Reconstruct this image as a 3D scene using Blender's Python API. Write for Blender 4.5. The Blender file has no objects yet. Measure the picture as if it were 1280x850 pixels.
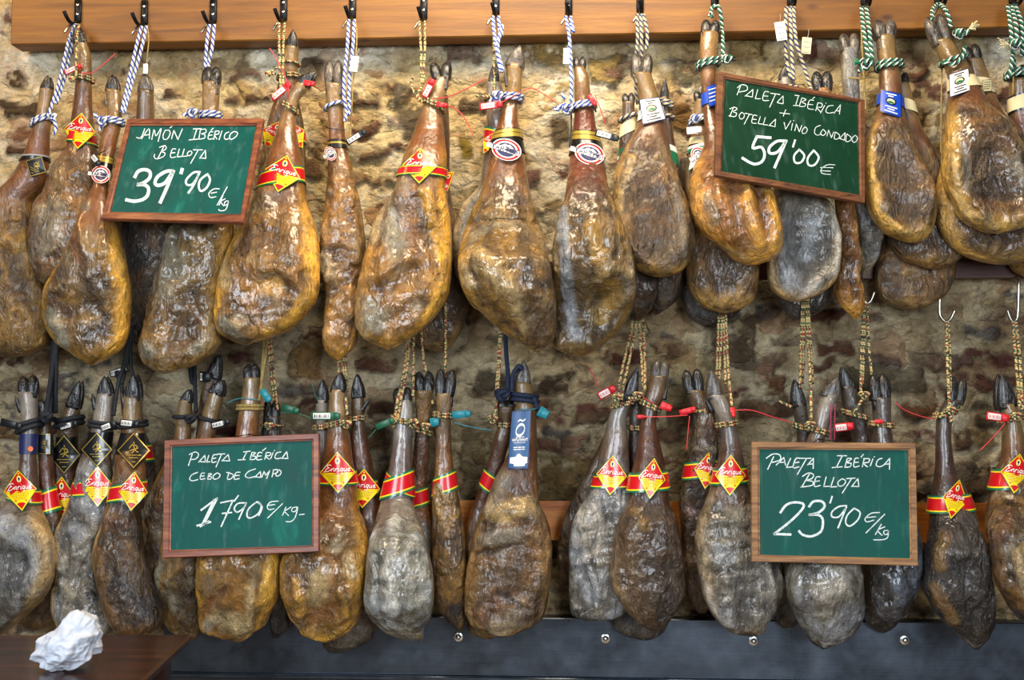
import bpy, math
import numpy as np
from mathutils import Vector, Euler

SC = bpy.context.scene
COL = SC.collection
# ---------------------------------------------------------------- camera
FPX = 1372.0
CAM = Vector((0.0, -3.0, 1.40))
EUL = Euler((math.radians(90 + 3.1), math.radians(0.0), math.radians(3.0)), 'XYZ')
cam_d = bpy.data.cameras.new('camera'); cam = bpy.data.objects.new('camera', cam_d)
COL.objects.link(cam); cam.location = CAM; cam.rotation_euler = EUL
cam_d.sensor_width = 36; cam_d.lens = FPX * 36 / 1280; cam_d.clip_start = .05
SC.camera = cam
# ---------------------------------------------------------------- light and exposure
SC.view_settings.view_transform = 'Standard'; SC.view_settings.look = 'None'
SC.view_settings.exposure = 0.0; SC.view_settings.gamma = 1.0
SC.view_settings.use_curve_mapping = False
W = bpy.data.worlds.new('world'); SC.world = W; W.use_nodes = True
W.node_tree.nodes['Background'].inputs[0].default_value = (0.80, 0.86, 1.0, 1)
W.node_tree.nodes['Background'].inputs[1].default_value = 0.09


def area(name, loc, target, size, power, color, sy=None):
    l = bpy.data.lights.new(name, 'AREA'); l.energy = power; l.color = color
    l.shape = 'RECTANGLE'; l.size = size; l.size_y = sy or size
    o = bpy.data.objects.new(name, l); COL.objects.link(o); o.location = loc
    o.rotation_euler = (Vector(target) - Vector(loc)).to_track_quat('-Z', 'Y').to_euler()
    return o


area('window_daylight', (-1.7, -3.9, 2.4), (0.1, 0, 1.4), 1.3, 112, (0.84, 0.92, 1.0), 1.6)
area('street_window_daylight', (1.2, -4.6, 1.9), (0.2, 0, 1.0), 1.2, 105, (0.82, 0.90, 1.0), 1.6)
area('ceiling_lamp', (-0.05, -1.0, 3.15), (-0.05, 0, 1.9), 1.1, 54, (1.0, 0.82, 0.58), 0.4)
area('corner_lamp', (-1.9, -0.9, 2.9), (-1.5, 0, 1.6), 0.3, 8, (1.0, 0.60, 0.25))

# ---------------------------------------------------------------- projecting photo points onto real planes
RM = EUL.to_matrix()
Rv, Uv, Fv = np.array(RM @ Vector((1, 0, 0))), np.array(RM @ Vector((0, 1, 0))), np.array(RM @ Vector((0, 0, -1)))
C0 = np.array(CAM)


def UP(px, py, d):
    """point on the vertical plane d metres in front of the wall"""
    px = np.asarray(px, float); py = np.asarray(py, float); d = np.asarray(d, float)
    r = Fv * FPX + Rv * (px[..., None] - 640) - Uv * (py[..., None] - 425)
    t = (-d - C0[1]) / r[..., 1]
    return C0 + r * t[..., None]


def UPZ(px, py, z):
    """point on the horizontal plane at height z"""
    r = Fv * FPX + Rv * (px - 640) - Uv * (py - 425)
    return C0 + r * ((z - C0[2]) / r[2])


def pxm(d):
    return (3.0 - d) / FPX            # metres per photo pixel at distance d from the wall


def lin(h):
    h = h.lstrip('#'); c = np.array([int(h[i:i + 2], 16) / 255 for i in (0, 2, 4)])
    return np.where(c <= .04045, c / 12.92, ((c + .055) / 1.055) ** 2.4)


# ---------------------------------------------------------------- noise
def _h(ix, iy, iz, seed):
    n = (ix.astype(np.int64) * 374761393 + iy.astype(np.int64) * 668265263 + iz.astype(np.int64) * 2147483647 + seed * 974634777)
    n = (n ^ (n >> 13)) * 1274126177
    n = n & 0x7fffffff
    n = (n ^ (n >> 16))
    return (n & 0xffff) / 32767.5 - 1.0


def vnoise(p, seed=0):
    f = np.floor(p); i = f.astype(np.int64); u = p - f
    u = u * u * u * (u * (u * 6 - 15) + 10)
    x, y, z = i[:, 0], i[:, 1], i[:, 2]; a, b, c = u[:, 0], u[:, 1], u[:, 2]
    r = 0
    for dx in (0, 1):
        wx = a if dx else 1 - a
        for dy in (0, 1):
            wy = b if dy else 1 - b
            for dz in (0, 1):
                r = r + wx * wy * (c if dz else 1 - c) * _h(x + dx, y + dy, z + dz, seed)
    return r


def fbm(p, octv=4, seed=0, gain=.5):
    r = 0; a = 1; t = 0
    for k in range(octv):
        r = r + a * vnoise(p * 2.03 ** k + 17.3 * k, seed + k); t += a; a *= gain
    return r / t


def ridged(p, octv=3, seed=0):
    r = 0; a = 1; t = 0
    for k in range(octv):
        r = r + a * (1 - 2 * np.abs(vnoise(p * 2.1 ** k + 9.7 * k, seed + k))); t += a; a *= .5
    return r / t


def sstep(a, b, x):
    t = np.clip((x - a) / (b - a), 0, 1); return t * t * (3 - 2 * t)


def pchip(xs, ys, x):
    xs = np.asarray(xs, float); ys = np.asarray(ys, float)
    h = np.diff(xs); dl = np.diff(ys) / h; m = np.zeros(len(xs))
    for i in range(1, len(xs) - 1):
        if dl[i - 1] * dl[i] > 0:
            w1 = 2 * h[i] + h[i - 1]; w2 = h[i] + 2 * h[i - 1]
            m[i] = (w1 + w2) / (w1 / dl[i - 1] + w2 / dl[i])
    m[0] = dl[0]; m[-1] = dl[-1]
    k = np.clip(np.searchsorted(xs, x) - 1, 0, len(h) - 1)
    t = (x - xs[k]) / h[k]
    return ((1 + 2 * t) * (1 - t) ** 2 * ys[k] + t * (1 - t) ** 2 * h[k] * m[k]
            + t * t * (3 - 2 * t) * ys[k + 1] + t * t * (t - 1) * h[k] * m[k + 1])


# ---------------------------------------------------------------- objects
def props(o, label=None, cat=None, group=None, kind=None):
    for k, v in (('label', label), ('category', cat), ('group', group), ('kind', kind)):
        if v: o[k] = v
    return o


def empty(name, loc, label, cat, group=None):
    o = bpy.data.objects.new(name, None); COL.objects.link(o); o.location = Vector([float(v) for v in loc])
    o.empty_display_size = .02
    return props(o, label, cat, group)


def origin_of(o):
    v = np.zeros(3)
    while o is not None:
        v = v + np.array(o.location); o = o.parent
    return v


def mesh(name, V, F, mats, parent=None, mi=None, smooth=True, col=None, attr=None, loc=None):
    """V: world points; F: list of faces (arrays of quads/tris or lists)"""
    V = np.asarray(V, float)
    base = origin_of(parent) if parent is not None else np.zeros(3)
    if loc is None:
        loc = base if parent is not None else V.mean(0)
    me = bpy.data.meshes.new(name)
    faces = []
    for f in (F if isinstance(F, (list, tuple)) else [F]):
        if isinstance(f, np.ndarray):
            faces += f.tolist()
        elif len(f) and isinstance(f[0], (list, tuple, np.ndarray)):
            faces += [list(map(int, q)) for q in f]
        elif len(f):
            faces.append(list(map(int, f)))
    me.from_pydata((V - loc).tolist(), [], faces)
    for m in (mats if isinstance(mats, (list, tuple)) else [mats]):
        me.materials.append(m)
    if mi is not None:
        me.polygons.foreach_set('material_index', np.asarray(mi, np.int32))
    if smooth:
        me.polygons.foreach_set('use_smooth', np.ones(len(me.polygons), bool))
    if col is not None:
        a = me.attributes.new('col', 'FLOAT_COLOR', 'POINT')
        c = np.ones((len(V), 4), np.float32); c[:, :col.shape[1]] = col
        a.data.foreach_set('color', c.ravel())
    if attr is not None:
        a = me.attributes.new('ruv', 'FLOAT_VECTOR', 'POINT')
        c = np.zeros((len(V), 3), np.float32); c[:, :attr.shape[1]] = attr
        a.data.foreach_set('vector', c.ravel())
    me.update()
    o = bpy.data.objects.new(name, me); COL.objects.link(o)
    if parent is not None:
        o.parent = parent; o.location = Vector([float(v) for v in (loc - base)])
    else:
        o.location = Vector([float(v) for v in loc])
    return o


class MB:
    """collects shapes into one mesh"""
    def __init__(s): s.V = []; s.F = []; s.M = []; s.A = []; s.n = 0
    def add(s, V, F, m=0, A=None):
        V = np.asarray(V, float); s.V.append(V)
        for f in F:
            s.F.append([int(i) + s.n for i in f]); s.M.append(m)
        s.A.append(np.zeros((len(V), 2)) if A is None else A)
        s.n += len(V); return s
    def build(s, name, mats, parent=None, smooth=True):
        return mesh(name, np.vstack(s.V), s.F, mats, parent, s.M, smooth, attr=np.vstack(s.A))
    # a box with chamfered edges, given centre, half sizes and axes
    def box(s, c, h, ax=None, bev=.1, m=0):
        ax = np.eye(3) if ax is None else np.asarray(ax); c = np.asarray(c, float); h = np.asarray(h, float)
        b = min(h) * bev; P = []; idx = {}
        for sx in (-1, 1):
            for sy in (-1, 1):
                for sz in (-1, 1):
                    for k in range(3):
                        q = np.array([sx, sy, sz]) * h
                        for j in range(3):
                            if j != k: q[j] -= np.sign(q[j]) * b
                        idx[(sx, sy, sz, k)] = len(P); P.append(c + q @ ax)
        F = []
        for k in range(3):
            i, j = [(1, 2), (2, 0), (0, 1)][k]
            for sg in (-1, 1):
                q = []
                for (a, e) in ((-1, -1), (1, -1), (1, 1), (-1, 1)):
                    t = [0, 0, 0]; t[k] = sg; t[i] = a; t[j] = e; q.append(idx[(*t, k)])
                F.append(q if sg > 0 else q[::-1])
        for k in range(3):          # edges along k
            i, j = [(1, 2), (2, 0), (0, 1)][k]
            for a in (-1, 1):
                for e in (-1, 1):
                    def T(z): t = [0, 0, 0]; t[k] = z; t[i] = a; t[j] = e; return t
                    q = [idx[(*T(-1), i)], idx[(*T(1), i)], idx[(*T(1), j)], idx[(*T(-1), j)]]
                    F.append(q if a * e < 0 else q[::-1])
        for sx in (-1, 1):
            for sy in (-1, 1):
                for sz in (-1, 1):
                    q = [idx[(sx, sy, sz, k)] for k in range(3)]
                    F.append(q if sx * sy * sz > 0 else q[::-1])
        return s.add(P, F, m)
    def tube(s, pts, r, m=0, seg=8, cap=True, lobes=0, twist=0., lobe=.16):
        V, F, A = tube(pts, r, seg, cap, lobes, twist, lobe); return s.add(V, F, m, A)
    def blob(s, c, r3, ax=None, m=0, nu=12, nv=8, noise=0, seed=0):
        ax = np.eye(3) if ax is None else np.asarray(ax)
        V = []; F = []
        for i in range(nv + 1):
            t = math.pi * i / nv
            for j in range(nu):
                p = 2 * math.pi * j / nu
                V.append([math.sin(t) * math.cos(p), math.sin(t) * math.sin(p), math.cos(t)])
        V = np.array(V)
        if noise: V = V * (1 + noise * fbm(V * 2 + seed * 7.7, 3, seed))[:, None]
        for i in range(nv):
            for j in range(nu):
                a = i * nu + j; b = i * nu + (j + 1) % nu; F.append([a, a + nu, b + nu, b])
        return s.add(np.asarray(c) + (V * np.asarray(r3)) @ ax, F, m)


def smooth_path(pts, n=10, closed=False):
    P = np.asarray(pts, float)
    if len(P) < 3: 
        t = np.linspace(0, 1, n + 1)[:, None]; return P[0] * (1 - t) + P[-1] * t
    Q = []
    N = len(P)
    for i in range(N if closed else N - 1):
        if closed: a, b, c, d = P[(i - 1) % N], P[i], P[(i + 1) % N], P[(i + 2) % N]
        else: a, b, c, d = P[max(i - 1, 0)], P[i], P[i + 1], P[min(i + 2, N - 1)]
        for k in range(n):
            t = k / n
            Q.append(.5 * (2 * b + (c - a) * t + (2 * a - 5 * b + 4 * c - d) * t * t + (3 * b - a - 3 * c + d) * t ** 3))
    if not closed: Q.append(P[-1])
    return np.array(Q)


def tube(pts, r, seg=8, cap=True, lobes=0, twist=0., lobe=.16):
    P = np.asarray(pts, float); n = len(P)
    T = np.gradient(P, axis=0); T /= np.linalg.norm(T, axis=1)[:, None] + 1e-12
    L = np.concatenate([[0], np.cumsum(np.linalg.norm(np.diff(P, axis=0), axis=1))])
    r = np.broadcast_to(np.asarray(r, float), (n,))
    u = np.cross(T[0], [0.3, 1, .2]); u /= np.linalg.norm(u); V = []; A = []
    for i in range(n):
        u = u - T[i] * (u @ T[i]); u /= np.linalg.norm(u) + 1e-12; w = np.cross(T[i], u)
        for j in range(seg + 1):
            a = 2 * math.pi * j / seg; rr = r[i]
            if lobes: rr = rr * (1 + lobe * math.cos(lobes * a - twist * L[i]))
            V.append(P[i] + rr * (math.cos(a) * u + math.sin(a) * w)); A.append((L[i], j / seg))
    F = []
    for i in range(n - 1):
        for j in range(seg):
            a = i * (seg + 1) + j; F.append([a, a + 1, a + seg + 2, a + seg + 1])
    if cap:
        F.append(list(range(seg))[::-1]); F.append([(n - 1) * (seg + 1) + j for j in range(seg)])
    return np.array(V), F, np.array(A)
# ---------------------------------------------------------------- materials
def mat(name, col=(.5, .5, .5), rough=.5, metal=0., spec=.5, coat=0.):
    m = bpy.data.materials.new(name); m.use_nodes = True
    b = m.node_tree.nodes['Principled BSDF']
    b.inputs['Base Color'].default_value = (*[float(c) for c in col], 1)
    b.inputs['Roughness'].default_value = rough; b.inputs['Metallic'].default_value = metal
    b.inputs['Specular IOR Level'].default_value = spec
    b.inputs['Coat Weight'].default_value = coat; b.inputs['Coat Roughness'].default_value = .12
    return m, m.node_tree, b


class N:
    """tiny node helper"""
    def __init__(s, nt): s.t = nt
    def n(s, typ, **kw):
        x = s.t.nodes.new(typ)
        for k, v in kw.items():
            if k.startswith('i_'):
                x.inputs[k[2:].replace('_', ' ')].default_value = v
            else: setattr(x, k, v)
        return x
    def l(s, a, b): s.t.links.new(a, b)
    def math(s, op, a, b=None, c=None, clamp=False):
        x = s.t.nodes.new('ShaderNodeMath'); x.operation = op; x.use_clamp = clamp
        for k, v in enumerate((a, b, c)):
            if v is None: continue
            if isinstance(v, (int, float)): x.inputs[k].default_value = v
            else: s.l(v, x.inputs[k])
        return x.outputs[0]
    def ramp(s, f, stops, interp='LINEAR'):
        x = s.t.nodes.new('ShaderNodeValToRGB'); x.color_ramp.interpolation = interp
        e = x.color_ramp.elements
        while len(e) < len(stops): e.new(0.5)
        for k, (p, c) in enumerate(stops):
            e[k].position = p; c = lin(c) if isinstance(c, str) else (c if hasattr(c, '__len__') else (c, c, c)); e[k].color = (*[float(q) for q in c[:3]], 1)
        s.l(f, x.inputs[0]); return x.outputs[0]
    def mix(s, f, a, b, mode='MIX'):
        x = s.t.nodes.new('ShaderNodeMix'); x.data_type = 'RGBA'; x.blend_type = mode
        for k, v in ((0, f), (6, a), (7, b)):
            if isinstance(v, (int, float)): x.inputs[k].default_value = v
            elif isinstance(v, str): x.inputs[k].default_value = (*[float(c) for c in lin(v)], 1)
            elif hasattr(v, 'is_linked') or hasattr(v, 'links'): s.l(v, x.inputs[k])
            else: x.inputs[k].default_value = (*v[:3], 1)
        return x.outputs[2]
    def noise(s, vec, scale, detail=4, rough=.55, dist=0.):
        x = s.t.nodes.new('ShaderNodeTexNoise'); x.inputs['Scale'].default_value = scale
        x.inputs['Detail'].default_value = detail; x.inputs['Roughness'].default_value = rough
        x.inputs['Distortion'].default_value = dist
        if vec is not None: s.l(vec, x.inputs['Vector'])
        return x.outputs['Fac']
    def coords(s, scale=(1, 1, 1)):
        g = s.t.nodes.new('ShaderNodeNewGeometry')
        x = s.t.nodes.new('ShaderNodeMapping'); x.inputs['Scale'].default_value = scale
        s.l(g.outputs['Position'], x.inputs['Vector']); return x.outputs[0]
    def bump(s, h, bsdf, strength=.5, dist=.004):
        x = s.t.nodes.new('ShaderNodeBump'); x.inputs['Strength'].default_value = strength
        x.inputs['Distance'].default_value = dist
        s.l(h, x.inputs['Height']); s.l(x.outputs[0], bsdf.inputs['Normal']); return x
    def attr(s, name, out='Color'):
        x = s.t.nodes.new('ShaderNodeAttribute'); x.attribute_name = name; return x.outputs[out]


def ham_material():
    m, t, b = mat('cured_meat', rough=.35, coat=.35, spec=.6)
    n = N(t); P = n.coords(); S = n.coords((1.4, 1.4, .75))
    c = n.attr('col'); wet = n.attr('col', 'Alpha'); sx = n.n('ShaderNodeSeparateXYZ'); n.l(n.attr('ruv', 'Vector'), sx.inputs[0]); bw = sx.outputs[0]
    dn = n.n('ShaderNodeTexNoise'); dn.inputs['Scale'].default_value = 11; dn.inputs['Detail'].default_value = 3; n.l(S, dn.inputs['Vector'])
    wv = n.n('ShaderNodeVectorMath', operation='MULTIPLY_ADD'); n.l(dn.outputs['Color'], wv.inputs[0]); wv.inputs[1].default_value = (.16, .16, .16); n.l(S, wv.inputs[2]); WS = wv.outputs[0]
    rn = n.n('ShaderNodeTexNoise', noise_type='RIDGED_MULTIFRACTAL'); rn.inputs['Scale'].default_value = 13; rn.inputs['Detail'].default_value = 4; rn.inputs['Roughness'].default_value = .55; rn.inputs['Offset'].default_value = .95; rn.inputs['Gain'].default_value = 1.6
    n.l(WS, rn.inputs['Vector']); rid = rn.outputs['Fac']
    mott = n.noise(P, 60, 6, .7); st = n.noise(WS, 16, 7, .7, .5)
    lo = n.math('ADD', n.math('MULTIPLY', bw, .72), .18)
    c0 = n.mix(lo, c, n.ramp(st, [(.30, .34), (.48, 1.0), (.66, 1.85)]), 'MULTIPLY')
    c1 = n.mix(n.math('ADD', n.math('MULTIPLY', bw, .55), .22), c0, n.ramp(mott, [(.28, .40), (.5, 1.0), (.72, 1.6)]), 'MULTIPLY')
    sp = n.noise(P, 120, 4, .65)
    c2 = n.mix(n.math('MULTIPLY', bw, n.ramp(sp, [(.57, 0), (.65, .7)])), c1, '#20140b')
    fl = n.noise(WS, 58, 5, .75)
    c3 = n.mix(n.math('MULTIPLY', bw, n.ramp(fl, [(.59, 0), (.70, .42)])), c2, '#bfb29a')
    n.l(c3, b.inputs['Base Color'])
    h = n.math('ADD', n.math('MULTIPLY', rid, .40), n.math('MULTIPLY', n.noise(WS, 34, 6, .66), 1.1))
    h = n.math('ADD', h, n.math('MULTIPLY', n.noise(P, 130, 4, .65), .28))
    bp = n.bump(h, b, 1.0, .010); n.l(n.math('ADD', n.math('MULTIPLY', bw, .66), .28), bp.inputs['Strength'])
    rg = n.math('ADD', n.math('MULTIPLY', n.noise(P, 30, 5, .65), .60), n.math('MULTIPLY', wet, -.40))
    n.l(n.math('ADD', rg, .20, clamp=True), b.inputs['Roughness'])
    cb = n.n('ShaderNodeBump'); cb.inputs['Distance'].default_value = .010; n.l(n.math('ADD', n.math('MULTIPLY', rid, .40), n.math('MULTIPLY', n.noise(WS, 34, 3, .5), .8)), cb.inputs['Height']); n.l(n.math('ADD', n.math('MULTIPLY', bw, .26), .08), cb.inputs['Strength']); n.l(cb.outputs[0], b.inputs['Coat Normal']); n.l(n.math('MULTIPLY', wet, .95), b.inputs['Coat Weight']); b.inputs['Coat Roughness'].default_value = .10
    return m


def horn_material(name, a, c):
    m, t, b = mat(name, rough=.3, coat=.25); n = N(t); P = n.coords((1, 1, .35))
    f = n.noise(P, 90, 4, .6)
    n.l(n.ramp(f, [(.35, a), (.75, c)]), b.inputs['Base Color']); n.bump(n.math('ADD', n.noise(P, 160, 3), n.noise(n.coords(), 60, 4)), b, .7, .006)
    return m


def rope_material(name, kind):
    m, t, b = mat(name, rough=.75); n = N(t)
    uv = n.attr('ruv', 'Vector'); s = n.n('ShaderNodeSeparateXYZ'); n.l(uv, s.inputs[0])
    u, v = s.outputs[0], s.outputs[1]
    if kind == 'twist2':
        f = n.math('FRACT', n.math('ADD', n.math('MULTIPLY', u, 62.), n.math('MULTIPLY', v, 2.)))
        cols = {'blue_and_white_rope': [(0, '#d9d6c8'), (.56, '#1d3f9a')], 'blue_and_cream_rope': [(0, '#c9b78e'), (.55, '#20325f')],
                'green_and_white_rope': [(0, '#e2e4d8'), (.28, '#0f6b46'), (.66, '#11171a')]}[name]
        c = n.ramp(f, cols, 'CONSTANT')
    elif kind == 'braid':
        i = n.math('FLOOR', n.math('ADD', n.math('MULTIPLY', u, 210.), n.math('MULTIPLY', v, 3.)))
        j = n.math('FLOOR', n.math('SUBTRACT', n.math('MULTIPLY', u, 210.), n.math('MULTIPLY', v, 3.)))
        k = n.n('ShaderNodeCombineXYZ'); n.l(i, k.inputs[0]); n.l(j, k.inputs[1])
        w = n.n('ShaderNodeTexWhiteNoise'); w.noise_dimensions = '2D'; n.l(k.outputs[0], w.inputs['Vector'])
        c = n.ramp(w.outputs['Value'], [(0, '#b9a066'), (.42, '#2b2a22'), (.62, '#a5342c'), (.76, '#2f5a40'), (.9, '#d7c68c')], 'CONSTANT')
    else:
        c = None
        f = n.noise(n.coords(), 220, 3)
        c = n.ramp(f, [(.3, kind[0]), (.7, kind[1])])
    n.l(c, b.inputs['Base Color'])
    n.bump(n.noise(n.coords(), 700, 2), b, .4, .001)
    return m


def wood_material(name, a, c, d, axis=0, scale=1., rough=.5, coat=0., bumpy=.35, knots=False):
    m, t, b = mat(name, rough=rough, coat=coat); n = N(t)
    sc = [9., 9., 9.]; sc[axis] = .55
    P = n.coords([q * scale for q in sc])
    f = n.noise(P, 3.2, 5, .6, .6); g = n.noise(P, 17, 4, .65)
    c1 = n.ramp(f, [(.3, a), (.52, c), (.72, d)])
    c2 = n.mix(.28 if knots else .55, c1, n.ramp(g, [(.3, .45), (.6, 1.05)]), 'MULTIPLY')
    if knots:
        v = n.n('ShaderNodeTexVoronoi'); v.inputs['Scale'].default_value = 5.2; n.l(n.coords((.8, 1.2, 1.5)), v.inputs['Vector'])
        c2 = n.mix(n.ramp(v.outputs['Distance'], [(.035, .85), (.065, .4), (.10, 0)]), c2, '#3a1c0a')
    n.l(c2, b.inputs['Base Color']); n.bump(g, b, bumpy, .003)
    return m


def flat(name, c, rough=.5, **k):
    return mat(name, lin(c), rough, **k)[0]


M = {}
M['ham'] = ham_material()
M['horn'] = horn_material('black_horn', '#0c0d10', '#34302c')
M['horn_grey'] = horn_material('grey_horn', '#2a2623', '#6f655a')
for k in ('blue_and_white_rope', 'blue_and_cream_rope', 'green_and_white_rope'): M[k] = rope_material(k, 'twist2')
M['braid'] = rope_material('speckled_braid', 'braid')
M['black_rope'] = rope_material('black_cord', ('#0b0d12', '#20242c'))
M['navy_rope'] = rope_material('navy_cord', ('#0c1424', '#1d2c4a'))
M['straw'] = rope_material('straw_cord', ('#6d5a30', '#b79d5c'))
M['green_fray'] = rope_material('green_fray', ('#0c5a3a', '#1f9a68'))
M['beam'] = wood_material('pine_beam', '#5f3a0c', '#7b4d10', '#8d5f1a', 0, 1.0, .55, .0, .3, True)
M['dark_beam'] = wood_material('dark_stained_rail', '#2c160b', '#4a2614', '#5c3219', 0, 1.0, .5)
M['orange_board'] = wood_material('orange_board', '#a8571a', '#cf7a26', '#dc9040', 0, 1.2, .45)
M['table'] = wood_material('dark_table_wood', '#1d0e08', '#3a1d12', '#542d1c', 0, .8, .3, .2, .15)
M['frame_red'] = wood_material('reddish_frame_wood', '#4a2014', '#7d4128', '#9c6038', 0, 2.4, .45, .1)
M['frame_brown'] = wood_material('brown_frame_wood', '#3c2010', '#6b3f22', '#80552f', 0, 2.4, .5)
M['frame_pale'] = wood_material('pale_frame_wood', '#5a3a20', '#93683c', '#b58e5c', 0, 2.4, .5)
M['iron'] = flat('black_iron', '#1b1c20', .42, metal=.75)
M['steelrod'] = flat('bright_steel_rod', '#b9b2a2', .28, metal=1.)
M['screw'] = flat('screw_steel', '#d5d6d2', .25, metal=1.)
M['red'] = flat('label_red', '#c4101c', .3, coat=.5); M['yellow'] = flat('label_yellow', '#f4d818', .3, coat=.5)
M['green'] = flat('label_green', '#0e6b48', .3, coat=.5); M['white'] = flat('label_white', '#eeeae2', .4)
M['black'] = flat('label_black', '#0d0e11', .3, coat=.4); M['gold'] = flat('label_gold', '#a58c3a', .35, metal=.4)
M['blue'] = flat('label_blue', '#1446b8', .4); M['navy'] = flat('label_navy', '#1d2452', .4)
M['lblue'] = flat('label_steel_blue', '#1f5488', .4); M['mustard'] = flat('label_mustard', '#b08a12', .4)
M['cream'] = flat('label_cream', '#d6c79a', .6); M['grey'] = flat('label_grey', '#8d8f92', .5)
M['sealred'] = flat('seal_red', '#cc1a24', .4); M['redtie'] = flat('red_plastic_tie', '#d0323a', .4)
M['sealblack'] = flat('seal_black', '#15181c', .4); M['sealgreen'] = flat('seal_green', '#1d5a40', .4)
M['sealteal'] = flat('seal_teal', '#16808e', .4); M['orange'] = flat('label_orange', '#d4661e', .5)
M['pink'] = flat('purple_string', '#a02a5a', .6)


def chalk_material():
    m, t, b = mat('chalk', rough=.9); n = N(t)
    n.l(n.ramp(n.noise(n.coords(), 160, 4, .7), [(.3, '#9db2b6'), (.6, '#dfe8e6')]), b.inputs['Base Color'])
    return m
M['chalk'] = chalk_material()


def slate_material(name, a, c, sm):
    m, t, b = mat(name, rough=.6, spec=.15); n = N(t)
    f = n.noise(n.coords((1, 1, .6)), 13, 5, .6, .5)
    k = n.ramp(f, [(.3, a), (.6, c), (.78, sm)])
    d = n.noise(n.coords((30, 30, 1.2)), 2.2, 3, .5)
    n.l(n.mix(n.ramp(d, [(.56, 0), (.8, .14)]), k, '#86aaa4'), b.inputs['Base Color'])
    n.l(n.math('ADD', n.math('MULTIPLY', f, .3), .38), b.inputs['Roughness'])
    return m
M['slate_teal'] = slate_material('teal_chalkboard', '#04403c', '#065049', '#1c6e62')
M['slate_green'] = slate_material('green_chalkboard', '#0b2c1b', '#0e3422', '#133c29')
M['slate_grey'] = slate_material('grey_green_chalkboard', '#06423b', '#0a4d45', '#185c52')


def steel_material():
    m, t, b = mat('brushed_steel', lin('#6d7582'), .3, 1.); n = N(t)
    f = n.noise(n.coords((.7, 1, 90)), 9, 4, .6); g = n.noise(n.coords(), 9, 5, .65)
    n.l(n.mix(.3, n.ramp(g, [(.3, '#3f4751'), (.7, '#616a76')]), n.ramp(f, [(.3, '#4b535e'), (.7, '#6c7682')])), b.inputs['Base Color'])
    n.l(n.math('ADD', n.math('MULTIPLY', g, .35), .14), b.inputs['Roughness']); n.bump(f, b, .06, .002)
    return m
M['steel'] = steel_material()


def wall_material():
    m, t, b = mat('rubble_stone_and_brick', rough=.85, spec=.25); n = N(t); P = n.coords((1, 1, 1.35))
    c = n.attr('col'); dn = n.n('ShaderNodeTexNoise'); dn.inputs['Scale'].default_value = 16; dn.inputs['Detail'].default_value = 5; n.l(P, dn.inputs['Vector'])
    wv = n.n('ShaderNodeVectorMath', operation='MULTIPLY_ADD'); n.l(dn.outputs['Color'], wv.inputs[0]); wv.inputs[1].default_value = (.15, .15, .15); n.l(P, wv.inputs[2]); WP = wv.outputs[0]
    vo = n.n('ShaderNodeTexVoronoi'); vo.inputs['Scale'].default_value = 13; n.l(WP, vo.inputs['Vector'])
    ve = n.n('ShaderNodeTexVoronoi', feature='DISTANCE_TO_EDGE'); ve.inputs['Scale'].default_value = 13; n.l(WP, ve.inputs['Vector'])
    sp = n.n('ShaderNodeSeparateColor'); n.l(vo.outputs['Color'], sp.inputs[0])
    tint = n.ramp(sp.outputs[0], [(0, '#b98f78'), (.25, '#e8e0d0'), (.6, '#ffffff'), (1, '#c4b498')])
    c0 = n.mix(.75, c, tint, 'MULTIPLY')
    mo = n.noise(P, 34, 8, .74)
    c1 = n.mix(.9, c0, n.ramp(mo, [(.30, .55), (.48, 1.0), (.68, 1.5)]), 'MULTIPLY')
    pit = n.noise(WP, 60, 5, .7)
    c1 = n.mix(n.ramp(pit, [(.62, 0), (.74, .35)]), c1, '#54402a')
    n.l(c1, b.inputs['Base Color'])
    edge = n.ramp(ve.outputs['Distance'], [(0, 0.), (.22, 1.)])
    h = n.math('ADD', n.noise(P, 46, 7, .72), n.math('MULTIPLY', n.noise(P, 190, 4, .7), .4)); h = n.math('ADD', h, n.math('MULTIPLY', edge, .55)); h = n.math('ADD', h, n.math('MULTIPLY', sp.outputs[1], .5))
    n.bump(h, b, .95, .014)
    return m
M['wall'] = wall_material()


def floor_material():
    m, t, b = mat('stone_tiles', rough=.35); n = N(t)
    br = n.n('ShaderNodeTexBrick'); br.offset = 0.; br.inputs['Scale'].default_value = 1.; br.inputs['Brick Width'].default_value = .3
    br.inputs['Row Height'].default_value = .3; br.inputs['Mortar Size'].default_value = .006
    br.inputs['Color1'].default_value = (*lin('#a08c74'), 1); br.inputs['Color2'].default_value = (*lin('#8c7a66'), 1); br.inputs['Mortar'].default_value = (*lin('#5d554c'), 1)
    n.l(n.coords(), br.inputs['Vector']); n.l(br.outputs[0], b.inputs['Base Color'])
    return m
M['floor'] = floor_material()

# ---------------------------------------------------------------- the setting
rng = np.random.default_rng(7)


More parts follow.
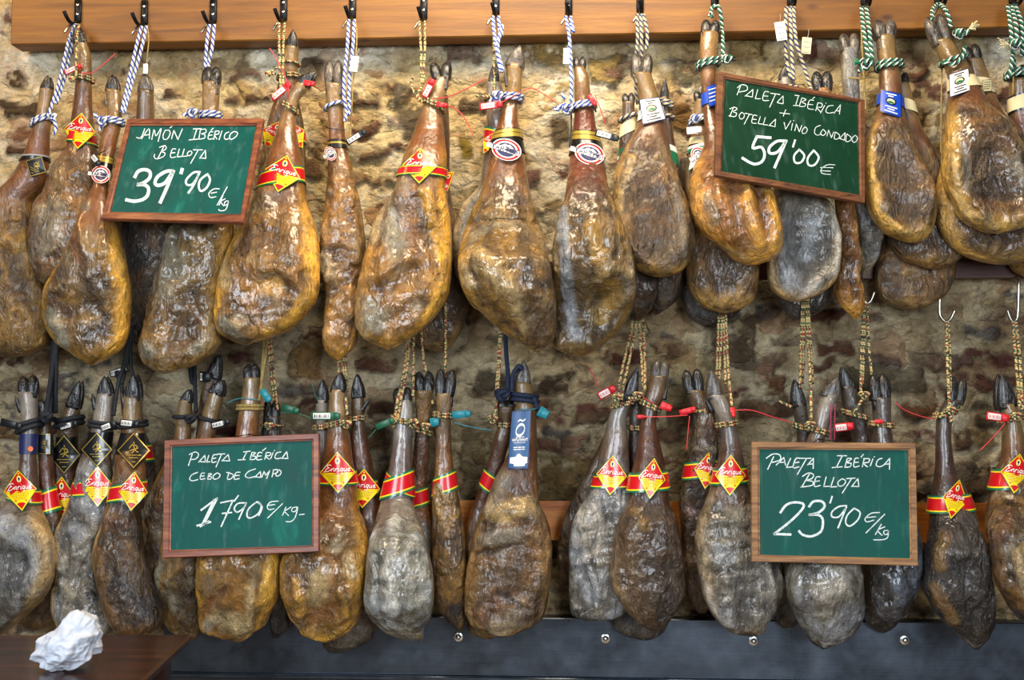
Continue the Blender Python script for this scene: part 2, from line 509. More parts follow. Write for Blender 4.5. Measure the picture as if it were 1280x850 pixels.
def build_wall():
    x0, x1, z0, z1, st = -2.3, 2.3, 0.0, 2.75, .0055
    xs = np.arange(x0, x1 + st, st); zs = np.arange(z0, z1 + st, st); nx, nz = len(xs), len(zs)
    X, Z = np.meshgrid(xs, zs); P = np.stack([X.ravel(), np.zeros(X.size), Z.ravel()], 1)
    w1 = fbm(P * 14, 3, 3).reshape(X.shape); w2 = fbm(P * 14 + 50, 3, 4).reshape(X.shape)
    w3 = fbm(P * 55 + 20, 2, 5).reshape(X.shape); w4 = fbm(P * 55 + 70, 2, 6).reshape(X.shape)
    XW = X + w1 * .026 + w3 * .006; ZW = Z + w2 * .024 + w4 * .006
    big = fbm(P * 5, 4, 11).reshape(X.shape); mid = fbm(P * 22, 4, 12).reshape(X.shape); fine = fbm(P * 70, 3, 13).reshape(X.shape)
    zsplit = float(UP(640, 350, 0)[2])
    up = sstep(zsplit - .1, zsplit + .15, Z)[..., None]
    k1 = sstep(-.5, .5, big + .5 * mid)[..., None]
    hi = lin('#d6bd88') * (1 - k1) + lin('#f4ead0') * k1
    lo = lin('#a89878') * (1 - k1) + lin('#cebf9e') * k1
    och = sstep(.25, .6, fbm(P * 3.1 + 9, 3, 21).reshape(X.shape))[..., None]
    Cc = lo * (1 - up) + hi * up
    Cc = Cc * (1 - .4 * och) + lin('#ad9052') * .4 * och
    Hh = .010 * big + .012 * mid + .006 * fine
    def stone(cx, cz, hw, hh, rot, colr, pro, keep=1., rnd=.5, seed=0):
        R = math.hypot(hw, hh) + .05
        i0, i1 = np.searchsorted(xs, [cx - R, cx + R]); j0, j1 = np.searchsorted(zs, [cz - R, cz + R])
        if i1 <= i0 or j1 <= j0: return
        s = (slice(j0, j1), slice(i0, i1)); c, n_ = math.cos(rot), math.sin(rot)
        dx = XW[s] - cx; dz = ZW[s] - cz; u = dx * c + dz * n_; v = -dx * n_ + dz * c
        rr = rnd * min(hw, hh)
        qx = np.abs(u) - hw + rr; qz = np.abs(v) - hh + rr
        sd = np.hypot(np.maximum(qx, 0), np.maximum(qz, 0)) + np.minimum(np.maximum(qx, qz), 0) - rr
        mk = 1 - sstep(-.006, .004, sd)
        if keep < 1:
            mk = mk * sstep(-.15, .15, mid[s] * .8 + fine[s] * .35 + (keep - .5) * 1.2)
        edge = np.exp(-(sd / .006) ** 2) * (keep > .6)
        Hh[s] = Hh[s] * (1 - .55 * mk) + mk * pro - edge * .005
        tone = (1 + .45 * fbm(np.stack([u.ravel() * 30, v.ravel() * 60, np.full(u.size, seed * 3.1)], 1), 3, seed).reshape(u.shape))[..., None]
        Cc[s] = Cc[s] * (1 - mk[..., None]) + colr * tone * mk[..., None]
        Cc[s] = Cc[s] * (1 - .22 * edge[..., None] * (1 - mk[..., None] * .5))
    z = z0; k = 0
    while z < z1:
        low = z < zsplit + .03
        rh = rng.uniform(.040, .062) if low else rng.uniform(.055, .105)
        x = x0 + rng.uniform(-.1, 0)
        while x < x1:
            wd = rng.uniform(.07, .19) if low else rng.uniform(.05, .17)
            r = rng.random()
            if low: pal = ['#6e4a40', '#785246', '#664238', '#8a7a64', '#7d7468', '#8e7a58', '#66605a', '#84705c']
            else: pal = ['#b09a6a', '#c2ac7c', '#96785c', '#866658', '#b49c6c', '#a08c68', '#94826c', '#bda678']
            colr = lin(pal[int(rng.integers(len(pal)))])
            if r < (.80 if low else .62):
                stone(x + wd / 2, z + rh / 2 + rng.uniform(-.01, .01), wd * .44, rh * rng.uniform(.30, .42), rng.normal(0, .07 if low else .25),
                      colr, rng.uniform(-.004, .012), rng.uniform(.30, .72), rng.uniform(.15, .6), k)
            x += wd + .014; k += 1
        z += rh + .012
    def ps(px, py, w, h, colr, pro=.012, rot=0, keep=.72, rnd=.25):
        p = UP(px, py, 0); m = pxm(0); stone(float(p[0]), float(p[2]), w * m / 2, h * m / 2, -rot, lin(colr) * .75 + lin('#8a7656') * .25, pro, keep, rnd, int(px + py))
    for a in [(690, 484, 56, 26, '#25221f'), (617, 480, 50, 26, '#4f4a40'), (1105, 476, 96, 36, '#5c5748'), (1042, 438, 44, 17, '#5a2c26'), (1030, 457, 34, 12, '#5a302a'),
              (1180, 452, 40, 20, '#5d4440'), (1190, 475, 34, 18, '#6a504a'), (1215, 452, 36, 14, '#5a3a38'), (1240, 480, 40, 20, '#6b4038'), (955, 470, 24, 28, '#6d4a3a'),
              (972, 488, 26, 26, '#70452f'), (915, 430, 60, 70, '#5c5446', .01), (955, 510, 60, 20, '#5d3a2a'), (1150, 512, 46, 16, '#6d3a22'), (1200, 550, 26, 22, '#55342e'),
              (672, 510, 26, 16, '#6b3f34'), (640, 500, 30, 14, '#6a4436'), (690, 557, 40, 14, '#5e3830'), (722, 550, 40, 18, '#6a4a3c'), (745, 520, 50, 16, '#5c4436'),
              (600, 580, 50, 90, '#74694f', .012), (700, 600, 80, 60, '#7a6238', .012), (720, 430, 60, 20, '#6a5040'), (560, 470, 26, 20, '#6f4c3a'), (470, 455, 40, 18, '#6a4034'),
              (480, 510, 40, 18, '#5c3e34'), (465, 550, 36, 24, '#6a5238'), (385, 450, 40, 40, '#8a6a3e', .012), (390, 500, 30, 9, '#3a2418'), (845, 440, 30, 16, '#6b4c3c'), (835, 540, 24, 18, '#6b4838'),
              (850, 520, 30, 22, '#73604a'), (1210, 600, 50, 40, '#6b6052', .012), (1240, 520, 50, 30, '#6f6353', .01),
              (20, 97, 24, 24, '#4a3a24', .01), (35, 140, 50, 18, '#3a2414'), (25, 190, 40, 16, '#4a2a18'), (12, 132, 30, 12, '#2e2014', .012), (40, 490, 30, 20, '#4e3620'), (8, 540, 30, 24, '#5a3e20'),
              (218, 115, 26, 16, '#6b5248'), (291, 100, 18, 9, '#7a5348', .012, -.5), (290, 127, 22, 12, '#7a5a4c'), (307, 92, 30, 10, '#8a6a58'), (330, 125, 40, 12, '#6a4a3c'), (390, 205, 30, 40, '#7a5836'),
              (390, 90, 28, 40, '#8a8068'), (455, 160, 34, 14, '#6a4030', .014, -.3), (460, 133, 40, 10, '#604634'), (500, 118, 22, 30, '#6a6454', .012), (482, 110, 20, 14, '#7a4a3a'), (492, 187, 26, 12, '#6d4634'),
              (470, 195, 30, 10, '#6a4a34'), (513, 155, 30, 44, '#564c3c', .0), (440, 225, 40, 14, '#8a6a44'), (485, 232, 50, 10, '#7a5436'), (592, 130, 40, 16, '#5c4c3c'), (580, 70, 40, 30, '#7d6a5c'),
              (690, 65, 40, 30, '#a5864a', .018), (755, 90, 40, 40, '#b59a5a', .016), (870, 90, 60, 30, '#6f6c5a', .012), (770, 95, 26, 14, '#7a5a4c'), (580, 185, 16, 20, '#9a8428', .0), (700, 165, 20, 40, '#5d5444', .0),
              (850, 150, 30, 40, '#8a6a3c'), (940, 65, 20, 10, '#7a4c3c', .012, -.4), (930, 60, 50, 30, '#c2a468', .02), (1010, 65, 20, 24, '#7a5044'), (1140, 90, 40, 14, '#6a3a30'), (1135, 118, 26, 10, '#54382a'), (1150, 160, 30, 8, '#6d4030')]:
        ps(*a)
    Hh += .0035 * fbm(P * 40 + 3, 4, 31).reshape(X.shape)
    V = np.stack([X.ravel(), -np.clip(Hh + .0, -.02, .0285).ravel(), Z.ravel()], 1)
    idx = np.arange(nx * nz).reshape(nz, nx)
    F = np.stack([idx[:-1, :-1].ravel(), idx[:-1, 1:].ravel(), idx[1:, 1:].ravel(), idx[1:, :-1].ravel()], 1)
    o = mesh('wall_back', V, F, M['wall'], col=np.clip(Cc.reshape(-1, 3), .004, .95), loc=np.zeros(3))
    props(o, 'rough stone and brick wall behind the hanging hams', None, None, 'structure')
    # the masonry body behind the face
    b = MB(); b.box((0, .16, 1.375), (2.3, .12, 1.375), bev=.02)
    return o


build_wall()
fl = MB(); fl.box((0, -2.4, -.03), (3.2, 2.9, .03), bev=.05)
props(fl.build('floor', M['floor'], smooth=False), 'pale stone tile floor', None, None, 'structure')


def rail(name, label, cat, mat_, px_left, py0, py1, dd, x_right=2.15, knots=()):
    a = UP(px_left, py1, dd); zt = float(UP(640, py0, dd)[2]); zb = float(UP(640, py1, dd)[2])
    r = MB(); r.box(((a[0] + x_right) / 2, -(dd + .03) / 2, (zt + zb) / 2), ((x_right - a[0]) / 2, (dd - .03) / 2, (zt - zb) / 2), bev=.10)
    o = r.build(name, mat_, smooth=False); props(o, label, cat)
    return o, zt, zb


rail('beam', 'thick orange pine beam with iron hooks along the top of the wall', 'beam', M['beam'], 13, -32, 45, .095)
rail('rail', 'dark stained wooden rail just below the upper row of hams', 'rail', M['dark_beam'], 25, 327, 351, .055)
rail('board', 'orange wooden board across the wall behind the lower row of hams', 'board', M['orange_board'], 60, 626, 675, .04)


def knots_on_beam():
    pass


# ---------------------------------------------------------------- steel counter back with bolts
def steel():
    d = .075; a = UP(205, 772, d); zt = float(UP(640, 772, d)[2]); zb = float(UP(640, 846, d)[2]); xr = 2.15
    root = empty('steel_backsplash', ((a[0] + xr) / 2, -.04, zb - .3), 'brushed steel panel with round bolts along the wall under the hams', 'backsplash')
    r = MB(); r.box(((a[0] + xr) / 2, -d / 2 - .015, (zt + zb) / 2), ((xr - a[0]) / 2, d / 2 - .015, (zt - zb) / 2), bev=.12)
    r.build('panel_sheet', M['steel'], root, smooth=False)
    r = MB(); r.box(((a[0] + xr) / 2, -d / 2 - .021, zb - .005), ((xr - a[0]) / 2, d / 2 - .009, .006), bev=.4)
    r.build('panel_lip', M['steel'], root, smooth=False)
    r = MB(); r.box(((a[0] + xr) / 2, -d / 2 - .008, zb - .16), ((xr - a[0]) / 2, d / 2 - .022, .149), bev=.05)
    r.build('lower_sheet', M['steel'], root, smooth=False)
    for px, py in ((573, 796), (757, 798), (942, 801), (1131, 800)):
        c = UP(px, py, d); r = MB()
        r.blob(c, (.0135, .003, .0135), nu=20); r.blob(c + np.array([0, -.002, 0]), (.0075, .008, .0075), nu=16)
        r.build('bolt', M['screw'], root)
steel()
# ---------------------------------------------------------------- hams
PAL = {k: {a: lin(c) for a, c in v.items()} for k, v in {
    'gold': dict(leg='#7d4c26', a='#a06e2a', b='#63421c', mold='#9a9078', fat='#d09a34', dark='#2a1b10', pale='#c4aa78'),
    'amber': dict(leg='#744626', a='#8c672a', b='#543b1c', mold='#8f8872', fat='#c8942f', dark='#22180f', pale='#bc9f6a'),
    'brown': dict(leg='#694228', a='#775328', b='#463018', mold='#857a66', fat='#bf9444', dark='#1d140c', pale='#b8995f'),
    'orange': dict(leg='#74482a', a='#ab702c', b='#7e4d20', mold='#8f8060', fat='#d49a36', dark='#281a10', pale='#cca468'),
    'grey': dict(leg='#5c4436', a='#7f7766', b='#524d46', mold='#989a9c', fat='#b4935a', dark='#282420', pale='#c4bbaa'),
    'pale': dict(leg='#67564e', a='#9c988a', b='#6e6a5c', mold='#b2b8ba', fat='#b8a060', dark='#3a3630', pale='#d8d4c8'),
    'dark': dict(leg='#553220', a='#563c20', b='#332214', mold='#5c5446', fat='#8d6a30', dark='#150f0b', pale='#806a48'),
    'black': dict(leg='#463026', a='#403830', b='#25201d', mold='#585e68', fat='#7a5a2c', dark='#0e0d0d', pale='#6a645c'),
    'red': dict(leg='#6a3226', a='#785826', b='#4c3a1c', mold='#8e9296', fat='#c09230', dark='#20150e', pale='#b09258'),
}.items()}
NH = [0]
# depth maps over the picture, so that a ham hangs against the ones behind it instead of passing through them
GX0, GY0, GS = -150, -80, 3.0
GW_, GH_ = int(1580 / GS), int(960 / GS)
FRONT = np.full((GH_, GW_), -1.0, np.float32)
PENDING = []; ALL_HAMS = []


def block(py0, py1, d):
    j0, j1 = int(max(0, (py0 - GY0) / GS)), int((py1 - GY0) / GS); FRONT[j0:j1] = np.maximum(FRONT[j0:j1], d)


block(-80, 64, .096); block(324, 354, .056); block(622, 678, .041); block(768, 870, .084)      # beam, rail, board, steel


def PROJ(V):
    """world points -> photo pixels and distance from the wall"""
    r = np.asarray(V, float) - C0; z = r @ Fv
    return 640 + FPX * (r @ Rv) / z, 425 - FPX * (r @ Uv) / z, -np.asarray(V)[..., 1]


def look(G, px, py, fill=-1.0):
    i = np.clip(((np.asarray(px) - GX0) / GS).astype(int), 0, GW_ - 1); j = np.clip(((np.asarray(py) - GY0) / GS).astype(int), 0, GH_ - 1)
    return G[j, i]


def spread_max(G):
    P = np.pad(G, 1, mode='edge'); R = G.copy()
    for a in range(3):
        for b in range(3): R = np.maximum(R, P[a:a + G.shape[0], b:b + G.shape[1]])
    return R


def hang_all():
    PENDING.sort(key=lambda h: h.key)
    for h in PENDING: h.build()
    PENDING.clear()


DEFER = {'_band': lambda h, *a, **k: h._band(*a, **k)}


def deferred(f):
    """a label is put on when its ham is hung, so that hams in front make room for it"""
    DEFER[f.__name__] = f
    def g(h, *a, **k): h.later.append((f.__name__, (h,) + a, k))
    g.now = f
    return g


class Ham:
    def __init__(s, label, prof, d, pal='amber', t=.065, flat=2.5, fat=(0, 0, 0), mold=.3, dark=.25, wet=.75, wr=1., feats=(), step=2.4,
                 group='hams on the upper rail', hollow=0., legw=.42):
        NH[0] += 1; s.seed = NH[0]; s.later = []
        s.args = (label, prof, d, pal, t, flat, fat, mold, dark, wet, wr, feats, step, group, hollow)
        s.key = d[0] * .3 + d[1] * .7 + t * .3; PENDING.append(s); ALL_HAMS.append(s)

    def build(s):
        global FRONT
        label, prof, d, pal, t, flat, fat, mold, dark, wet, wr, feats, step, group, hollow = s.args; seed = s.seed
        s.y0, s.y1 = prof[0][0], prof[-1][0]; py = [p[0] for p in prof]; xl = [p[1] for p in prof]; xr = [p[2] for p in prof]
        s._py, s._xl, s._xr = py, xl, xr
        H = s.y1 - s.y0; n = max(24, int(H / step))
        u = np.linspace(0, 1, n); ys = s.y0 + H * u
        tail = s.y1 - (s.y1 - ys[ys > s.y1 - 22][0:1]) * (1 - np.linspace(0, 1, 18)[1:]) ** 1.6 if H > 60 else []
        ys = np.concatenate([ys[ys <= s.y1 - 22], tail]) if len(tail) else ys
        s.d0, s.d1 = d; s.t = t; s.flat = flat
        s.wmax = max(b - a for a, b in zip(xl, xr)) * .5 * pxm(sum(d) / 2)
        n = len(ys); s._ad = None; s.fmap = FRONT.copy()
        L, R, D, T, PW, B = s.row(ys)
        xx = np.linspace(-1, 1, 25)
        need = np.full(n, -1.)
        for i in range(n):
            px = (L[i] + R[i]) / 2 + (R[i] - L[i]) / 2 * xx
            f = np.maximum(look(s.fmap, px, np.full(25, ys[i] - 2)), look(s.fmap, px, np.full(25, ys[i] + 2)))
            g = (1 - np.abs(xx) ** PW[i]) ** (1 / PW[i])
            need[i] = np.max(np.where(f > 0, f + .008 - T[i] * g * .8, -1))
        add = np.maximum(need - D, 0); k = 9
        add = np.array([add[max(0, i - k):i + k + 1].max() for i in range(n)])
        add = np.array([add[max(0, i - k):i + k + 1].mean() for i in range(n)])
        s._ad = (ys, add); L, R, D, T, PW, B = s.row(ys)
        m = 84 if step < 3 else 56
        th = np.linspace(0, 2 * math.pi, m, endpoint=False)
        cs, sn = np.cos(th), np.sin(th)                      # sn>0: towards the camera
        X = np.zeros((n, m)); Y = np.zeros((n, m))
        for i in range(n):
            p = np.where(sn > 0, PW[i], 2.2)
            X[i] = np.sign(cs) * np.abs(cs) ** (2 / p); Y[i] = np.sign(sn) * np.abs(sn) ** (2 / p)
        Lp = UP(L, ys, D); Rp = UP(R, ys, D); Cc = (Lp + Rp) / 2; Hw = (Rp - Lp) / 2
        tb = np.minimum(T, np.maximum(D - .034, .008))
        dep = np.where(Y > 0, T[:, None] * Y, tb[:, None] * Y)
        V = Cc[:, None, :] + Hw[:, None, :] * X[..., None]; V[..., 1] -= dep
        # smooth normals of the plain shape
        du = np.roll(V, -1, 1) - np.roll(V, 1, 1); dv = np.gradient(V, axis=0)
        Nn = np.cross(dv, du); Nn /= np.linalg.norm(Nn, axis=2)[..., None] + 1e-9
        if np.mean(Nn[n // 2, sn > .9, 1]) > 0: Nn = -Nn
        Vf = V.reshape(-1, 3); front = np.clip(Y.ravel() * 2.0, 0, 1)
        bw = np.repeat(B, m); xs = X.ravel(); yy = np.repeat(ys, m)
        pxx = ((L + R) / 2)[:, None] + ((R - L) / 2)[:, None] * X; pxx = pxx.ravel()
        q = Vf + seed * 3.17
        q = q + .018 * np.stack([fbm(q * 9 + 5, 2, seed + 61), fbm(q * 9 + 15, 2, seed + 62), fbm(q * 9 + 25, 2, seed + 63)], 1)
        st = np.array([1, 1, .38])
        n_big = fbm(q * 8, 3, seed); n_wr = ridged(q * 21 * np.array([1, 1, .5]), 4, seed + 40); n_fo = ridged(q * 9 * np.array([1, 1, .55]), 2, seed + 140); n_md = fbm(q * 30, 4, seed + 80); n_sm = fbm(q * 75, 2, seed + 5)
        edge = np.repeat(np.clip((s.y1 - ys) / 14, 0, 1), m)       # keep the lower outline
        amp = bw * (.35 + .65 * front)
        disp = wr * (amp * (.0070 * n_big + .0058 * n_wr + .0060 * n_fo + .0046 * n_md + .0018 * n_sm) + .0004 * n_sm + (1 - bw) * (.0014 * n_big + .0016 * ridged(q * 24 * np.array([1, 1, .12]), 2, seed + 33))) * (.3 + .7 * edge)
        sideweight = 1 - .75 * np.abs(xs) ** 6                      # and the side outline
        disp = disp * sideweight
        P = PAL[pal]
        body = P['a'] * 1.0; k = sstep(-.25, .3, n_big * .7 + n_md * .6)[:, None]
        C = (P['a'] * k + P['b'] * (1 - k))
        lg = P['leg'] * (1 + .55 * n_md[:, None] + .3 * n_big[:, None])
        top = np.repeat(sstep(75, 10, ys - s.y0), m)[:, None] * .62   # shin skin turns yellowish by the hoof
        lg = lg * (1 - top) + P['pale'] * .70 * (1 + .4 * n_md[:, None]) * top
        C = lg * (1 - bw[:, None]) + C * bw[:, None]
        tube_w = mold * 1.0
        mw = sstep(.28, .62, fbm(q * 11 * np.array([1, 1, .6]) + 31, 4, seed + 9) * .9 + n_wr * .28 + (mold - .3)) * bw * front
        C = C * (1 - .8 * mw[:, None]) + P['mold'] * .8 * mw[:, None]
        dw = sstep(.22, .55, fbm(q * 13 + 77, 4, seed + 19) - n_wr * .25 + (dark - .25)) * bw
        C = C * (1 - .8 * dw[:, None]) + P['dark'] * .8 * dw[:, None]
        pw = sstep(.45, .8, n_wr) * bw * front * .22
        C = C * (1 - pw[:, None]) + P['pale'] * pw[:, None]
        # fat rims: left, right, bottom
        bot = np.repeat(np.clip((ys - (s.y1 - .22 * H)) / (.22 * H), 0, 1), m)
        fw = (fat[0] * sstep(.62, .9, -xs + .12 * n_big) + fat[1] * sstep(.62, .9, xs + .12 * n_big)) * bw + fat[2] * sstep(.55, .95, bot + .2 * n_big)
        fw = np.clip(fw, 0, 1); fw = fw * sstep(-.6, -.1, n_md + .2) 
        C = C * (1 - fw[:, None]) + P['fat'] * (1 + .2 * n_md[:, None]) * fw[:, None]
        disp = disp * (1 - .6 * fw)
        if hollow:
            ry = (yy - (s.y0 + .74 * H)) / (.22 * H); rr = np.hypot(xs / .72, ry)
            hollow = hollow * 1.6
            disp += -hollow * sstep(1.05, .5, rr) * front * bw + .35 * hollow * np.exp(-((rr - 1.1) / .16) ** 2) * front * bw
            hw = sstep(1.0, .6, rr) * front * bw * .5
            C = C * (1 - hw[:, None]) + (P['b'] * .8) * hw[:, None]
        for ft in feats:
            pts, rad, am = ft[0], ft[1], ft[2]; zone = ft[3] if len(ft) > 3 else None; zs_ = ft[4] if len(ft) > 4 else .8
            dd = np.full(len(pxx), 1e9); jx = pxx + 3.5 * n_md * min(1, rad / 6); jy = yy + 3.5 * n_big * min(1, rad / 6)
            if len(pts) == 1: dd = np.hypot(jx - pts[0][0], jy - pts[0][1])
            for (ax, ay), (bx, by) in zip(pts[:-1], pts[1:]):
                l2 = (bx - ax) ** 2 + (by - ay) ** 2
                tt = np.clip(((jx - ax) * (bx - ax) + (jy - ay) * (by - ay)) / l2, 0, 1)
                dd = np.minimum(dd, np.hypot(jx - ax - tt * (bx - ax), jy - ay - tt * (by - ay)))
            w = np.exp(-(dd / rad) ** 2) * front
            disp += 1.5 * am * w * sideweight
            if zone:
                zw = np.clip(sstep(.25, .7, w + .25 * n_md * (w > .05)) * zs_, 0, 1)[:, None]
                C = C * (1 - zw) + P[zone] * (1 + .25 * n_md[:, None]) * zw
        Vd = Vf + Nn.reshape(-1, 3) * disp[:, None]
        Vd[:, 1] = np.minimum(Vd[:, 1], -.031)
        qx, qy, qd = PROJ(Vd); f = look(s.fmap, qx, qy)
        Vd[:, 1] = -np.maximum(qd, np.where(f > 0, f + .0065, 0))
        qx, qy, qd = PROJ(Vd)
        i_ = np.clip(((qx - GX0) / GS).astype(int), 0, GW_ - 1); j_ = np.clip(((qy - GY0) / GS).astype(int), 0, GH_ - 1)
        fm = np.full((GH_, GW_), -1., np.float32); np.maximum.at(fm, (j_, i_), qd.astype(np.float32)); s.fm = spread_max(fm)
        bm = np.full((GH_, GW_), -9., np.float32); np.maximum.at(bm, (j_, i_), -qd.astype(np.float32)); s.bm = -spread_max(bm)
        FRONT = np.maximum(FRONT, s.fm)
        idx = np.arange(n * m).reshape(n, m); nx = np.roll(idx, -1, 1)
        F = np.stack([idx[:-1].ravel(), idx[1:].ravel(), nx[1:].ravel(), nx[:-1].ravel()], 1)
        Vd = np.vstack([Vd, Vd[:m].mean(0) + [0, 0, .002], Vd[-m:].mean(0) - [0, 0, .001]])
        a = n * m; F = [F, [[a, int(i), int(j)] for i, j in zip(idx[0], nx[0])], [[a + 1, int(j), int(i)] for i, j in zip(idx[-1], nx[-1])]]
        wv = np.clip(wet * (.75 + .5 * n_big) * bw + (1 - bw) * (.25 + .40 * wet), 0, 1); C = C * (.74 + .32 * fw[:, None]); C4 = np.concatenate([np.clip(C, .004, .9), wv[:, None]], 1)
        C4 = np.vstack([C4, C4[:1], C4[-1:]])
        base = UP((xl[-1] + xr[-1]) / 2, s.y1, s.d1)
        s.root = empty('cured_ham', base, label, 'ham', group)
        bA = np.stack([np.concatenate([bw, bw[:1], bw[-1:]]), np.zeros(len(Vd))], 1)
        s.body = mesh('meat', Vd, F, M['ham'], s.root, col=C4, attr=bA)
        s.splat_parts()

    def splat_parts(s):
        global FRONT
        for kind, a, kw in s.later:
            o = (DEFER[kind] if kind in DEFER else getattr(s, kind))(*a, **kw); V = np.array([(s.root.location + o.location + v.co)[:] for v in o.data.vertices])
            qx, qy, qd = PROJ(V); i_ = np.clip(((qx - GX0) / GS).astype(int), 0, GW_ - 1); j_ = np.clip(((qy - GY0) / GS).astype(int), 0, GH_ - 1)
            fm = np.full((GH_, GW_), -1., np.float32); np.maximum.at(fm, (j_, i_), qd.astype(np.float32)); fm = spread_max(fm)
            bm = np.full((GH_, GW_), -9., np.float32); np.maximum.at(bm, (j_, i_), -qd.astype(np.float32)); bm = -spread_max(bm)
            s.bm = np.minimum(s.bm, bm); s.fm = np.maximum(s.fm, fm); FRONT = np.maximum(FRONT, fm)

    def row(s, ys):
        ys = np.atleast_1d(np.asarray(ys, float))
        L = pchip(s._py, s._xl, ys); R = pchip(s._py, s._xr, ys); R = np.maximum(R, L + .6)
        D = s.d0 + (s.d1 - s.d0) * np.clip((ys - s.y0) / (s.y1 - s.y0), 0, 1)
        if s._ad is not None: D = D + np.interp(ys, s._ad[0], s._ad[1])
        w = (R - L) * .5 * pxm(D)
        # body weight: 0 on the shank, 1 on the ham itself (never falls again further down)
        yy = np.linspace(s.y0, s.y1, 160)
        ww = (pchip(s._py, s._xr, yy) - pchip(s._py, s._xl, yy)) * .5 * pxm(s.d0)
        bb = np.maximum.accumulate(sstep(.36, .72, ww / s.wmax)); B = np.interp(ys, yy, bb)
        u = (ys - s.y0) / (s.y1 - s.y0)
        T = s.t * np.tanh(w / s.t * 1.05)
        T = np.minimum(T, s.t)
        PW = 2.1 + (s.flat - 2.1) * B
        return L, R, D, T, PW, B

    def front(s, px, py, off=0.):
        """point on the ham's plain front surface under a photo point"""
        L, R, D, T, PW, B = [float(np.ravel(v)[0]) for v in s.row(py)]
        x = np.clip((px - (L + R) / 2) / max((R - L) / 2, .5), -.97, .97)
        dep = T * (1 - abs(x) ** PW) ** (1 / PW)
        return UP(px, py, D + dep + off)

    def depth(s, py):
        L, R, D, T, PW, B = [float(np.ravel(v)[0]) for v in s.row(py)]; return D, T, (R - L) / 2, (L + R) / 2

    def ring(s, py, off=.002, tilt=0., n=40, a0=0., a1=2 * math.pi, curve=0.):
        """points around the ham at height py (photo pixels); tilt: extra pixels from left to right"""
        out = []
        for a in np.linspace(a0, a1, n):
            c, sn = math.cos(a), math.sin(a)
            y = py + tilt * c * .5 + curve * max(sn, 0)
            L, R, D, T, PW, B = [float(np.ravel(v)[0]) for v in s.row(y)]
            p = PW if sn > 0 else 2.2
            X = math.copysign(abs(c) ** (2 / p), c); Yv = math.copysign(abs(sn) ** (2 / p), sn)
            hw = (R - L) / 2; T2 = T if sn > 0 else min(T, max(D - .034, .008))
            P = UP((L + R) / 2, y, D) + np.array([hw * pxm(D) * X, 0, 0]) + np.array([0, -T2 * Yv, 0])
            nn = np.array([X, -Yv, 0]); nn /= np.linalg.norm(nn) + 1e-9
            out.append(P + nn * off)
        out = np.array(out); qx, qy, qd = PROJ(out); f = look(s.fmap, qx, qy)
        out[:, 1] = -np.maximum(qd, np.where(f > 0, f + .003, 0))
        return out

    # -------- parts
    def hoof(s, bx, by, tx, ty, w, view='front', m='horn', open_=.30, d=None, lean=0.):
        D = float(s.row(s.y0)[2][0]) if d is None else d; u = pxm(D); b = UP(bx, by, D); t = UP(tx, ty, D + lean); ax = t - b; Ln = np.linalg.norm(ax); ax /= Ln
        dep = np.array([0, -1, 0.]); lat = np.cross(ax, dep); lat /= np.linalg.norm(lat); dep = np.cross(lat, ax)
        if lat[0] < 0: lat = -lat
        wm = w * u; r = MB()
        for sg in (-1, 1):
            V = []; F = []; nr, ms = 15, 18
            for i in range(nr):
                q = i / (nr - 1)
                if view == 'front':
                    rl = wm * .29 * (1 + .25 * math.sin(q * 2.2)) * (1 - q ** 3.2) ** .6; rd = wm * .40 * (1 - q ** 2.6) ** .6
                    off = lat * sg * wm * (.235 + open_ * q * .35) * (1 - .12 * q) + dep * (-.08 * wm * q)
                else:
                    rl = wm * .50 * (1 + .12 * math.sin(q * 3)) * (1 - q ** 1.5) ** .8; rd = wm * .24 * (1 - q ** 2.4) ** .6
                    off = dep * sg * wm * (.23 + open_ * q * .2) + lat * wm * .10 * q
                c = b + ax * (Ln * (q * 1.06 - .06)) + off
                for j in range(ms):
                    a = 2 * math.pi * j / ms; ca, sa = math.cos(a), math.sin(a)
                    V.append(c + lat * rl * math.copysign(abs(ca) ** .8, ca) + dep * rd * math.copysign(abs(sa) ** .8, sa))
            for i in range(nr - 1):
                for j in range(ms):
                    a = i * ms + j; e = i * ms + (j + 1) % ms; F.append([a, a + ms, e + ms, e])
            F.append(list(range(ms))); F.append([(nr - 1) * ms + j for j in range(ms)][::-1])
            r.add(V, F)
        o = r.build('hoof', M[m], s.root); return o

    def dewclaw(s, bx, by, tx, ty, w, m='horn', off=.4):
        D, T, hw, cx = s.depth(min(max(by, s.y0), s.y1)); d = D + T * off; b = UP(bx, by, d); t = UP(tx, ty, d + .004)
        q = np.linspace(0, 1, 9)[:, None]; r = MB(); r.tube(b * (1 - q) + t * q, w * pxm(d) * .5 * (1 - q[:, 0] ** 2 * .85), seg=10)
        return r.build('dewclaw', M[m], s.root)

    def band(s, *a, **k): s.later.append(('_band', (s,) + a, k))

    def _band(s, y0, y1, cols=('green', 'yellow', 'red', 'yellow', 'green'), cuts=(0, .10, .17, .83, .90, 1.), tilt=0., name='label_band', off=.0058, label=None, a0=None, a1=None, curve=0.):
        """a strip of printed plastic wrapped round the shank"""
        V = []; F = []; mi = []; n = 49; keys = list(dict.fromkeys(cols))
        full = a0 is None; aa0, aa1 = (0, 2 * math.pi) if full else (a0, a1)
        for c in cuts:
            V += list(s.ring(y0 + (y1 - y0) * c, off, tilt, n, aa0, aa1, curve))
        for k in range(len(cuts) - 1):
            for j in range(n - 1):
                a = k * n + j; F.append([a, a + 1, a + n + 1, a + n]); mi.append(keys.index(cols[k]))
        o = mesh(name, np.array(V), F, [M[k] for k in keys], s.root, mi)
        if label: o['label'] = label
        return o

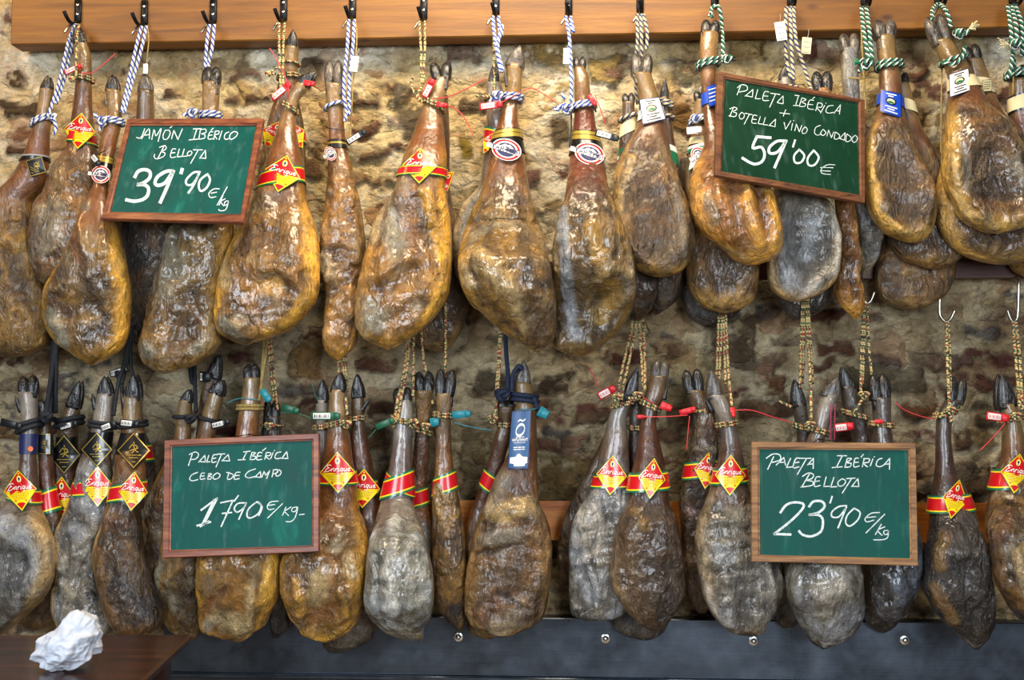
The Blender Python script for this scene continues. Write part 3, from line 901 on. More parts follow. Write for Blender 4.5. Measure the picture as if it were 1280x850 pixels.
    def paper(s, cx, cy, hh, off=.005, flatness=1.5):
        """a gently curved sheet just in front of the shank around a photo point: returns a function pixel -> point"""
        La = s.depth(cy - hh); Lb = s.depth(cy + hh); Lc = s.depth(cy)
        f = lambda y: np.interp(y, [cy - hh, cy, cy + hh], [max(v[0] + v[1], 0) for v in (La, Lc, Lb)])
        Rr = max(Lc[2] * pxm(Lc[0]), .018) * flatness
        def fn(px, py, lift=0.):
            px = np.asarray(px, float); py = np.asarray(py, float)
            xc = Lc[3]; dx = (px - xc) * pxm(Lc[0] + Lc[1])
            dep = f(py) + off + lift - np.minimum(dx * dx / (2 * Rr), .03 + .1 * np.abs(dx) * 0)
            return UP(px, py, dep)
        return fn


def strokes(mb, fn, polys, w, m, lift=.0006, curve=4):
    """flat ribbons of width w (photo pixels) along 2-D polylines, wrapped on a sheet"""
    for pl in polys:
        ww = w
        if isinstance(pl, tuple): pl, ww = pl
        P = np.asarray(pl, float)
        if len(P) == 1: P = np.array([P[0], P[0] + [ww * .5, 0]])
        if len(P) > 2 and curve > 1: P = smooth_path(P, curve)
        elif len(P) == 2: P = smooth_path(P, 4)
        T = np.gradient(P, axis=0); ln = np.linalg.norm(T, axis=1)[:, None] + 1e-9; T /= ln
        Nv = np.stack([-T[:, 1], T[:, 0]], 1); P = P.copy(); P[0] -= T[0] * ww * .35; P[-1] += T[-1] * ww * .35
        A = fn(P[:, 0] + Nv[:, 0] * ww / 2, P[:, 1] + Nv[:, 1] * ww / 2, lift); B = fn(P[:, 0] - Nv[:, 0] * ww / 2, P[:, 1] - Nv[:, 1] * ww / 2, lift)
        n = len(P); V = np.vstack([A, B]); F = [[i, i + 1, n + i + 1, n + i] for i in range(n - 1)]
        mb.add(V, F, m)


def poly2d(mb, fn, pts, m, lift, div=1):
    """filled fan polygon on a sheet"""
    P = np.asarray(pts, float); c = P.mean(0); n = len(P)
    V = [fn(c[0], c[1], lift)]; Q = []
    for i in range(n):
        Q.append(P[i])
        e = P[(i + 1) % n]
        for k in range(1, div): Q.append(P[i] + (e - P[i]) * k / div)
    V += [fn(q[0], q[1], lift) for q in Q]; n = len(Q)
    mb.add(np.array(V), [[0, 1 + i, 1 + (i + 1) % n] for i in range(n)], m)


def ell(cx, cy, rx, ry, n=20, rot=0.):
    a = np.linspace(0, 2 * math.pi, n, endpoint=False); x, y = rx * np.cos(a), ry * np.sin(a); c, s_ = math.cos(rot), math.sin(rot)
    return np.stack([cx + x * c - y * s_, cy + x * s_ + y * c], 1)


SCRIPT = [[(1.05, .95), (.8, 1.12), (.45, 1.05), (.35, .8), (.7, .62), (.3, .45), (.1, .12), (.35, -.05), (.85, .12), (1.1, .35)],
          [(1.2, .5), (1.22, .02)], [(1.22, .25), (1.5, .55), (1.68, .42), (1.68, .05), (1.85, .05)], [(1.95, .5), (1.98, .02)], [(1.98, .25), (2.15, .52), (2.38, .5)],
          [(2.58, .52), (2.58, .06), (2.75, .05)], [(2.6, .78), (2.62, .84)],
          [(3.3, .5), (3.02, .52), (2.88, .22), (3.05, .02), (3.3, .25)], [(3.32, .55), (3.26, -.5), (3.15, -.55)],
          [(3.58, .52), (3.56, .12), (3.75, .02), (3.98, .22), (4.0, .52)], [(4.0, .3), (4.02, .05), (4.15, .05)],
          [(4.3, .28), (4.58, .34), (4.56, .52), (4.36, .5), (4.28, .22), (4.48, .02), (4.8, .16)],
          [(.45, 1.05), (.1, 1.0), (-.25, .55)], [(.2, .05), (-.15, -.1)]]


@deferred
def diamond(h, cx, cy, hw, hh, rot=0., flatness=1.7, off=.0085, group_label=None, shift=0.):
    """printed red and yellow diamond label with its lettering"""
    fn0 = h.paper(cx, cy, hh, off, flatness); c, s_ = math.cos(rot), math.sin(rot)
    def fn(u, v, lift=0.):           # unit diamond -> sheet; v up
        u = np.asarray(u, float) * hw; v = -np.asarray(v, float) * hh
        return fn0(cx + u * c - v * s_, cy + u * s_ + v * c, lift)
    mb = MB(); n = 18
    def cell(k, lift, mt, top=None):
        """diamond of half size k, optionally only upper or lower part, cut along the level v=top"""
        g = np.linspace(-1, 1, n + 1) * k
        for i in range(n):
            for j in range(n):
                q = [(g[i], g[j]), (g[i + 1], g[j]), (g[i + 1], g[j + 1]), (g[i], g[j + 1])]      # a=(u+v), b=(v-u)
                uv = [((a - b) / 2, (a + b) / 2) for a, b in q]
                if top == 'up' and i + j < n: 
                    if i + j == n - 1: tri = [uv[1], uv[2], uv[3]]
                    else: continue
                    V = fn([t[0] for t in tri], [t[1] for t in tri], lift); mb.add(V, [[0, 1, 2]], mt); continue
                V = fn([t[0] for t in uv], [t[1] for t in uv], lift); mb.add(V, [[0, 1, 2, 3]], mt)
    cell(1.0, 0, 0); cell(.965, .0006, 1); cell(.91, .0012, 2, 'up')
    poly2d(mb, fn, [(-.91, 0), (-.45, 0), (0, 0), (.45, 0), (.91, 0), (.81, -.10), (.4, -.10), (0, -.10), (-.4, -.10), (-.81, -.10)], 2, .0012, 3)
    for u0, v0 in ((0, .60),):
        poly2d(mb, fn, ell(u0, v0 - .06, .14, .17), 1, .0022); poly2d(mb, fn, ell(u0, v0 - .08, .10, .125), 4, .0026); poly2d(mb, fn, ell(u0, v0 - .05, .06, .075, 10), 3, .003)
        poly2d(mb, fn, [(-.02, .40), (.02, .40), (.02, .5), (-.02, .5)], 3, .003); poly2d(mb, fn, ell(u0, v0 + .19, .05, .04, 8), 1, .0022)
    sc = 1.42 / 4.9
    W_ = lambda P: [(-.70 + (x + .22 * y) * sc, .05 + y * sc * .95) for x, y in P]
    for P in SCRIPT:
        Q = smooth_path(W_(P), 3) if len(P) > 2 else np.array(W_(P)); T = np.gradient(Q, axis=0); T /= np.linalg.norm(T, axis=1)[:, None] + 1e-9
        wv = .017; Nv = np.stack([-T[:, 1] * wv, T[:, 0] * wv * 1.1], 1)
        A = fn(Q[:, 0] + Nv[:, 0], Q[:, 1] + Nv[:, 1], .0024); B = fn(Q[:, 0] - Nv[:, 0], Q[:, 1] - Nv[:, 1], .0024); k = len(Q)
        mb.add(np.vstack([A, B]), [[i, i + 1, k + i + 1, k + i] for i in range(k - 1)], 4)
    for v, w in ((-.17, .60), (-.25, .53), (-.33, .46), (-.41, .36)):
        x = -w
        rr = np.random.default_rng(int(cx * 7 + v * 100))
        while x < w - .05:
            l = rr.uniform(.05, .13); e = min(x + l, w); poly2d(mb, fn, [(x, v - .014), (e, v - .014), (e, v + .018), (x, v + .018)], 5, .0014); x = e + .035
    poly2d(mb, fn, [(-.40, -.47), (-.22, -.46), (-.29, -.53)], 2, .0014); poly2d(mb, fn, [(.40, -.47), (.22, -.46), (.29, -.53)], 2, .0014)
    poly2d(mb, fn, [(-.26, -.62), (-.1, -.57), (.1, -.57), (.26, -.62), (0, -.88)], 2, .0014)
    o = mb.build('diamond_label', [M['green'], M['yellow'], M['red'], M['black'], M['white'], M['mustard']], h.root, smooth=True)
    return o


@deferred
def black_diamond(h, cx, cy, hw, hh, rot=0., off=.010, square=False):
    fn0 = h.paper(cx, cy, hh, off, 1.8); c, s_ = math.cos(rot), math.sin(rot)
    def fn(u, v, lift=0.):
        u = np.asarray(u, float) * hw; v = -np.asarray(v, float) * hh
        return fn0(cx + u * c - v * s_, cy + u * s_ + v * c, lift)
    mb = MB(); P = [(-1, 1), (1, 1), (1, -1), (-1, -1)] if square else [(0, 1), (1, 0), (0, -1), (-1, 0)]
    P = np.array(P, float)
    poly2d(mb, fn, P, 0, 0, 6); 
    for k in (.93,):
        Q = P * k
        strokes(mb, fn, [[Q[i], Q[(i + 1) % 4]] for i in range(4)], .05, 1, .0008)
    strokes(mb, fn, [[(-.25, .12), (-.05, .32), (.05, .05), (-.08, -.12)], [(.05, .3), (.22, .2), (.1, .02), (.26, -.1)], [(-.2, .0), (.25, .12)], [(0, .45), (.04, .38)]], .06, 1, .0008)
    strokes(mb, fn, [[(-.42, -.26), (-.16, -.26)], [(-.1, -.26), (.18, -.26)], [(.24, -.26), (.42, -.26)], [(-.26, -.4), (.26, -.4)], [(-.1, -.62), (.1, -.62)]], .04, 1, .0008)
    return mb.build('black_label', [M['black'], M['gold']], h.root)


BLOCK = {'T': [[(0, 1), (.8, 1)], [(.4, 1), (.4, 0)]], 'A': [[(0, 0), (.4, 1), (.8, 0)], [(.18, .38), (.62, .38)]], 'R': [[(0, 0), (0, 1), (.55, 1), (.6, .6), (0, .5)], [(.25, .5), (.7, 0)]],
         'E': [[(.65, 1), (0, 1), (0, 0), (.65, 0)], [(0, .5), (.5, .5)]], 'S': [[(.6, .9), (.2, 1), (.1, .7), (.55, .4), (.5, .05), (.05, .1)]]}


@deferred
def round_label(h, cx, cy, rx, ry, rot=.25, y0=None, off=.0095):
    """white oval with red and blue rings and block lettering over a black band"""
    fn0 = h.paper(cx, cy, ry * 1.6, off, 1.7); c, s_ = math.cos(rot), math.sin(rot)
    def fn(u, v, lift=0.):
        u = np.asarray(u, float) * rx; v = -np.asarray(v, float) * ry
        return fn0(cx + u * c - v * s_, cy + u * s_ + v * c, lift)
    mb = MB()
    for k, (r_, mt) in enumerate(((1.0, 0), (.93, 1), (.76, 0), (.64, 2))):
        V = ell(0, 0, r_, r_, 28); poly2d(mb, fn, V, mt, .0005 * k)
    poly2d(mb, fn, [(-.46, .22), (-.16, .50), (.0, .40), (.14, .52), (.46, .22)], 0, .0025)
    P = np.array([(-1.35, .22), (-.9, .24), (0, .22), (.86, .18), (.86, -.26), (0, -.22), (-.9, -.2), (-1.35, -.22)]); poly2d(mb, fn, P, 0, .003, 4)
    x = -1.02
    for ch in 'TARTES':
        strokes(mb, fn, [[(x + a * .30, -.16 + b * .36) for a, b in pl] for pl in BLOCK[ch]], .07, 2, .0038, 1); x += .32
    return mb.build('round_label', [M['white'], M['red'], M['navy'], M['black']], h.root)


@deferred
def band_label(h, pts, mt, edge, emblem='oval', off=.0105, name='paper_label', inkm='black'):
    """four-cornered paper label (photo corners) with an oval emblem and small lines"""
    P = np.asarray(pts, float); cx, cy = P.mean(0); hh = (P[:, 1].max() - P[:, 1].min()) / 2
    fn0 = h.paper(cx, cy, hh, off, 1.6)
    def fn(u, v, lift=0.):           # u,v in 0..1 ; v down
        u = np.asarray(u, float)[..., None]; v = np.asarray(v, float)[..., None]
        q = (P[0] * (1 - u) + P[1] * u) * (1 - v) + (P[3] * (1 - u) + P[2] * u) * v
        return fn0(q[..., 0], q[..., 1], lift)
    mb = MB(); g = np.linspace(0, 1, 11)
    for m_, a, b, lift in ((0, 0, 1, 0), (1, .04, .96, .0007)):
        gg = a + (b - a) * g
        for i in range(10):
            for j in range(10): mb.add(fn([gg[i], gg[i + 1], gg[i + 1], gg[i]], [gg[j], gg[j], gg[j + 1], gg[j + 1]], lift), [[3, 2, 1, 0]], m_)
    if emblem == 'oval':
        poly2d(mb, fn, ell(.5, .42, .25, .15), 3, .0018); poly2d(mb, fn, ell(.5, .42, .19, .11), 4, .0022); poly2d(mb, fn, [(.33, .45), (.5, .40), (.67, .45), (.6, .51), (.4, .51)], 2, .0026)
        rows = ((.12, .28, .74), (.21, .38, .62), (.66, .25, .78), (.76, .36, .66), (.87, .22, .8))
    else:
        rows = ((.2, .15, .85), (.38, .15, .8), (.56, .15, .85), (.74, .15, .7))
    rr = np.random.default_rng(int(cx))
    for v, a, b in rows:
        x = a
        while x < b: e = min(x + rr.uniform(.05, .12), b); strokes(mb, fn, [[(x, v), (e, v)]], .045, 5, .0016); x = e + .035
    return mb.build(name, [M[edge], M[mt], M['green'], M['black'], M['cream'], M[inkm]], h.root)


def seal(h, px, py, ln, w, ang, m='sealred', tail=None, d=None, sticker=True, tailm=None, off=.018):
    """plastic security seal: flat tag with a barcode sticker and a tie tail"""
    D = (max(h.depth(min(max(py, h.y0), h.y1))[0] + h.depth(min(max(py, h.y0), h.y1))[1], float(np.max(look(FRONT, px + np.linspace(-.6, .6, 7) * ln, np.full(7, py))))) if d is None else d) + off * .6; u = pxm(D); c = UP(px, py, D); a = math.radians(ang)
    ax = np.array([[math.cos(a), -.12, -math.sin(a)], [0, 0, 0], [math.sin(a), 0, math.cos(a)]]); ax[0] /= np.linalg.norm(ax[0]); ax[1] = np.cross(ax[2], ax[0]); ax[1] /= np.linalg.norm(ax[1])
    mb = MB(); mb.box(c, (ln * u / 2, .0016, w * u / 2), ax, .5); mb.box(c + ax[0] * ln * u * .5, (w * u * .42, .004, w * u * .42), ax, .5)
    mb.tube(smooth_path([c + ax[0] * ln * u * .5, c + ax[0] * ln * u * .5 + np.array([.004, .012, -.004]), c + ax[0] * ln * u * .45 + np.array([0, .026, 0])], 5), .0013, seg=6)
    if tail: mb.tube(smooth_path([UP(x, y, D + k) for x, y, k in tail], 8), .0012, 1, 6)
    o = mb.build('seal_tag', [M[m], M[tailm or m]], h.root)
    if sticker:
        s_ = MB(); f = c - ax[1] * 0 + ax[0] * (-ln * u * .08); nrm = ax[1] if ax[1][1] < 0 else -ax[1]; f = f + nrm * .0022
        s_.box(f, (ln * u * .33, .0003, w * u * .36), ax, .2)
        for k in range(9):
            s_.box(f + nrm * .0005 + ax[0] * ln * u * .33 * (-.8 + k * .2), (ln * u * .33 * (.03 + .035 * (k % 3 == 0)), .0003, w * u * .20), ax, .1, 1)
        s_.build('barcode_sticker', [M['white'], M['black' if m != 'sealred' else 'redtie']], o)
    return o
# ---------------------------------------------------------------- upper row of hams
U = {}
B_, M_, F_ = (.135, .075), (.150, .150), (.165, .235)
U['1'] = Ham('dark end ham of the upper row, tied with a slanting blue and white rope', [(112, 51, 66), (141, 47, 63.5), (169, 39, 61), (198, 29, 60), (226, 12, 57), (257, -20, 40), (300, -40, 45), (340, -48, 52), (380, -50, 59), (410, -48, 62), (430, -35, 58), (442, -12, 38), (447, 6, 14)],
             (.15, .12), 'amber', .055, mold=.1, dark=.32, wet=.2, fat=(0, .2, 0))
U['2'] = Ham('reddish ham hung by its hoof on the first hook under a red barcode seal', [(51, 92, 107), (71, 93, 113), (99, 94.6, 114), (127, 93, 114), (155, 89, 116), (184, 85, 120), (198, 78, 121), (220, 64, 122), (235, 58, 123), (257, 46, 123), (281, 41, 121), (306, 38, 116), (327, 41, 110), (342, 47, 102), (355, 58, 92), (362, 70, 80)],
             (.155, .125), 'brown', .05, mold=.32, dark=.15, wet=.6, feats=[([(95, 230), (80, 290), (62, 330)], 6, .004), ([(72, 310), (60, 335)], 9, -.004)])
U['3'] = Ham('glossy amber ham with a yellow rim and a white round label beside the 39\'90 board', [(113, 133, 150), (127, 134, 151), (141, 135, 152), (158, 131, 150), (175, 127, 146), (198, 123, 141), (235, 116, 134), (251, 108, 138), (266, 104, 142), (281, 99, 147), (296, 93, 150), (312, 87, 154), (342, 69, 160), (358, 60, 162), (373, 56, 163), (391, 56, 162), (410, 61, 160.6), (428, 72, 156), (440, 89, 147), (452, 106, 126), (456, 115, 118)],
             F_, 'amber', .062, fat=(.8, .9, .3), mold=.35, dark=.3, wet=1, wr=1.2,
             feats=[([(128, 385)], 13, -.012, 'dark', .5), ([(108, 275), (118, 320), (128, 365)], 6, .006), ([(75, 395), (90, 425)], 12, .003, 'mold', .8), ([(140, 290), (135, 350), (150, 410)], 5, .005), ([(100, 300), (112, 325)], 8, .002, 'leg', .7), ([(112, 262)], 10, .002, 'mold', .6)])
U['4'] = Ham('dark brown ham mostly covered by the 39\'90 board, grey hoof showing above it', [(113, 173, 191), (150, 171, 192), (200, 163, 200), (260, 150, 215), (300, 145, 222), (350, 148, 225), (400, 158, 215), (425, 168, 200), (432, 180, 186)], (.15, .085), 'dark', .05, dark=.3, wet=.3, mold=.1, step=4)
U['5'] = Ham('wrinkled grey and ochre ham hanging out from under the 39\'90 board', [(104, 253.7, 275), (118, 253.6, 274), (144, 253, 273), (180, 248, 276), (220, 236, 282), (250, 226, 288), (278, 218, 291), (296, 211, 291), (320, 203, 287), (342, 196, 284), (370, 190, 279), (400, 184, 276), (425, 179, 277), (440, 177, 268), (452, 181, 250), (460, 189, 234), (466, 205, 213)],
             (.165, .215), 'amber', .062, fat=(0, .5, .1), mold=.5, dark=.25, wet=1, wr=1.3,
             feats=[([(208, 310), (196, 370), (186, 430)], 4, -.005, 'dark', .4), ([(220, 300), (210, 360), (205, 420)], 5, .005), ([(250, 390), (235, 425)], 16, -.006, 'b', .6), ([(195, 440)], 12, .002, 'mold', .9), ([(240, 290), (245, 340), (230, 385)], 6, .005)])
U['6'] = Ham('dark ham with a pointed hoof behind the golden ham, its diamond labels peeping out', [(59, 357, 373), (96, 350, 372), (127, 343, 374), (155, 335, 379), (184, 330, 381), (226, 324, 382), (280, 308, 383), (350, 305, 385), (390, 320, 375), (402, 340, 355)], (.135, .08), 'brown', .045, dark=.4, wet=.4, step=3)
U['7'] = Ham('broad golden ham whose bent hoof points aside, hanging next to the 39\'90 board', [(106, 369, 386), (113, 365, 383.6), (127, 356.8, 372.5), (141, 352.5, 369.5), (158, 348, 369.5), (175, 342.6, 372), (198, 334, 376.5), (220, 327, 379), (244, 319, 382), (266, 309, 388), (281, 302, 393), (296, 294, 397), (327, 281, 400), (358, 273, 399), (373, 272, 395.7), (391, 270, 384), (406, 271, 369), (419, 279, 347), (428, 295, 318), (431, 303, 309)],
             (.19, .245), 'gold', .065, fat=(.7, .9, .2), mold=.35, dark=.2, wet=1, wr=1.0,
             feats=[([(350, 362)], 15, -.013, 'fat', .55), ([(328, 348), (345, 338), (372, 346), (380, 362)], 6, .007, 'a', .7), ([(357, 285), (352, 320)], 6, -.006, 'dark', .55), ([(336, 250), (345, 290), (334, 335)], 8, .006), ([(392, 365), (372, 400), (345, 418)], 9, .003, 'fat', .95), ([(277, 372), (275, 400)], 6, .002, 'fat', .7), ([(308, 402)], 9, .006, 'pale', .7), ([(308, 402)], 4, -.004, 'leg', .5), ([(282, 330), (290, 355)], 9, .002, 'pale', .7), ([(370, 300), (380, 330), (372, 345)], 7, .006, 'a', .6), ([(290, 405), (305, 420)], 9, 0, 'mold', .8)])
U['8'] = Ham('slim ham seen edge-on between two broad golden hams, grey seal on its shank', [(106, 407.5, 427.5), (127, 408, 428), (147, 410, 429.5), (170, 411, 431), (186, 411, 434), (212, 410, 441), (237, 409, 446), (251, 408, 449.6), (281, 405, 454), (306, 401, 456.7), (324, 398.6, 456), (342, 399, 453.6), (358, 407, 451), (379, 410, 449.6), (403, 407, 448), (422, 406, 446.6), (434, 408, 442), (446, 414, 430), (451, 421, 424)],
             (.16, .19), 'gold', .055, flat=2.2, mold=.25, dark=.25, wet=.9, wr=1.3, fat=(.2, .2, .2), feats=[([(410, 325), (418, 345)], 8, .008, 'pale', .6), ([(405, 352)], 6, -.006), ([(440, 250), (448, 310), (440, 370)], 5, .004), ([(425, 230), (428, 280)], 6, .003, 'a')])
U['9'] = Ham('large golden ham with a straight yellow rim and a black cup-shaped hoof', [(98, 545, 562), (107, 540, 560), (124, 532.6, 556), (136, 527, 553), (155, 521, 554), (175, 514, 556), (198, 504, 558.5), (220, 498, 557), (235, 494, 556.5), (251, 485, 559), (266, 475, 562), (281, 468, 563.7), (312, 459, 565), (342, 451, 564), (367, 446.6, 561), (388, 444.5, 550), (403, 445, 537), (419, 453, 518), (431, 469.5, 500), (436, 482, 490)],
             (.165, .245), 'gold', .066, fat=(.25, .95, .25), mold=.4, dark=.15, wet=1, wr=1.0,
             feats=[([(483, 352), (497, 342), (513, 331)], 5.5, .010, 'a', .7), ([(503, 362), (520, 345)], 10, -.009, 'b', .5), ([(535, 245), (543, 290), (556, 330), (556, 365), (535, 400)], 8, .004, 'fat', .95), ([(530, 250), (537, 290), (547, 325)], 3, -.005, 'dark', .5), ([(505, 250), (515, 290), (523, 320)], 12, .003, 'leg', .5), ([(470, 385), (475, 410)], 11, .002, 'mold', .9), ([(478, 265), (470, 300)], 8, .002, 'pale', .6), ([(520, 385), (490, 405)], 9, -.004, 'b', .4), ([(490, 300), (483, 330)], 6, .005)])
U['9b'] = Ham('dark ham hidden behind the large yellow-rimmed ham, only its base and label showing', [(120, 545, 560), (180, 535, 562), (230, 522, 562), (280, 510, 570), (340, 505, 581), (380, 505, 586), (410, 510, 578), (430, 522, 565), (440, 540, 556)], (.13, .075), 'dark', .048, wet=.4, fat=(0, .3, .4), step=3)
U['10'] = Ham('pale mottled ham tucked behind the ham with the knotted blue and white rope', [(104, 608, 626), (150, 608, 640), (190, 605, 645), (210, 603, 648), (229, 600, 650), (257, 579, 655), (281, 568, 660), (312, 565, 660), (342, 569, 650), (367, 581, 640), (385, 592, 625), (392, 605, 612)],
              (.15, .10), 'grey', .05, wet=.9, mold=.5, dark=.1, fat=(.5, 0, .5))
U['11'] = Ham('broad ochre ham with a big knotted blue and white rope at its hoof', [(82, 632, 654.6), (99, 633, 653), (113, 632, 652), (133, 628, 647.6), (147, 624, 648), (167, 618, 651), (184, 613, 654), (203, 611, 656.5), (226, 606, 660), (251, 597, 665.5), (266, 589, 670), (281, 583, 674.7), (296, 578, 679), (312, 574.7, 684), (327, 573, 687), (342, 574, 690), (358, 577, 692), (373, 584, 694.5), (388, 598, 695.5), (403, 615, 695.5), (419, 633, 694.5), (428, 648, 690), (436, 663, 680), (440, 670, 674)],
              F_, 'amber', .066, fat=(.4, .1, .15), mold=.15, dark=.3, wet=1, wr=1.2,
              feats=[([(604, 332), (630, 352), (648, 378), (660, 410)], 11, .007, 'pale', .7), ([(590, 350), (610, 385), (640, 415)], 11, -.006, 'dark', .4), ([(625, 250), (622, 290), (608, 322)], 6, .005), ([(617, 285), (612, 310)], 5, -.005, 'dark', .5), ([(640, 240), (652, 300), (668, 360)], 8, .003, 'dark', .4), ([(580, 335), (590, 360)], 7, .004, 'pale', .6), ([(664, 380), (676, 425)], 16, -.003, 'b', .7)])
U['12'] = Ham('reddish-shanked ham with a blue-grey streak and its hoof between two knots of rope', [(85, 718, 731), (99, 718, 736), (118, 718, 738), (136, 718, 742), (158, 716.7, 745), (175, 715, 749), (198, 712, 755), (220, 710, 758), (235, 708, 761), (251, 705, 767), (266, 700, 774), (281, 696, 780), (312, 691, 789), (342, 690, 794), (360, 691, 795), (382, 691, 792), (403, 691, 781), (420, 689, 766), (432, 691, 752), (440, 703, 742), (445, 716, 730)],
              F_, 'red', .064, fat=(.1, .3, .2), mold=.25, dark=.3, wet=1, wr=1.3,
              feats=[([(703, 265), (706, 320), (712, 380), (716, 420)], 8, .003, 'mold', .85), ([(745, 350), (765, 335), (785, 345)], 5, .006, 'pale', .6), ([(768, 362), (752, 395)], 14, -.008, 'fat', .4), ([(740, 290), (748, 330)], 10, .003, 'fat', .55), ([(725, 360), (738, 395), (735, 430)], 6, .005), ([(722, 420)], 10, .003, 'mold', .7)])
U['13'] = Ham('dark narrow ham behind the ham with the white paper label, banded rope on its shank', [(128, 778, 793), (150, 777, 794), (180, 774, 797), (220, 772, 800), (260, 775, 815), (320, 782, 822), (360, 786, 822), (385, 787, 815), (401, 788, 800)], (.15, .09), 'dark', .04, wet=.35, step=3)
U['15'] = Ham('dark ham whose black hoof shows just behind the white paper label', [(122, 824, 836), (170, 826, 842), (220, 828, 850), (280, 822, 858), (330, 818, 858), (370, 813, 850), (388, 815, 830), (393, 818, 822)], (.135, .08), 'dark', .04, wet=.3, step=3)
U['14'] = Ham('brown flat-faced ham wearing a white paper label with a green oval', [(93, 789, 814), (113, 796.5, 820.5), (124, 798, 825), (140, 799, 829), (153, 798, 832), (170, 790, 835), (184, 782, 837), (198, 775, 839), (220, 768, 846), (235, 766, 851.6), (251, 766, 858), (281, 767.5, 867), (299, 770.6, 868), (315, 776.7, 865), (327, 784, 861), (336, 794, 855), (342, 806, 848), (346, 819, 832)],
              F_, 'brown', .056, flat=3.6, fat=(.4, .2, .4), mold=.0, dark=.2, wet=.3, wr=.55, hollow=.008,
              feats=[([(790, 200), (776, 240), (772, 285), (790, 322)], 5, .002, 'pale', .5), ([(840, 235), (850, 290), (852, 320)], 5, .005, 'mold', .5), ([(800, 300), (830, 325)], 14, 0, 'dark', .4), ([(812, 180), (806, 215)], 5, .004)])
U['17b'] = Ham('blackish ham whose rounded base hangs lowest behind the oval brown one', [(200, 850, 900), (300, 845, 925), (345, 846, 935), (380, 853, 930), (398, 862, 914), (406, 876, 892)], (.09, .06), 'black', .04, wet=.2, step=4)
U['17'] = Ham('oval dark brown ham hanging lower behind the glossy golden one', [(125, 868, 884), (150, 866, 886), (180, 862, 892), (215, 856, 905), (260, 856, 930), (300, 857, 945), (336, 857, 948), (355, 859, 947), (373, 868, 942), (385, 882, 930), (391, 900, 912)],
              (.16, .145), 'brown', .05, flat=3.4, fat=(.2, .2, .6), mold=.05, dark=.35, wet=.4, hollow=.007, wr=.7)
U['16'] = Ham('glossy golden ham with rounded folds, the 59\'00 board resting against it', [(42, 876, 898), (65, 874, 897.6), (85, 875, 895), (113, 877, 895), (141, 879, 896), (160, 880, 900), (178, 880, 910), (192, 875, 925), (212, 866, 945), (235, 862, 962), (257, 863, 971), (275, 868, 976), (290, 877, 979), (303, 893, 979), (315, 908, 976), (324, 917, 966), (331, 932, 948)],
              (.17, .235), 'orange', .064, fat=(.5, .9, .8), mold=0, dark=.1, wet=1, wr=.55,
              feats=[([(893, 235), (905, 275), (912, 300)], 7, .008, 'a', .8), ([(925, 230), (935, 280), (945, 310)], 8, .009, 'fat', .6), ([(955, 240), (966, 285), (962, 312)], 8, .007, 'fat', .9), ([(910, 240), (920, 290)], 4, -.005, 'leg', .6), ([(942, 235), (952, 290)], 4, -.005, 'leg', .5), ([(880, 250), (893, 280)], 6, .001, 'mold', .6), ([(905, 312), (930, 324)], 4, .003, 'mold', .4)])
U['18b'] = Ham('blue-black ham peeping out below the grey hollow one under the 59\'00 board', [(200, 975, 1015), (280, 968, 1038), (350, 968, 1042), (375, 972, 1037), (390, 980, 1025), (399, 993, 1008)], (.09, .075), 'black', .045, wet=.5, step=4)
U['18'] = Ham('grey hollow-faced ham under the 59\'00 board, held by three strands of rope', [(98, 972, 990), (150, 975, 1005), (200, 970, 1020), (240, 966, 1026), (276, 962, 1044), (307, 960, 1049), (333, 959, 1048), (350, 960, 1043), (362, 965, 1033), (372, 977, 1016), (377, 988, 1000)],
              (.16, .215), 'grey', .052, flat=3.8, fat=(.5, .7, .9), mold=.55, dark=.2, wet=.55, hollow=.010, wr=.9,
              feats=[([(1032, 255), (1042, 300), (1040, 345)], 5, .007, 'pale', .7), ([(1012, 280), (1005, 320)], 10, -.003, 'mold', .8), ([(1008, 290)], 7, .001, 'pale', .6), ([(985, 350)], 12, 0, 'mold', .8)])
U['19'] = Ham('narrow orange ham seen edge-on under the corner of the 59\'00 board', [(112, 1018, 1038), (160, 1025, 1050), (210, 1035, 1062), (251, 1044, 1067), (275, 1046, 1071), (300, 1050, 1073), (324, 1050, 1077), (345, 1046, 1074), (364, 1042, 1079), (384, 1053, 1080), (394, 1062, 1076), (399, 1068, 1072)],
              (.15, .165), 'orange', .045, flat=2.2, fat=(.3, .5, .6), mold=.1, dark=.15, wet=.7, wr=.9, feats=[([(1055, 325), (1060, 350), (1065, 375)], 6, -.004, 'black' if False else 'dark', .6)])
U['20'] = Ham('blue-grey ham hanging between the 59\'00 board and the blue-labelled ham', [(62, 1052, 1072), (90, 1052, 1073), (118, 1054, 1074), (160, 1056, 1082), (220, 1062, 1098), (256, 1068, 1104), (288, 1070, 1104), (313, 1072, 1099), (335, 1075, 1089), (347, 1077, 1081)], (.145, .125), 'grey', .045, wet=.4, mold=.6, fat=(.3, 0, .3), step=3)
U['22'] = Ham('brown ham behind the blue-labelled ham, its rounded base just below it', [(105, 1118, 1136), (150, 1122, 1148), (185, 1118, 1165), (220, 1110, 1182), (270, 1108, 1195), (300, 1110, 1200), (315, 1117, 1201), (325, 1128, 1196), (332, 1145, 1185), (336, 1158, 1172)], (.145, .11), 'brown', .048, flat=3, wet=.35, fat=(0, 0, .3), step=3)
U['23'] = Ham('brown ham base hanging lowest, beneath the blue-labelled ham and above a steel hook', [(180, 1125, 1160), (260, 1100, 1185), (320, 1096, 1193), (345, 1094, 1192), (360, 1096, 1186), (372, 1101, 1176), (381, 1113, 1162), (386, 1128, 1146)], (.085, .075), 'brown', .045, flat=3, wet=.25, mold=.2, fat=(0, 0, .2), step=3)
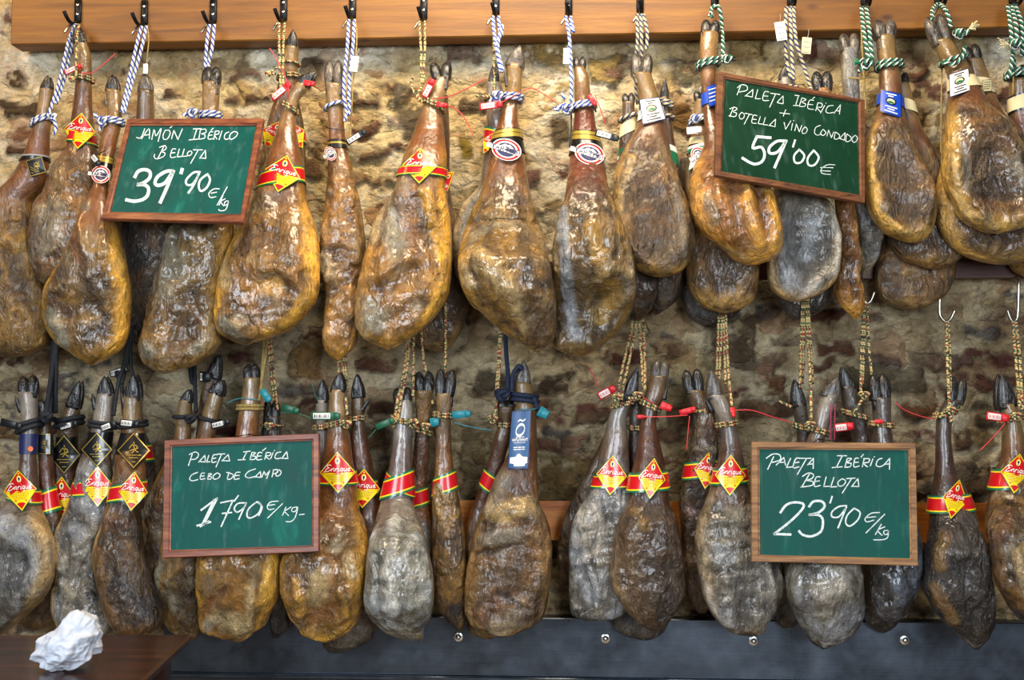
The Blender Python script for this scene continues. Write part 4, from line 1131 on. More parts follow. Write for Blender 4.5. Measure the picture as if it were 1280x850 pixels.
U['21'] = Ham('flat-faced dark ham with a pale rim and a bright blue paper label', [(46, 1095, 1118), (70, 1097, 1121), (85, 1099, 1124), (113, 1099, 1127), (141, 1096, 1129), (158, 1089, 1133), (175, 1081, 1139), (198, 1077, 1146), (215, 1077, 1155), (237, 1081, 1163), (262, 1086, 1167), (280, 1096, 1165), (290, 1105, 1162), (298, 1122, 1157), (303, 1136, 1148)],
              (.165, .225), 'brown', .054, flat=3.8, fat=(.9, .2, .9), dark=.4, mold=.0, wet=.5, hollow=.008, wr=.6,
              feats=[([(1081, 190), (1083, 235), (1092, 268), (1125, 297)], 5, .003, 'fat', .8), ([(1100, 262)], 7, .003, 'mold', .7), ([(1120, 200), (1128, 250)], 18, -.002, 'b', .6), ([(1150, 215), (1162, 260)], 5, .004, 'a', .5)])
U['25'] = Ham('brown ham behind the wet black-faced ham, its pale-rimmed base spread beneath it', [(75, 1207, 1228), (100, 1210, 1236), (125, 1215, 1245), (170, 1190, 1275), (225, 1172, 1295), (250, 1167, 1305), (275, 1170, 1308), (296, 1179, 1305), (314, 1196, 1298), (325, 1222, 1285), (330, 1245, 1265)], (.145, .13), 'brown', .05, flat=3.2, fat=(.7, 0, .5), mold=.3, wet=.6, hollow=.005)
U['26'] = Ham('ham at the far end of the upper row under the frayed green and white rope', [(100, 1262, 1286), (141, 1262, 1292), (170, 1264, 1300), (220, 1262, 1320), (280, 1256, 1330), (320, 1258, 1330), (338, 1268, 1320), (347, 1285, 1305)], (.15, .085), 'red', .045, wet=.4, fat=(.3, 0, .3), step=3)
U['24'] = Ham('wet black-faced ham with a pale rim and a tilted white paper label', [(52, 1166, 1189), (66, 1173, 1198), (82, 1181, 1210), (98, 1186, 1218), (113, 1187, 1226), (133, 1184, 1235), (155, 1181, 1252), (170, 1180, 1264), (184, 1178, 1274), (212, 1177, 1284), (234, 1181, 1288), (256, 1191, 1290), (270, 1198, 1290), (280, 1208, 1284), (287, 1222, 1272), (292, 1236, 1252)],
              (.165, .235), 'brown', .060, flat=3.6, fat=(.8, .2, .8), dark=.45, mold=.15, wet=1, hollow=.009, wr=1.1,
              feats=[([(1183, 200), (1190, 245), (1202, 272), (1235, 287)], 4.5, .004, 'pale', .8), ([(1195, 190), (1200, 240)], 5, -.003, 'mold', .6), ([(1200, 175), (1240, 170), (1265, 200)], 7, .005, 'b', .6), ([(1258, 205), (1268, 235)], 6, .004, 'mold', .8), ([(1245, 262), (1275, 255)], 8, .003, 'a', .6), ([(1235, 165), (1255, 162)], 10, .003, 'dark', .6)])

for k, a, kw in (('1', (58, 114, 60.5, 95, 15, 'side'), {}), ('2', (100, 54, 96, 32, 16, 'side'), {}), ('3', (141, 114, 141, 94, 17, 'side'), {}), ('4', (182, 114, 181, 92, 18, 'side'), dict(m='horn_grey')),
                 ('5', (264, 105, 265, 82, 22, 'front'), dict(open_=.1)), ('6', (365, 60, 366, 38, 15, 'side'), {}), ('7', (378, 105, 394, 90, 18, 'side'), {}), ('8', (417, 107, 417, 74, 20, 'front'), dict(m='horn_grey')),
                 ('9', (552, 99, 550, 76, 22, 'front'), dict(open_=.6)), ('10', (617, 105, 618, 76, 14, 'side'), {}), ('11', (643, 84, 648, 58, 24, 'side'), dict(m='horn_grey')), ('12', (725, 87, 724, 70, 14, 'front'), {}),
                 ('13', (786, 130, 785, 116, 14, 'front'), {}), ('15', (830, 124, 830, 98, 11, 'side'), {}), ('14', (801, 94, 803, 66, 24, 'front'), dict(m='horn_grey')), ('16', (887, 43, 889, 24, 20, 'front'), {}),
                 ('17', (876, 126, 875, 112, 15, 'front'), {}), ('18', (981, 100, 980, 81, 17, 'side'), {}), ('19', (1028, 113, 1027, 88, 22, 'front'), {}), ('20', (1062, 64, 1061, 41, 22, 'front'), dict(m='horn_grey')),
                 ('22', (1127, 106, 1126, 90, 16, 'front'), {}), ('21', (1106, 48, 1106, 23, 24, 'front'), dict(m='horn_grey')), ('24', (1178, 54, 1166, 18, 24, 'front'), dict(m='horn_grey')), ('25', (1217, 77, 1212, 55, 19, 'front'), {}), ('26', (1273, 102, 1272, 80, 20, 'front'), {})):
    U[k].later.append(('hoof', a, kw))
for k, a in (('3', (134, 132, 130, 121, 5)), ('2', (108, 95, 99, 82, 6)), ('5', (257, 118, 255, 98, 6)), ('5', (270, 118, 271, 102, 6)), ('8', (411, 120, 408, 101, 7)), ('8', (424, 120, 427, 100, 7)), ('9', (550, 108, 545, 92, 8)), ('9', (556, 112, 560, 94, 7)),
             ('11', (634, 108, 631, 90, 6)), ('12', (732, 112, 733, 98, 5)), ('14', (797, 105, 791, 92, 6)), ('14', (806, 108, 803, 90, 6)), ('16', (880, 50, 879, 34, 5)), ('21', (1101, 62, 1100, 47, 6)), ('24', (1180, 62, 1175, 45, 7))):
    U[k].later.append(('dewclaw', a, dict(m='horn_grey')))

# ---------------------------------------------------------------- lower row of hams
L = {}
LG = 'hams on the lower rail'


def LH(key, label, prof, d, pal, t=.062, **k):
    L[key] = Ham(label, prof, d, pal, t, group=LG, **k)


LB, LM, LF = (.12, .08), (.15, .15), (.175, .225)
LH('1', 'big grey-faced end ham of the lower row, orange dot on its dark sleeve', [(490, 24, 46), (523, 27, 47), (575, 26, 45), (591, 23, 46), (614, 15, 49), (635, 5, 50), (656, -8, 59), (688, -18, 69), (717, -22, 68), (747, -22, 55), (770, -20, 32), (785, -16, 14), (796, -8, -2)], LF, 'grey', .062, flat=3.2, fat=(0, .7, 0), mold=.5, dark=.3, wet=.35, hollow=.005,
   feats=[([(35, 690), (30, 730)], 14, -.004, 'dark', .5), ([(20, 655), (40, 670)], 14, 0, 'mold', .8)])
LH('2', 'dark ham behind the grey-faced end ham, square black label on its shank', [(515, 46, 62), (560, 48, 65), (614, 50, 69), (640, 46, 76), (700, 25, 86), (740, 18, 82), (770, 22, 74), (783, 32, 60), (788, 42, 48)], (.145, .105), 'dark', .045, wet=.3, fat=(0, .2, .3), step=3)
LH('3', 'dark ham in the gap beside the grey-faced end ham, one hoof pointing up', [(506, 86, 100), (525, 76, 98), (560, 70, 95), (600, 66, 95), (640, 62, 98), (700, 60, 112), (750, 62, 112), (775, 70, 100), (782, 80, 92)], (.135, .085), 'dark', .042, wet=.3, step=3)
LH('5b', 'dark ham hidden between and behind the two black-sleeved hams', [(530, 158, 176), (560, 148, 188), (600, 148, 195), (650, 150, 200), (720, 150, 200), (770, 160, 195), (785, 170, 185)], (.13, .08), 'dark', .04, wet=.3, step=4)
LH('4', 'grooved blue-grey ham with a yellow edge and a black diamond above a red one', [(492, 122, 142), (518, 118, 141), (540, 114, 140), (575, 102, 137), (601, 96, 140), (629, 88, 138), (647, 80, 136), (667, 72, 130), (688, 70, 125), (712, 74, 125), (726, 72, 128), (741, 67, 132), (759, 67, 138), (776, 73, 142), (790, 85, 138), (798, 105, 120)], LF, 'grey', .056, flat=3, fat=(.9, 0, 0), mold=.45, dark=.45, wet=.6, wr=1.2,
   feats=[([(77, 680), (78, 705)], 7, .005, 'fat', .9), ([(100, 700), (85, 755)], 4, -.004), ([(115, 700), (100, 760)], 4, -.004), ([(105, 660)], 14, 0, 'mold', .7)])
LH('5', 'ham with an amber shoulder and dark lower half, standing just above the wooden table', [(496, 154, 177), (516, 154, 178), (539, 153, 180), (555, 148, 182), (575, 145, 181), (601, 142, 181), (627, 137, 178.6), (641, 132, 174), (659, 128, 176), (676, 121, 177), (697, 118, 181), (717, 120.6, 188), (741, 126.5, 195.6), (762, 132, 203), (776, 138, 204), (788, 148, 194), (798, 165, 176)], (.18, .23), 'brown', .058, fat=(.8, 0, 0), dark=.5, mold=.1, wet=.35, wr=.7,
   feats=[([(130, 690), (135, 730), (150, 770)], 10, .002, 'a', .9), ([(145, 675), (165, 700)], 14, 0, 'b', .8), ([(160, 735), (180, 765)], 18, 0, 'dark', .8), ([(140, 650), (160, 655)], 9, .002, 'leg', .6)])
LH('6', 'grey-topped ham with an amber belly beside the frame of the 17\'90 board', [(500, 224, 240), (548, 218, 238), (590, 200, 240), (623, 187, 245), (650, 177, 250), (673, 175, 252), (697, 178, 245), (717, 187, 235), (727, 195, 222), (731, 205, 212)], (.15, .125), 'brown', .05, wet=.35, mold=.5, fat=(.7, 0, .4), feats=[([(192, 620), (185, 640)], 9, .002, 'mold', .9)])
LH('7c', 'dark-hoofed ham leaning behind the 17\'90 board next to a black strap', [(470, 258, 274), (500, 250, 268), (550, 245, 268), (620, 238, 275), (700, 232, 275), (760, 238, 268), (785, 245, 260)], (.12, .08), 'dark', .04, wet=.3, step=4)
LH('7', 'grey and ochre ham below the corner of the 17\'90 board, by the table', [(490, 262, 280), (515, 254, 275), (548, 246, 268), (600, 225, 265), (650, 205, 262), (697, 200, 258), (723, 194, 256), (747, 195, 255), (767, 202, 255), (785, 216, 252), (795, 228, 248), (800, 238, 244)], (.165, .17), 'amber', .05, wet=.5, mold=.4, dark=.4, fat=(.5, 0, 0), feats=[([(205, 700), (200, 730)], 8, .002, 'mold', .8), ([(238, 720), (240, 770)], 14, 0, 'dark', .7)])
LH('9', 'dark edge-on ham in the shadow between the two hams under the 17\'90 board', [(520, 330, 350), (560, 328, 352), (620, 328, 362), (700, 332, 368), (750, 335, 368), (780, 339, 364), (797, 342, 348)], (.12, .09), 'black', .04, wet=.4, step=3)
LH('8', 'golden wrinkled ham with a notched base below the middle of the 17\'90 board', [(472, 306, 325), (492, 303.6, 326), (512, 300, 324.6), (529, 297, 323), (545, 295, 322), (580, 285, 328), (630, 268, 340), (670, 254, 348), (696, 249, 351), (728, 248, 350), (750, 250, 346), (766, 251, 338), (782, 254, 331), (790, 264, 318), (796, 282, 312), (800, 296, 306)], (.175, .225), 'gold', .058, flat=3, fat=(.5, .95, .2), mold=.35, dark=.1, wet=1, wr=1.2,
   feats=[([(300, 725), (275, 745), (262, 770)], 6, -.006, 'leg', .5), ([(315, 710), (290, 745)], 8, .006, 'a', .8), ([(330, 700), (322, 740), (318, 775)], 5, .005, 'pale', .6), ([(342, 710), (336, 760)], 7, .003, 'fat', .95), ([(285, 765), (310, 778)], 14, -.003, 'pale', .8), ([(265, 755), (295, 752)], 6, .002, 'orange' if False else 'leg', .5), ([(258, 715), (264, 705)], 8, .004, 'fat', .7), ([(270, 775)], 8, 0, 'mold', .8)])
LH('10', 'pale narrow shank with a black hoof at the corner of the 17\'90 board', [(500, 395, 411), (535, 395, 412), (580, 393, 418), (640, 372, 425), (720, 362, 435), (780, 380, 425), (790, 395, 410)], (.14, .09), 'grey', .042, wet=.4, mold=.4, step=3)
LH('12', 'reddish-brown ham with a grey angular base, its diamond label half overlapped', [(494, 440, 455), (512, 439, 456), (523, 440, 455), (546, 438, 459), (575, 439, 464.5), (611, 444, 471), (637, 447, 474), (660, 445, 478), (700, 440, 480), (750, 420, 478), (780, 410, 472), (795, 404, 468), (805, 406, 455), (812, 409, 437), (816, 416, 425)], (.155, .13), 'dark', .05, flat=2.8, wet=.5, mold=.4, feats=[([(430, 800), (450, 785)], 18, 0, 'mold', .9)])
LH('11', 'golden hollow-faced ham by the 17\'90 board with a large diamond label', [(487, 413, 432), (513, 411, 435), (533, 410, 436), (554, 407.5, 438.6), (575, 403.6, 441), (598, 400, 445), (616, 398, 447.6), (637, 395, 449), (652, 385, 455), (670, 370, 459), (690, 357, 460), (710, 352, 459), (735, 352, 456), (750, 356, 454), (771, 366, 450), (785, 379, 440), (793, 391, 430), (799, 404, 419)], LF, 'gold', .06, flat=3.2, fat=(.5, .6, .9), mold=.3, dark=.2, wet=1, wr=1.1, hollow=.008,
   feats=[([(375, 720), (385, 760)], 5, .006, 'fat', .6), ([(430, 735), (440, 760)], 4, .006, 'fat', .6), ([(405, 715), (402, 745)], 14, .003, 'pale', .6), ([(400, 765), (425, 755)], 9, -.003, 'leg', .5), ([(385, 785), (410, 792), (440, 775)], 4, .006, 'fat', .9), ([(440, 690), (445, 715)], 8, .005, 'pale', .6), ([(425, 675)], 10, -.004, 'mold', .7), ([(415, 640), (420, 660)], 8, .002, 'leg', .8)])
LH('14', 'dark slim ham with an upright black hoof just behind the pale grooved ham', [(488, 519, 541), (518, 520, 538), (575, 516, 536), (611, 513, 533), (640, 515, 536), (680, 510, 541), (730, 505, 545), (770, 510, 540), (785, 520, 530)], (.15, .10), 'red', .042, wet=.6, dark=.4, step=3)
LH('13', 'pale blue-grey ham with deep vertical grooves and a plain red band', [(500, 494, 515), (515, 493, 516), (533, 492, 516), (554, 491, 515), (585, 486.5, 515), (606, 481, 516), (629, 475.6, 517), (653, 470, 524), (673, 464, 531.5), (697, 460, 537), (717, 458, 541), (741, 456.5, 542), (759, 458, 541), (773, 465, 537), (784, 476, 530), (791, 488, 529), (796, 500, 529.5), (800, 518, 529)], (.175, .225), 'pale', .06, mold=.55, dark=.02, wet=1, wr=1.2, fat=(0, 0, .3),
   feats=[([(475, 690), (478, 740), (485, 775)], 2.5, -.006, 'dark', .6), ([(508, 720), (512, 760)], 3, -.006, 'dark', .5), ([(498, 650), (492, 700), (496, 760)], 6, .005, 'pale', .6), ([(520, 690), (527, 740)], 3, -.004, 'b', .6), ([(488, 620), (478, 660)], 9, .001, 'leg', .8), ([(526, 792)], 5, .002, 'fat', .9)])
LH('15', 'slim brown ham standing free with a glossy black hoof and a teal tag', [(492, 545.5, 566.7), (508, 546, 565), (533, 544.7, 563.6), (559, 545, 564), (585, 544.7, 567), (611, 543, 571), (637, 541, 576), (659, 541, 580), (688, 541, 582), (717, 541, 583), (741, 543, 583), (762, 549, 582), (776, 559, 581.5), (788, 572, 579)], (.165, .185), 'amber', .055, wet=.7, dark=.3, mold=.05, wr=.7, feats=[([(553, 690), (570, 740)], 14, 0, 'a', .7), ([(570, 760), (565, 775)], 12, 0, 'dark', .9)])
LH('16', 'dark leaning ham behind the blue-tagged ham, speckled cord round its shank', [(508, 622, 645), (531, 622, 640), (549, 617, 638), (570, 612, 632), (591, 606, 627), (611, 599, 620), (635, 590, 612), (660, 584, 618), (700, 582, 630), (750, 582, 640), (780, 583, 640), (790, 588, 632), (797, 602, 618)], (.16, .12), 'dark', .048, wet=.6, fat=(.2, 0, .7), step=3)
LH('17', 'large rough brown ham with a hanging blue tag and a navy rope at its hoof', [(478, 643, 664), (495, 643, 667), (511, 643, 669), (536, 640, 671), (562, 637, 671.6), (580, 628.6, 671.6), (601, 617, 672.6), (615, 612, 673), (629, 607, 674), (644, 600.6, 681.5), (665, 593, 688), (688, 588, 690), (717, 583.5, 689), (741, 581.5, 686), (759, 581.5, 683), (773, 586, 677), (785, 597.6, 656.5), (791, 610, 645), (795, 622, 634)], (.175, .235), 'brown', .064, flat=3.2, mold=.4, dark=.3, wet=.45, wr=1.3, fat=(.2, .1, .3), hollow=.005,
   feats=[([(625, 640), (655, 630)], 14, .002, 'pale', .7), ([(600, 690), (640, 680), (660, 650)], 5, -.005, 'dark', .5), ([(610, 670), (650, 665)], 10, .004, 'mold', .7), ([(610, 760), (640, 740)], 16, -.003, 'leg', .5), ([(625, 735), (640, 742), (652, 752)], 4, -.002, 'dark', .9), ([(615, 630), (630, 595)], 12, .001, 'mold', .7), ([(672, 720), (664, 760)], 5, .005, 'b', .5)])
LH('20b', 'brown sliver of a ham beside the silvery ham in front of the orange board', [(540, 757, 772), (600, 728, 758), (640, 708, 745), (673, 698, 745), (700, 696, 745), (725, 701, 740), (740, 710, 730)], (.12, .075), 'dark', .04, wet=.3, step=4)
LH('20', 'dark blue ham whose base pokes out beneath the two diamond-labelled hams', [(500, 788, 802), (540, 786, 804), (600, 780, 810), (680, 762, 828), (740, 757, 838), (768, 760, 838), (785, 770, 832), (795, 790, 820), (798, 800, 812)], (.13, .085), 'black', .042, wet=.7, mold=.4, step=3)
LH('18', 'silvery blue-grey ham with a flat base and glossy crackled skin', [(500, 774, 792), (513, 764, 785), (527, 759.5, 783), (550, 754, 785), (569, 749, 786), (597, 744, 787.5), (615, 737, 787), (629, 728, 788), (644, 719, 792), (659, 714, 797), (688, 711, 798), (717, 712, 796), (747, 712, 792), (764, 713.5, 782), (770, 720, 773), (774, 732, 758)], (.16, .17), 'grey', .054, flat=2.8, mold=.85, dark=.05, wet=1, wr=1.2,
   feats=[([(735, 640), (740, 680)], 16, .002, 'pale', .7), ([(720, 690), (740, 740)], 14, 0, 'mold', .8), ([(735, 700), (748, 740)], 4, .005)])
LH('19', 'dark chestnut ham overlapping the silvery one, pale hoof and a red tie', [(470, 813, 834), (493, 806, 831), (513, 802, 822), (527, 801, 820), (550, 797, 824), (569, 794, 828.5), (592, 789, 832.7), (615, 785, 835.5), (629, 783, 837), (644, 776, 844), (659, 770, 848), (688, 765, 852.6), (712, 761, 855), (732, 763, 856), (753, 776, 851), (767, 786, 842), (779, 799, 833), (788, 812, 821)], (.185, .24), 'dark', .06, wet=.55, dark=.35, mold=.05, wr=1.0, fat=(.3, 0, 0),
   feats=[([(792, 648), (778, 690)], 9, .003, 'a', .9), ([(768, 715), (778, 740), (798, 775)], 6, .003, 'pale', .6), ([(815, 690), (825, 740)], 22, 0, 'b', .6), ([(808, 785)], 6, 0, 'a', .8), ([(795, 640), (805, 655)], 8, .002, 'fat', .6)])
LH('21', 'dark ham behind the diamond-labelled ham beside the 23\'90 board, twin black hoof', [(488, 857, 879), (505, 862, 888), (521, 866, 893), (569, 860, 897), (600, 855, 897), (629, 848, 895), (653, 850, 890), (703, 852, 900), (732, 855, 900), (755, 863, 890), (766, 873, 882)], (.15, .11), 'dark', .048, wet=.5, fat=(.1, 0, .2), feats=[([(858, 640)], 10, .002, 'leg', .8)])
LH('22', 'grey-green ham with a hollow base next to the frame of the 23\'90 board', [(494, 884, 906), (513, 892, 914.6), (527, 897.6, 918), (550, 900, 924.5), (569, 898, 928.7), (597, 892, 933), (617, 885, 937), (635, 878, 943), (653, 871, 952), (676, 868.5, 965), (703, 871, 977), (726, 875, 979.7), (747, 880, 974), (765, 888.5, 966.5), (776, 897, 959), (788, 911, 954), (793, 927, 946)], LF, 'grey', .06, flat=2.8, mold=.35, dark=.4, wet=.7, wr=1.2, fat=(.3, .1, .2),
   feats=[([(930, 745), (925, 770)], 14, -.008, 'dark', .7), ([(955, 705), (962, 740)], 4, .006, 'pale', .5), ([(900, 690)], 15, 0, 'mold', .8), ([(890, 650), (930, 648)], 6, .004, 'a', .6), ([(900, 730), (890, 760)], 4, -.004), ([(895, 625), (925, 625)], 8, 0, 'leg', .9)])
LH('23', 'black-hoofed ham tied low behind the upper corner of the 23\'90 board', [(504, 990, 1008), (550, 996, 1014), (620, 985, 1020), (700, 965, 1020), (740, 960, 1012), (770, 966, 1000), (783, 976, 992)], (.14, .09), 'black', .042, wet=.4, step=3)
LH('25', 'dark ham with a raised black hoof behind the middle of the 23\'90 board', [(483, 1049, 1069), (510, 1054, 1079), (551, 1066, 1088), (620, 1062, 1105), (700, 1065, 1125), (750, 1070, 1128), (772, 1078, 1122), (784, 1090, 1115), (790, 1098, 1106)], (.13, .09), 'black', .042, wet=.35, step=3)
LH('24', 'mottled grey ham with a shiny tip hanging lowest below the 23\'90 board', [(494, 1027, 1048), (514, 1019, 1041), (535, 1015, 1035), (551, 1009, 1030), (600, 1000, 1045), (650, 990, 1062), (706, 983, 1073), (723, 981, 1077), (747, 984, 1079), (765, 991.5, 1079), (779, 997, 1075), (791, 1006, 1065), (803, 1014, 1046), (810, 1026, 1034)], LF, 'grey', .06, mold=.6, dark=.25, wet=1, wr=1.2,
   feats=[([(1035, 780)], 10, .003, 'mold', .9), ([(1020, 730), (1040, 720)], 16, .002, 'pale', .7), ([(1000, 740), (1015, 785)], 8, 0, 'mold', .7), ([(1005, 745)], 6, 0, 'dark', .6)])
LH('26', 'blue-grey ham with a dark base below the lower corner of the 23\'90 board', [(497, 1089, 1113), (525, 1091.5, 1113), (551, 1090, 1116), (620, 1085, 1135), (680, 1080, 1150), (706, 1080, 1153), (727, 1082, 1150), (749, 1084, 1140), (764, 1088, 1132), (772, 1098, 1124), (776, 1108, 1116)], (.165, .18), 'black', .055, mold=.6, dark=.25, wet=.9, fat=(.3, 0, .1), feats=[([(1115, 720), (1118, 745)], 9, .003, 'mold', .9), ([(1082, 720)], 6, 0, 'a', .7)])
LH('27', 'dark pointed ham with an orange streak on the long steel hook by the 23\'90 board', [(500, 1182, 1202), (521, 1171.6, 1190), (544, 1170, 1188.5), (572, 1170, 1191), (590, 1168.6, 1194.6), (614, 1165.5, 1207), (642, 1162.5, 1216), (660, 1162, 1222), (676, 1159, 1230), (694, 1156, 1234), (712, 1156, 1237), (734, 1154, 1240), (752, 1162, 1241.5), (773, 1176, 1241), (789, 1192, 1236), (804, 1209, 1228), (811, 1217, 1223)], (.165, .215), 'black', .06, dark=.35, wet=.6, mold=.1, wr=.9,
   feats=[([(1175, 670), (1168, 690), (1170, 705)], 7, .004, 'fat', .9), ([(1163, 730), (1172, 750), (1185, 772)], 8, .003, 'fat', .95), ([(1195, 645), (1180, 665)], 8, .002, 'leg', .8), ([(1185, 660), (1210, 640)], 9, 0, 'a', .5), ([(1195, 700), (1205, 760)], 5, -.003), ([(1190, 790), (1215, 806)], 4, .002, 'pale', .7)])
LH('28', 'pinkish-brown ham at the far end of the lower row with a red barcode seal', [(505, 1246, 1269), (520, 1251, 1273), (535, 1254, 1277), (572, 1252, 1283), (590, 1244, 1290), (614, 1239, 1300), (651, 1233, 1310), (682, 1237, 1315), (712, 1242, 1318), (728, 1246, 1318), (749, 1256, 1314), (767, 1268, 1306), (779, 1280, 1296)], LF, 'brown', .06, mold=.45, dark=.2, wet=.8, wr=1.1, feats=[([(1255, 640), (1240, 670)], 8, .003, 'leg', .6), ([(1262, 660), (1255, 720)], 5, -.004, 'dark', .5), ([(1270, 680), (1275, 730)], 12, .002, 'pale', .6)])

for k, a, kw in (('1', (36, 492, 34, 469, 22, 'front'), {}), ('2', (54, 517, 53, 500, 15, 'side'), {}), ('3', (92, 508, 100, 475, 18, 'side'), {}), ('4', (132, 494, 131, 470, 19, 'side'), {}), ('5', (166, 499, 168, 467, 22, 'side'), {}),
                 ('6', (233, 502, 236, 486, 15, 'side'), {}), ('7c', (267, 472, 273, 442, 18, 'side'), {}), ('7', (271, 492, 277, 474, 20, 'side'), {}), ('8', (315, 474, 314, 454, 19, 'front'), dict(open_=.1)), ('9', (340, 523, 339, 500, 18, 'front'), {}), ('10', (403, 502, 402, 474, 16, 'side'), {}),
                 ('11', (423, 489, 424, 465, 19, 'side'), {}), ('12', (448, 496, 445, 467, 17, 'side'), {}), ('13', (504, 502, 502, 484, 21, 'front'), {}), ('14', (530, 490, 530, 464, 22, 'front'), {}), ('15', (556, 494, 558, 461, 22, 'front'), dict(open_=.4)),
                 ('16', (633, 510, 634, 496, 22, 'front'), {}), ('17', (653, 480, 653, 450, 20, 'side'), dict(m='horn_grey')), ('18', (784, 502, 795, 458, 20, 'side'), {}), ('19', (824, 472, 827, 450, 20, 'front'), dict(open_=.1, m='horn_grey')), ('20', (795, 502, 795, 488, 14, 'front'), {}),
                 ('21', (868, 490, 864, 461, 22, 'front'), {}), ('22', (893, 496, 886, 463, 20, 'side'), dict(m='horn_grey')), ('23', (998, 506, 991, 474, 18, 'side'), {}), ('24', (1036, 496, 1044, 470, 21, 'side'), dict(m='horn_grey')), ('25', (1060, 486, 1050, 459, 18, 'side'), {}), ('26', (1100, 499, 1098, 466, 24, 'front'), dict(open_=.1)),
                 ('27', (1193, 503, 1199, 471, 20, 'front'), {}), ('28', (1257, 508, 1247, 467, 24, 'side'), {})):
    L[k].later.append(('hoof', a, kw))
for k, a in (('1', (27, 515, 19, 495, 8)), ('1', (43, 497, 47, 474, 6)), ('3', (88, 520, 99, 505, 7)), ('4', (120, 512, 115, 492, 8)), ('5', (158, 512, 151, 490, 9)), ('7c', (265, 490, 276, 462, 8)), ('8', (308, 500, 306, 478, 6)), ('10', (404, 520, 409, 505, 5)), ('11', (430, 512, 432, 491, 6)), ('12', (452, 514, 462, 498, 7)),
             ('15', (563, 508, 565, 493, 6)), ('17', (645, 508, 641, 482, 6)), ('19', (830, 500, 834, 482, 6)), ('21', (870, 512, 863, 494, 6)), ('22', (890, 515, 881, 497, 7)), ('26', (1095, 512, 1092, 496, 6)), ('28', (1254, 520, 1250, 502, 6)), ('18', (775, 512, 785, 495, 6)), ('27', (1196, 512, 1202, 498, 5))):
    L[k].later.append(('dewclaw', a, {}))
# ---------------------------------------------------------------- printed labels, bands and seals on the hams
RED = ('green', 'yellow', 'red', 'yellow', 'green')


def D(h, cx, cy, hw, hh, rot=0, y=None, hb=None, tilt=0, **k):
    """red printed band with a diamond label over it"""
    if y is not None: h.band(y - hb, y + hb, tilt=tilt)
    diamond(h, cx, cy, hw, hh, rot, **k)


D(U['2'], 99.5, 163.5, 21, 23.5, .12, 173, 8, tilt=6)
D(U['6'], 341, 168, 15, 20, .5, 172, 8, off=.010); D(U['6'], 369, 168, 13, 20, -.5, off=.010)
D(U['7'], 353, 217, 23.5, 24.5, .25, 224, 10, tilt=-10)
D(U['9'], 524.5, 207, 22.5, 23, .03, 217, 6, tilt=2)
D(U['9b'], 551, 228, 14, 22, .9, off=.07)
D(U['10'], 612, 178, 9, 16, .5, 178, 12, tilt=14)
D(L['1'], 25, 613, 21.5, 26.5, -.1, 617, 9, tilt=8)
L['2'].band(612, 642, tilt=-10)
D(L['3'], 76, 622, 21, 27, .05, 618, 9)
D(L['4'], 122, 608, 21, 26, .0, 609, 10, tilt=-4)
D(L['5'], 166, 614, 19.5, 25.5, .1, 614, 11, tilt=-8)
L['5b'].band(556, 578, tilt=-4)
D(L['11'], 422, 590.5, 23, 26.5, -.02, 596, 9)
D(L['12'], 454, 610.5, 22, 25.5, .05, 608, 9)
D(L['18'], 764.5, 594, 20, 26, .08, 601, 8)
D(L['19'], 815, 598, 17.5, 26.5, .12, 601, 12, tilt=-4)
D(L['21'], 884, 588, 17, 24, .12, 586, 11, tilt=-6)
D(L['22'], 913, 594, 20, 26.5, .03, 594, 10, tilt=-4)
D(L['27'], 1194, 624, 16, 26, .22, 628, 11, tilt=-4)
D(L['28'], 1271, 592, 21, 26, .15, 596, 13, tilt=-6)
for k, y0, y1, tl in (('13', 592, 618, -14), ('14', 611, 633, -8), ('15', 592, 616, -12), ('16', 592, 614, 16)): L[k].band(y0, y1, tilt=tl)
L['13'].band(598, 612, tilt=20, off=.0055, name='crossed_band')
for k, args in (('3', (80, 568, 21, 25)), ('4', (121, 562, 20, 22)), ('5', (167, 563, 21, 23))):
    h = L[k]; yy = args[1]
    h.band(yy - 22, yy + 4, ('black',), (0, 1.), name='black_sleeve', off=.003); black_diamond(h, *args)
h = L['1']; h.band(542, 567, ('navy',), (0, 1.), name='dark_sleeve', off=.004)
h = L['2']; h.band(544, 568, ('black',), (0, 1.), name='black_sleeve', off=.004); black_diamond(h, 55, 555, 8, 13, square=True)
@deferred
def orange_dot(h):
    fn = h.paper(38, 561, 5, .009); mb = MB(); poly2d(mb, fn, ell(38, 561, 3.4, 3.4), 0, 0); return mb.build('orange_dot', [M['orange']], h.root)
orange_dot(L['1'])
h = U['1']; h.band(196, 202, ('grey', 'black'), (0, .3, 1.), name='label_band'); black_diamond(h, 45, 208, 15, 15, .5)
for key, y0, y1, yb, rl in (('11', 164, 176, 190, (633, 187, 19, 13.5, .28)), ('12', 166, 179, 196, (737, 192, 19, 13.5, .28)), ('3', 196, 205, 215, (126, 218, 12, 11, .1))):
    h = U[key]; h.band(y0, y1, ('black', 'gold', 'black', 'gold', 'black'), (0, .1, .42, .5, .9, 1), tilt=-3 if key == '11' else 3, name='gold_band', off=.0045); h.band(y1, yb, ('black',), (0, 1), tilt=4, name='black_band', off=.0042); round_label(h, *rl)
h = U['8']; h.band(176, 187, ('black', 'gold', 'black'), (0, .3, .5, 1), name='black_band', off=.003); round_label(h, 413, 192, 7, 9, -.5, off=.012)
band_label(U['14'], [(799, 124), (824, 121), (833, 149), (803, 156)], 'white', 'navy')
h = U['14']; h.band(137, 149, ('white',), (0, 1), tilt=-6, name='paper_band', off=.003)
band_label(U['21'], [(1101, 111.5), (1127, 117), (1127, 148), (1100, 139)], 'blue', 'navy', inkm='white'); U['21'].band(121, 134, ('blue',), (0, 1), tilt=6, name='blue_band', off=.003)
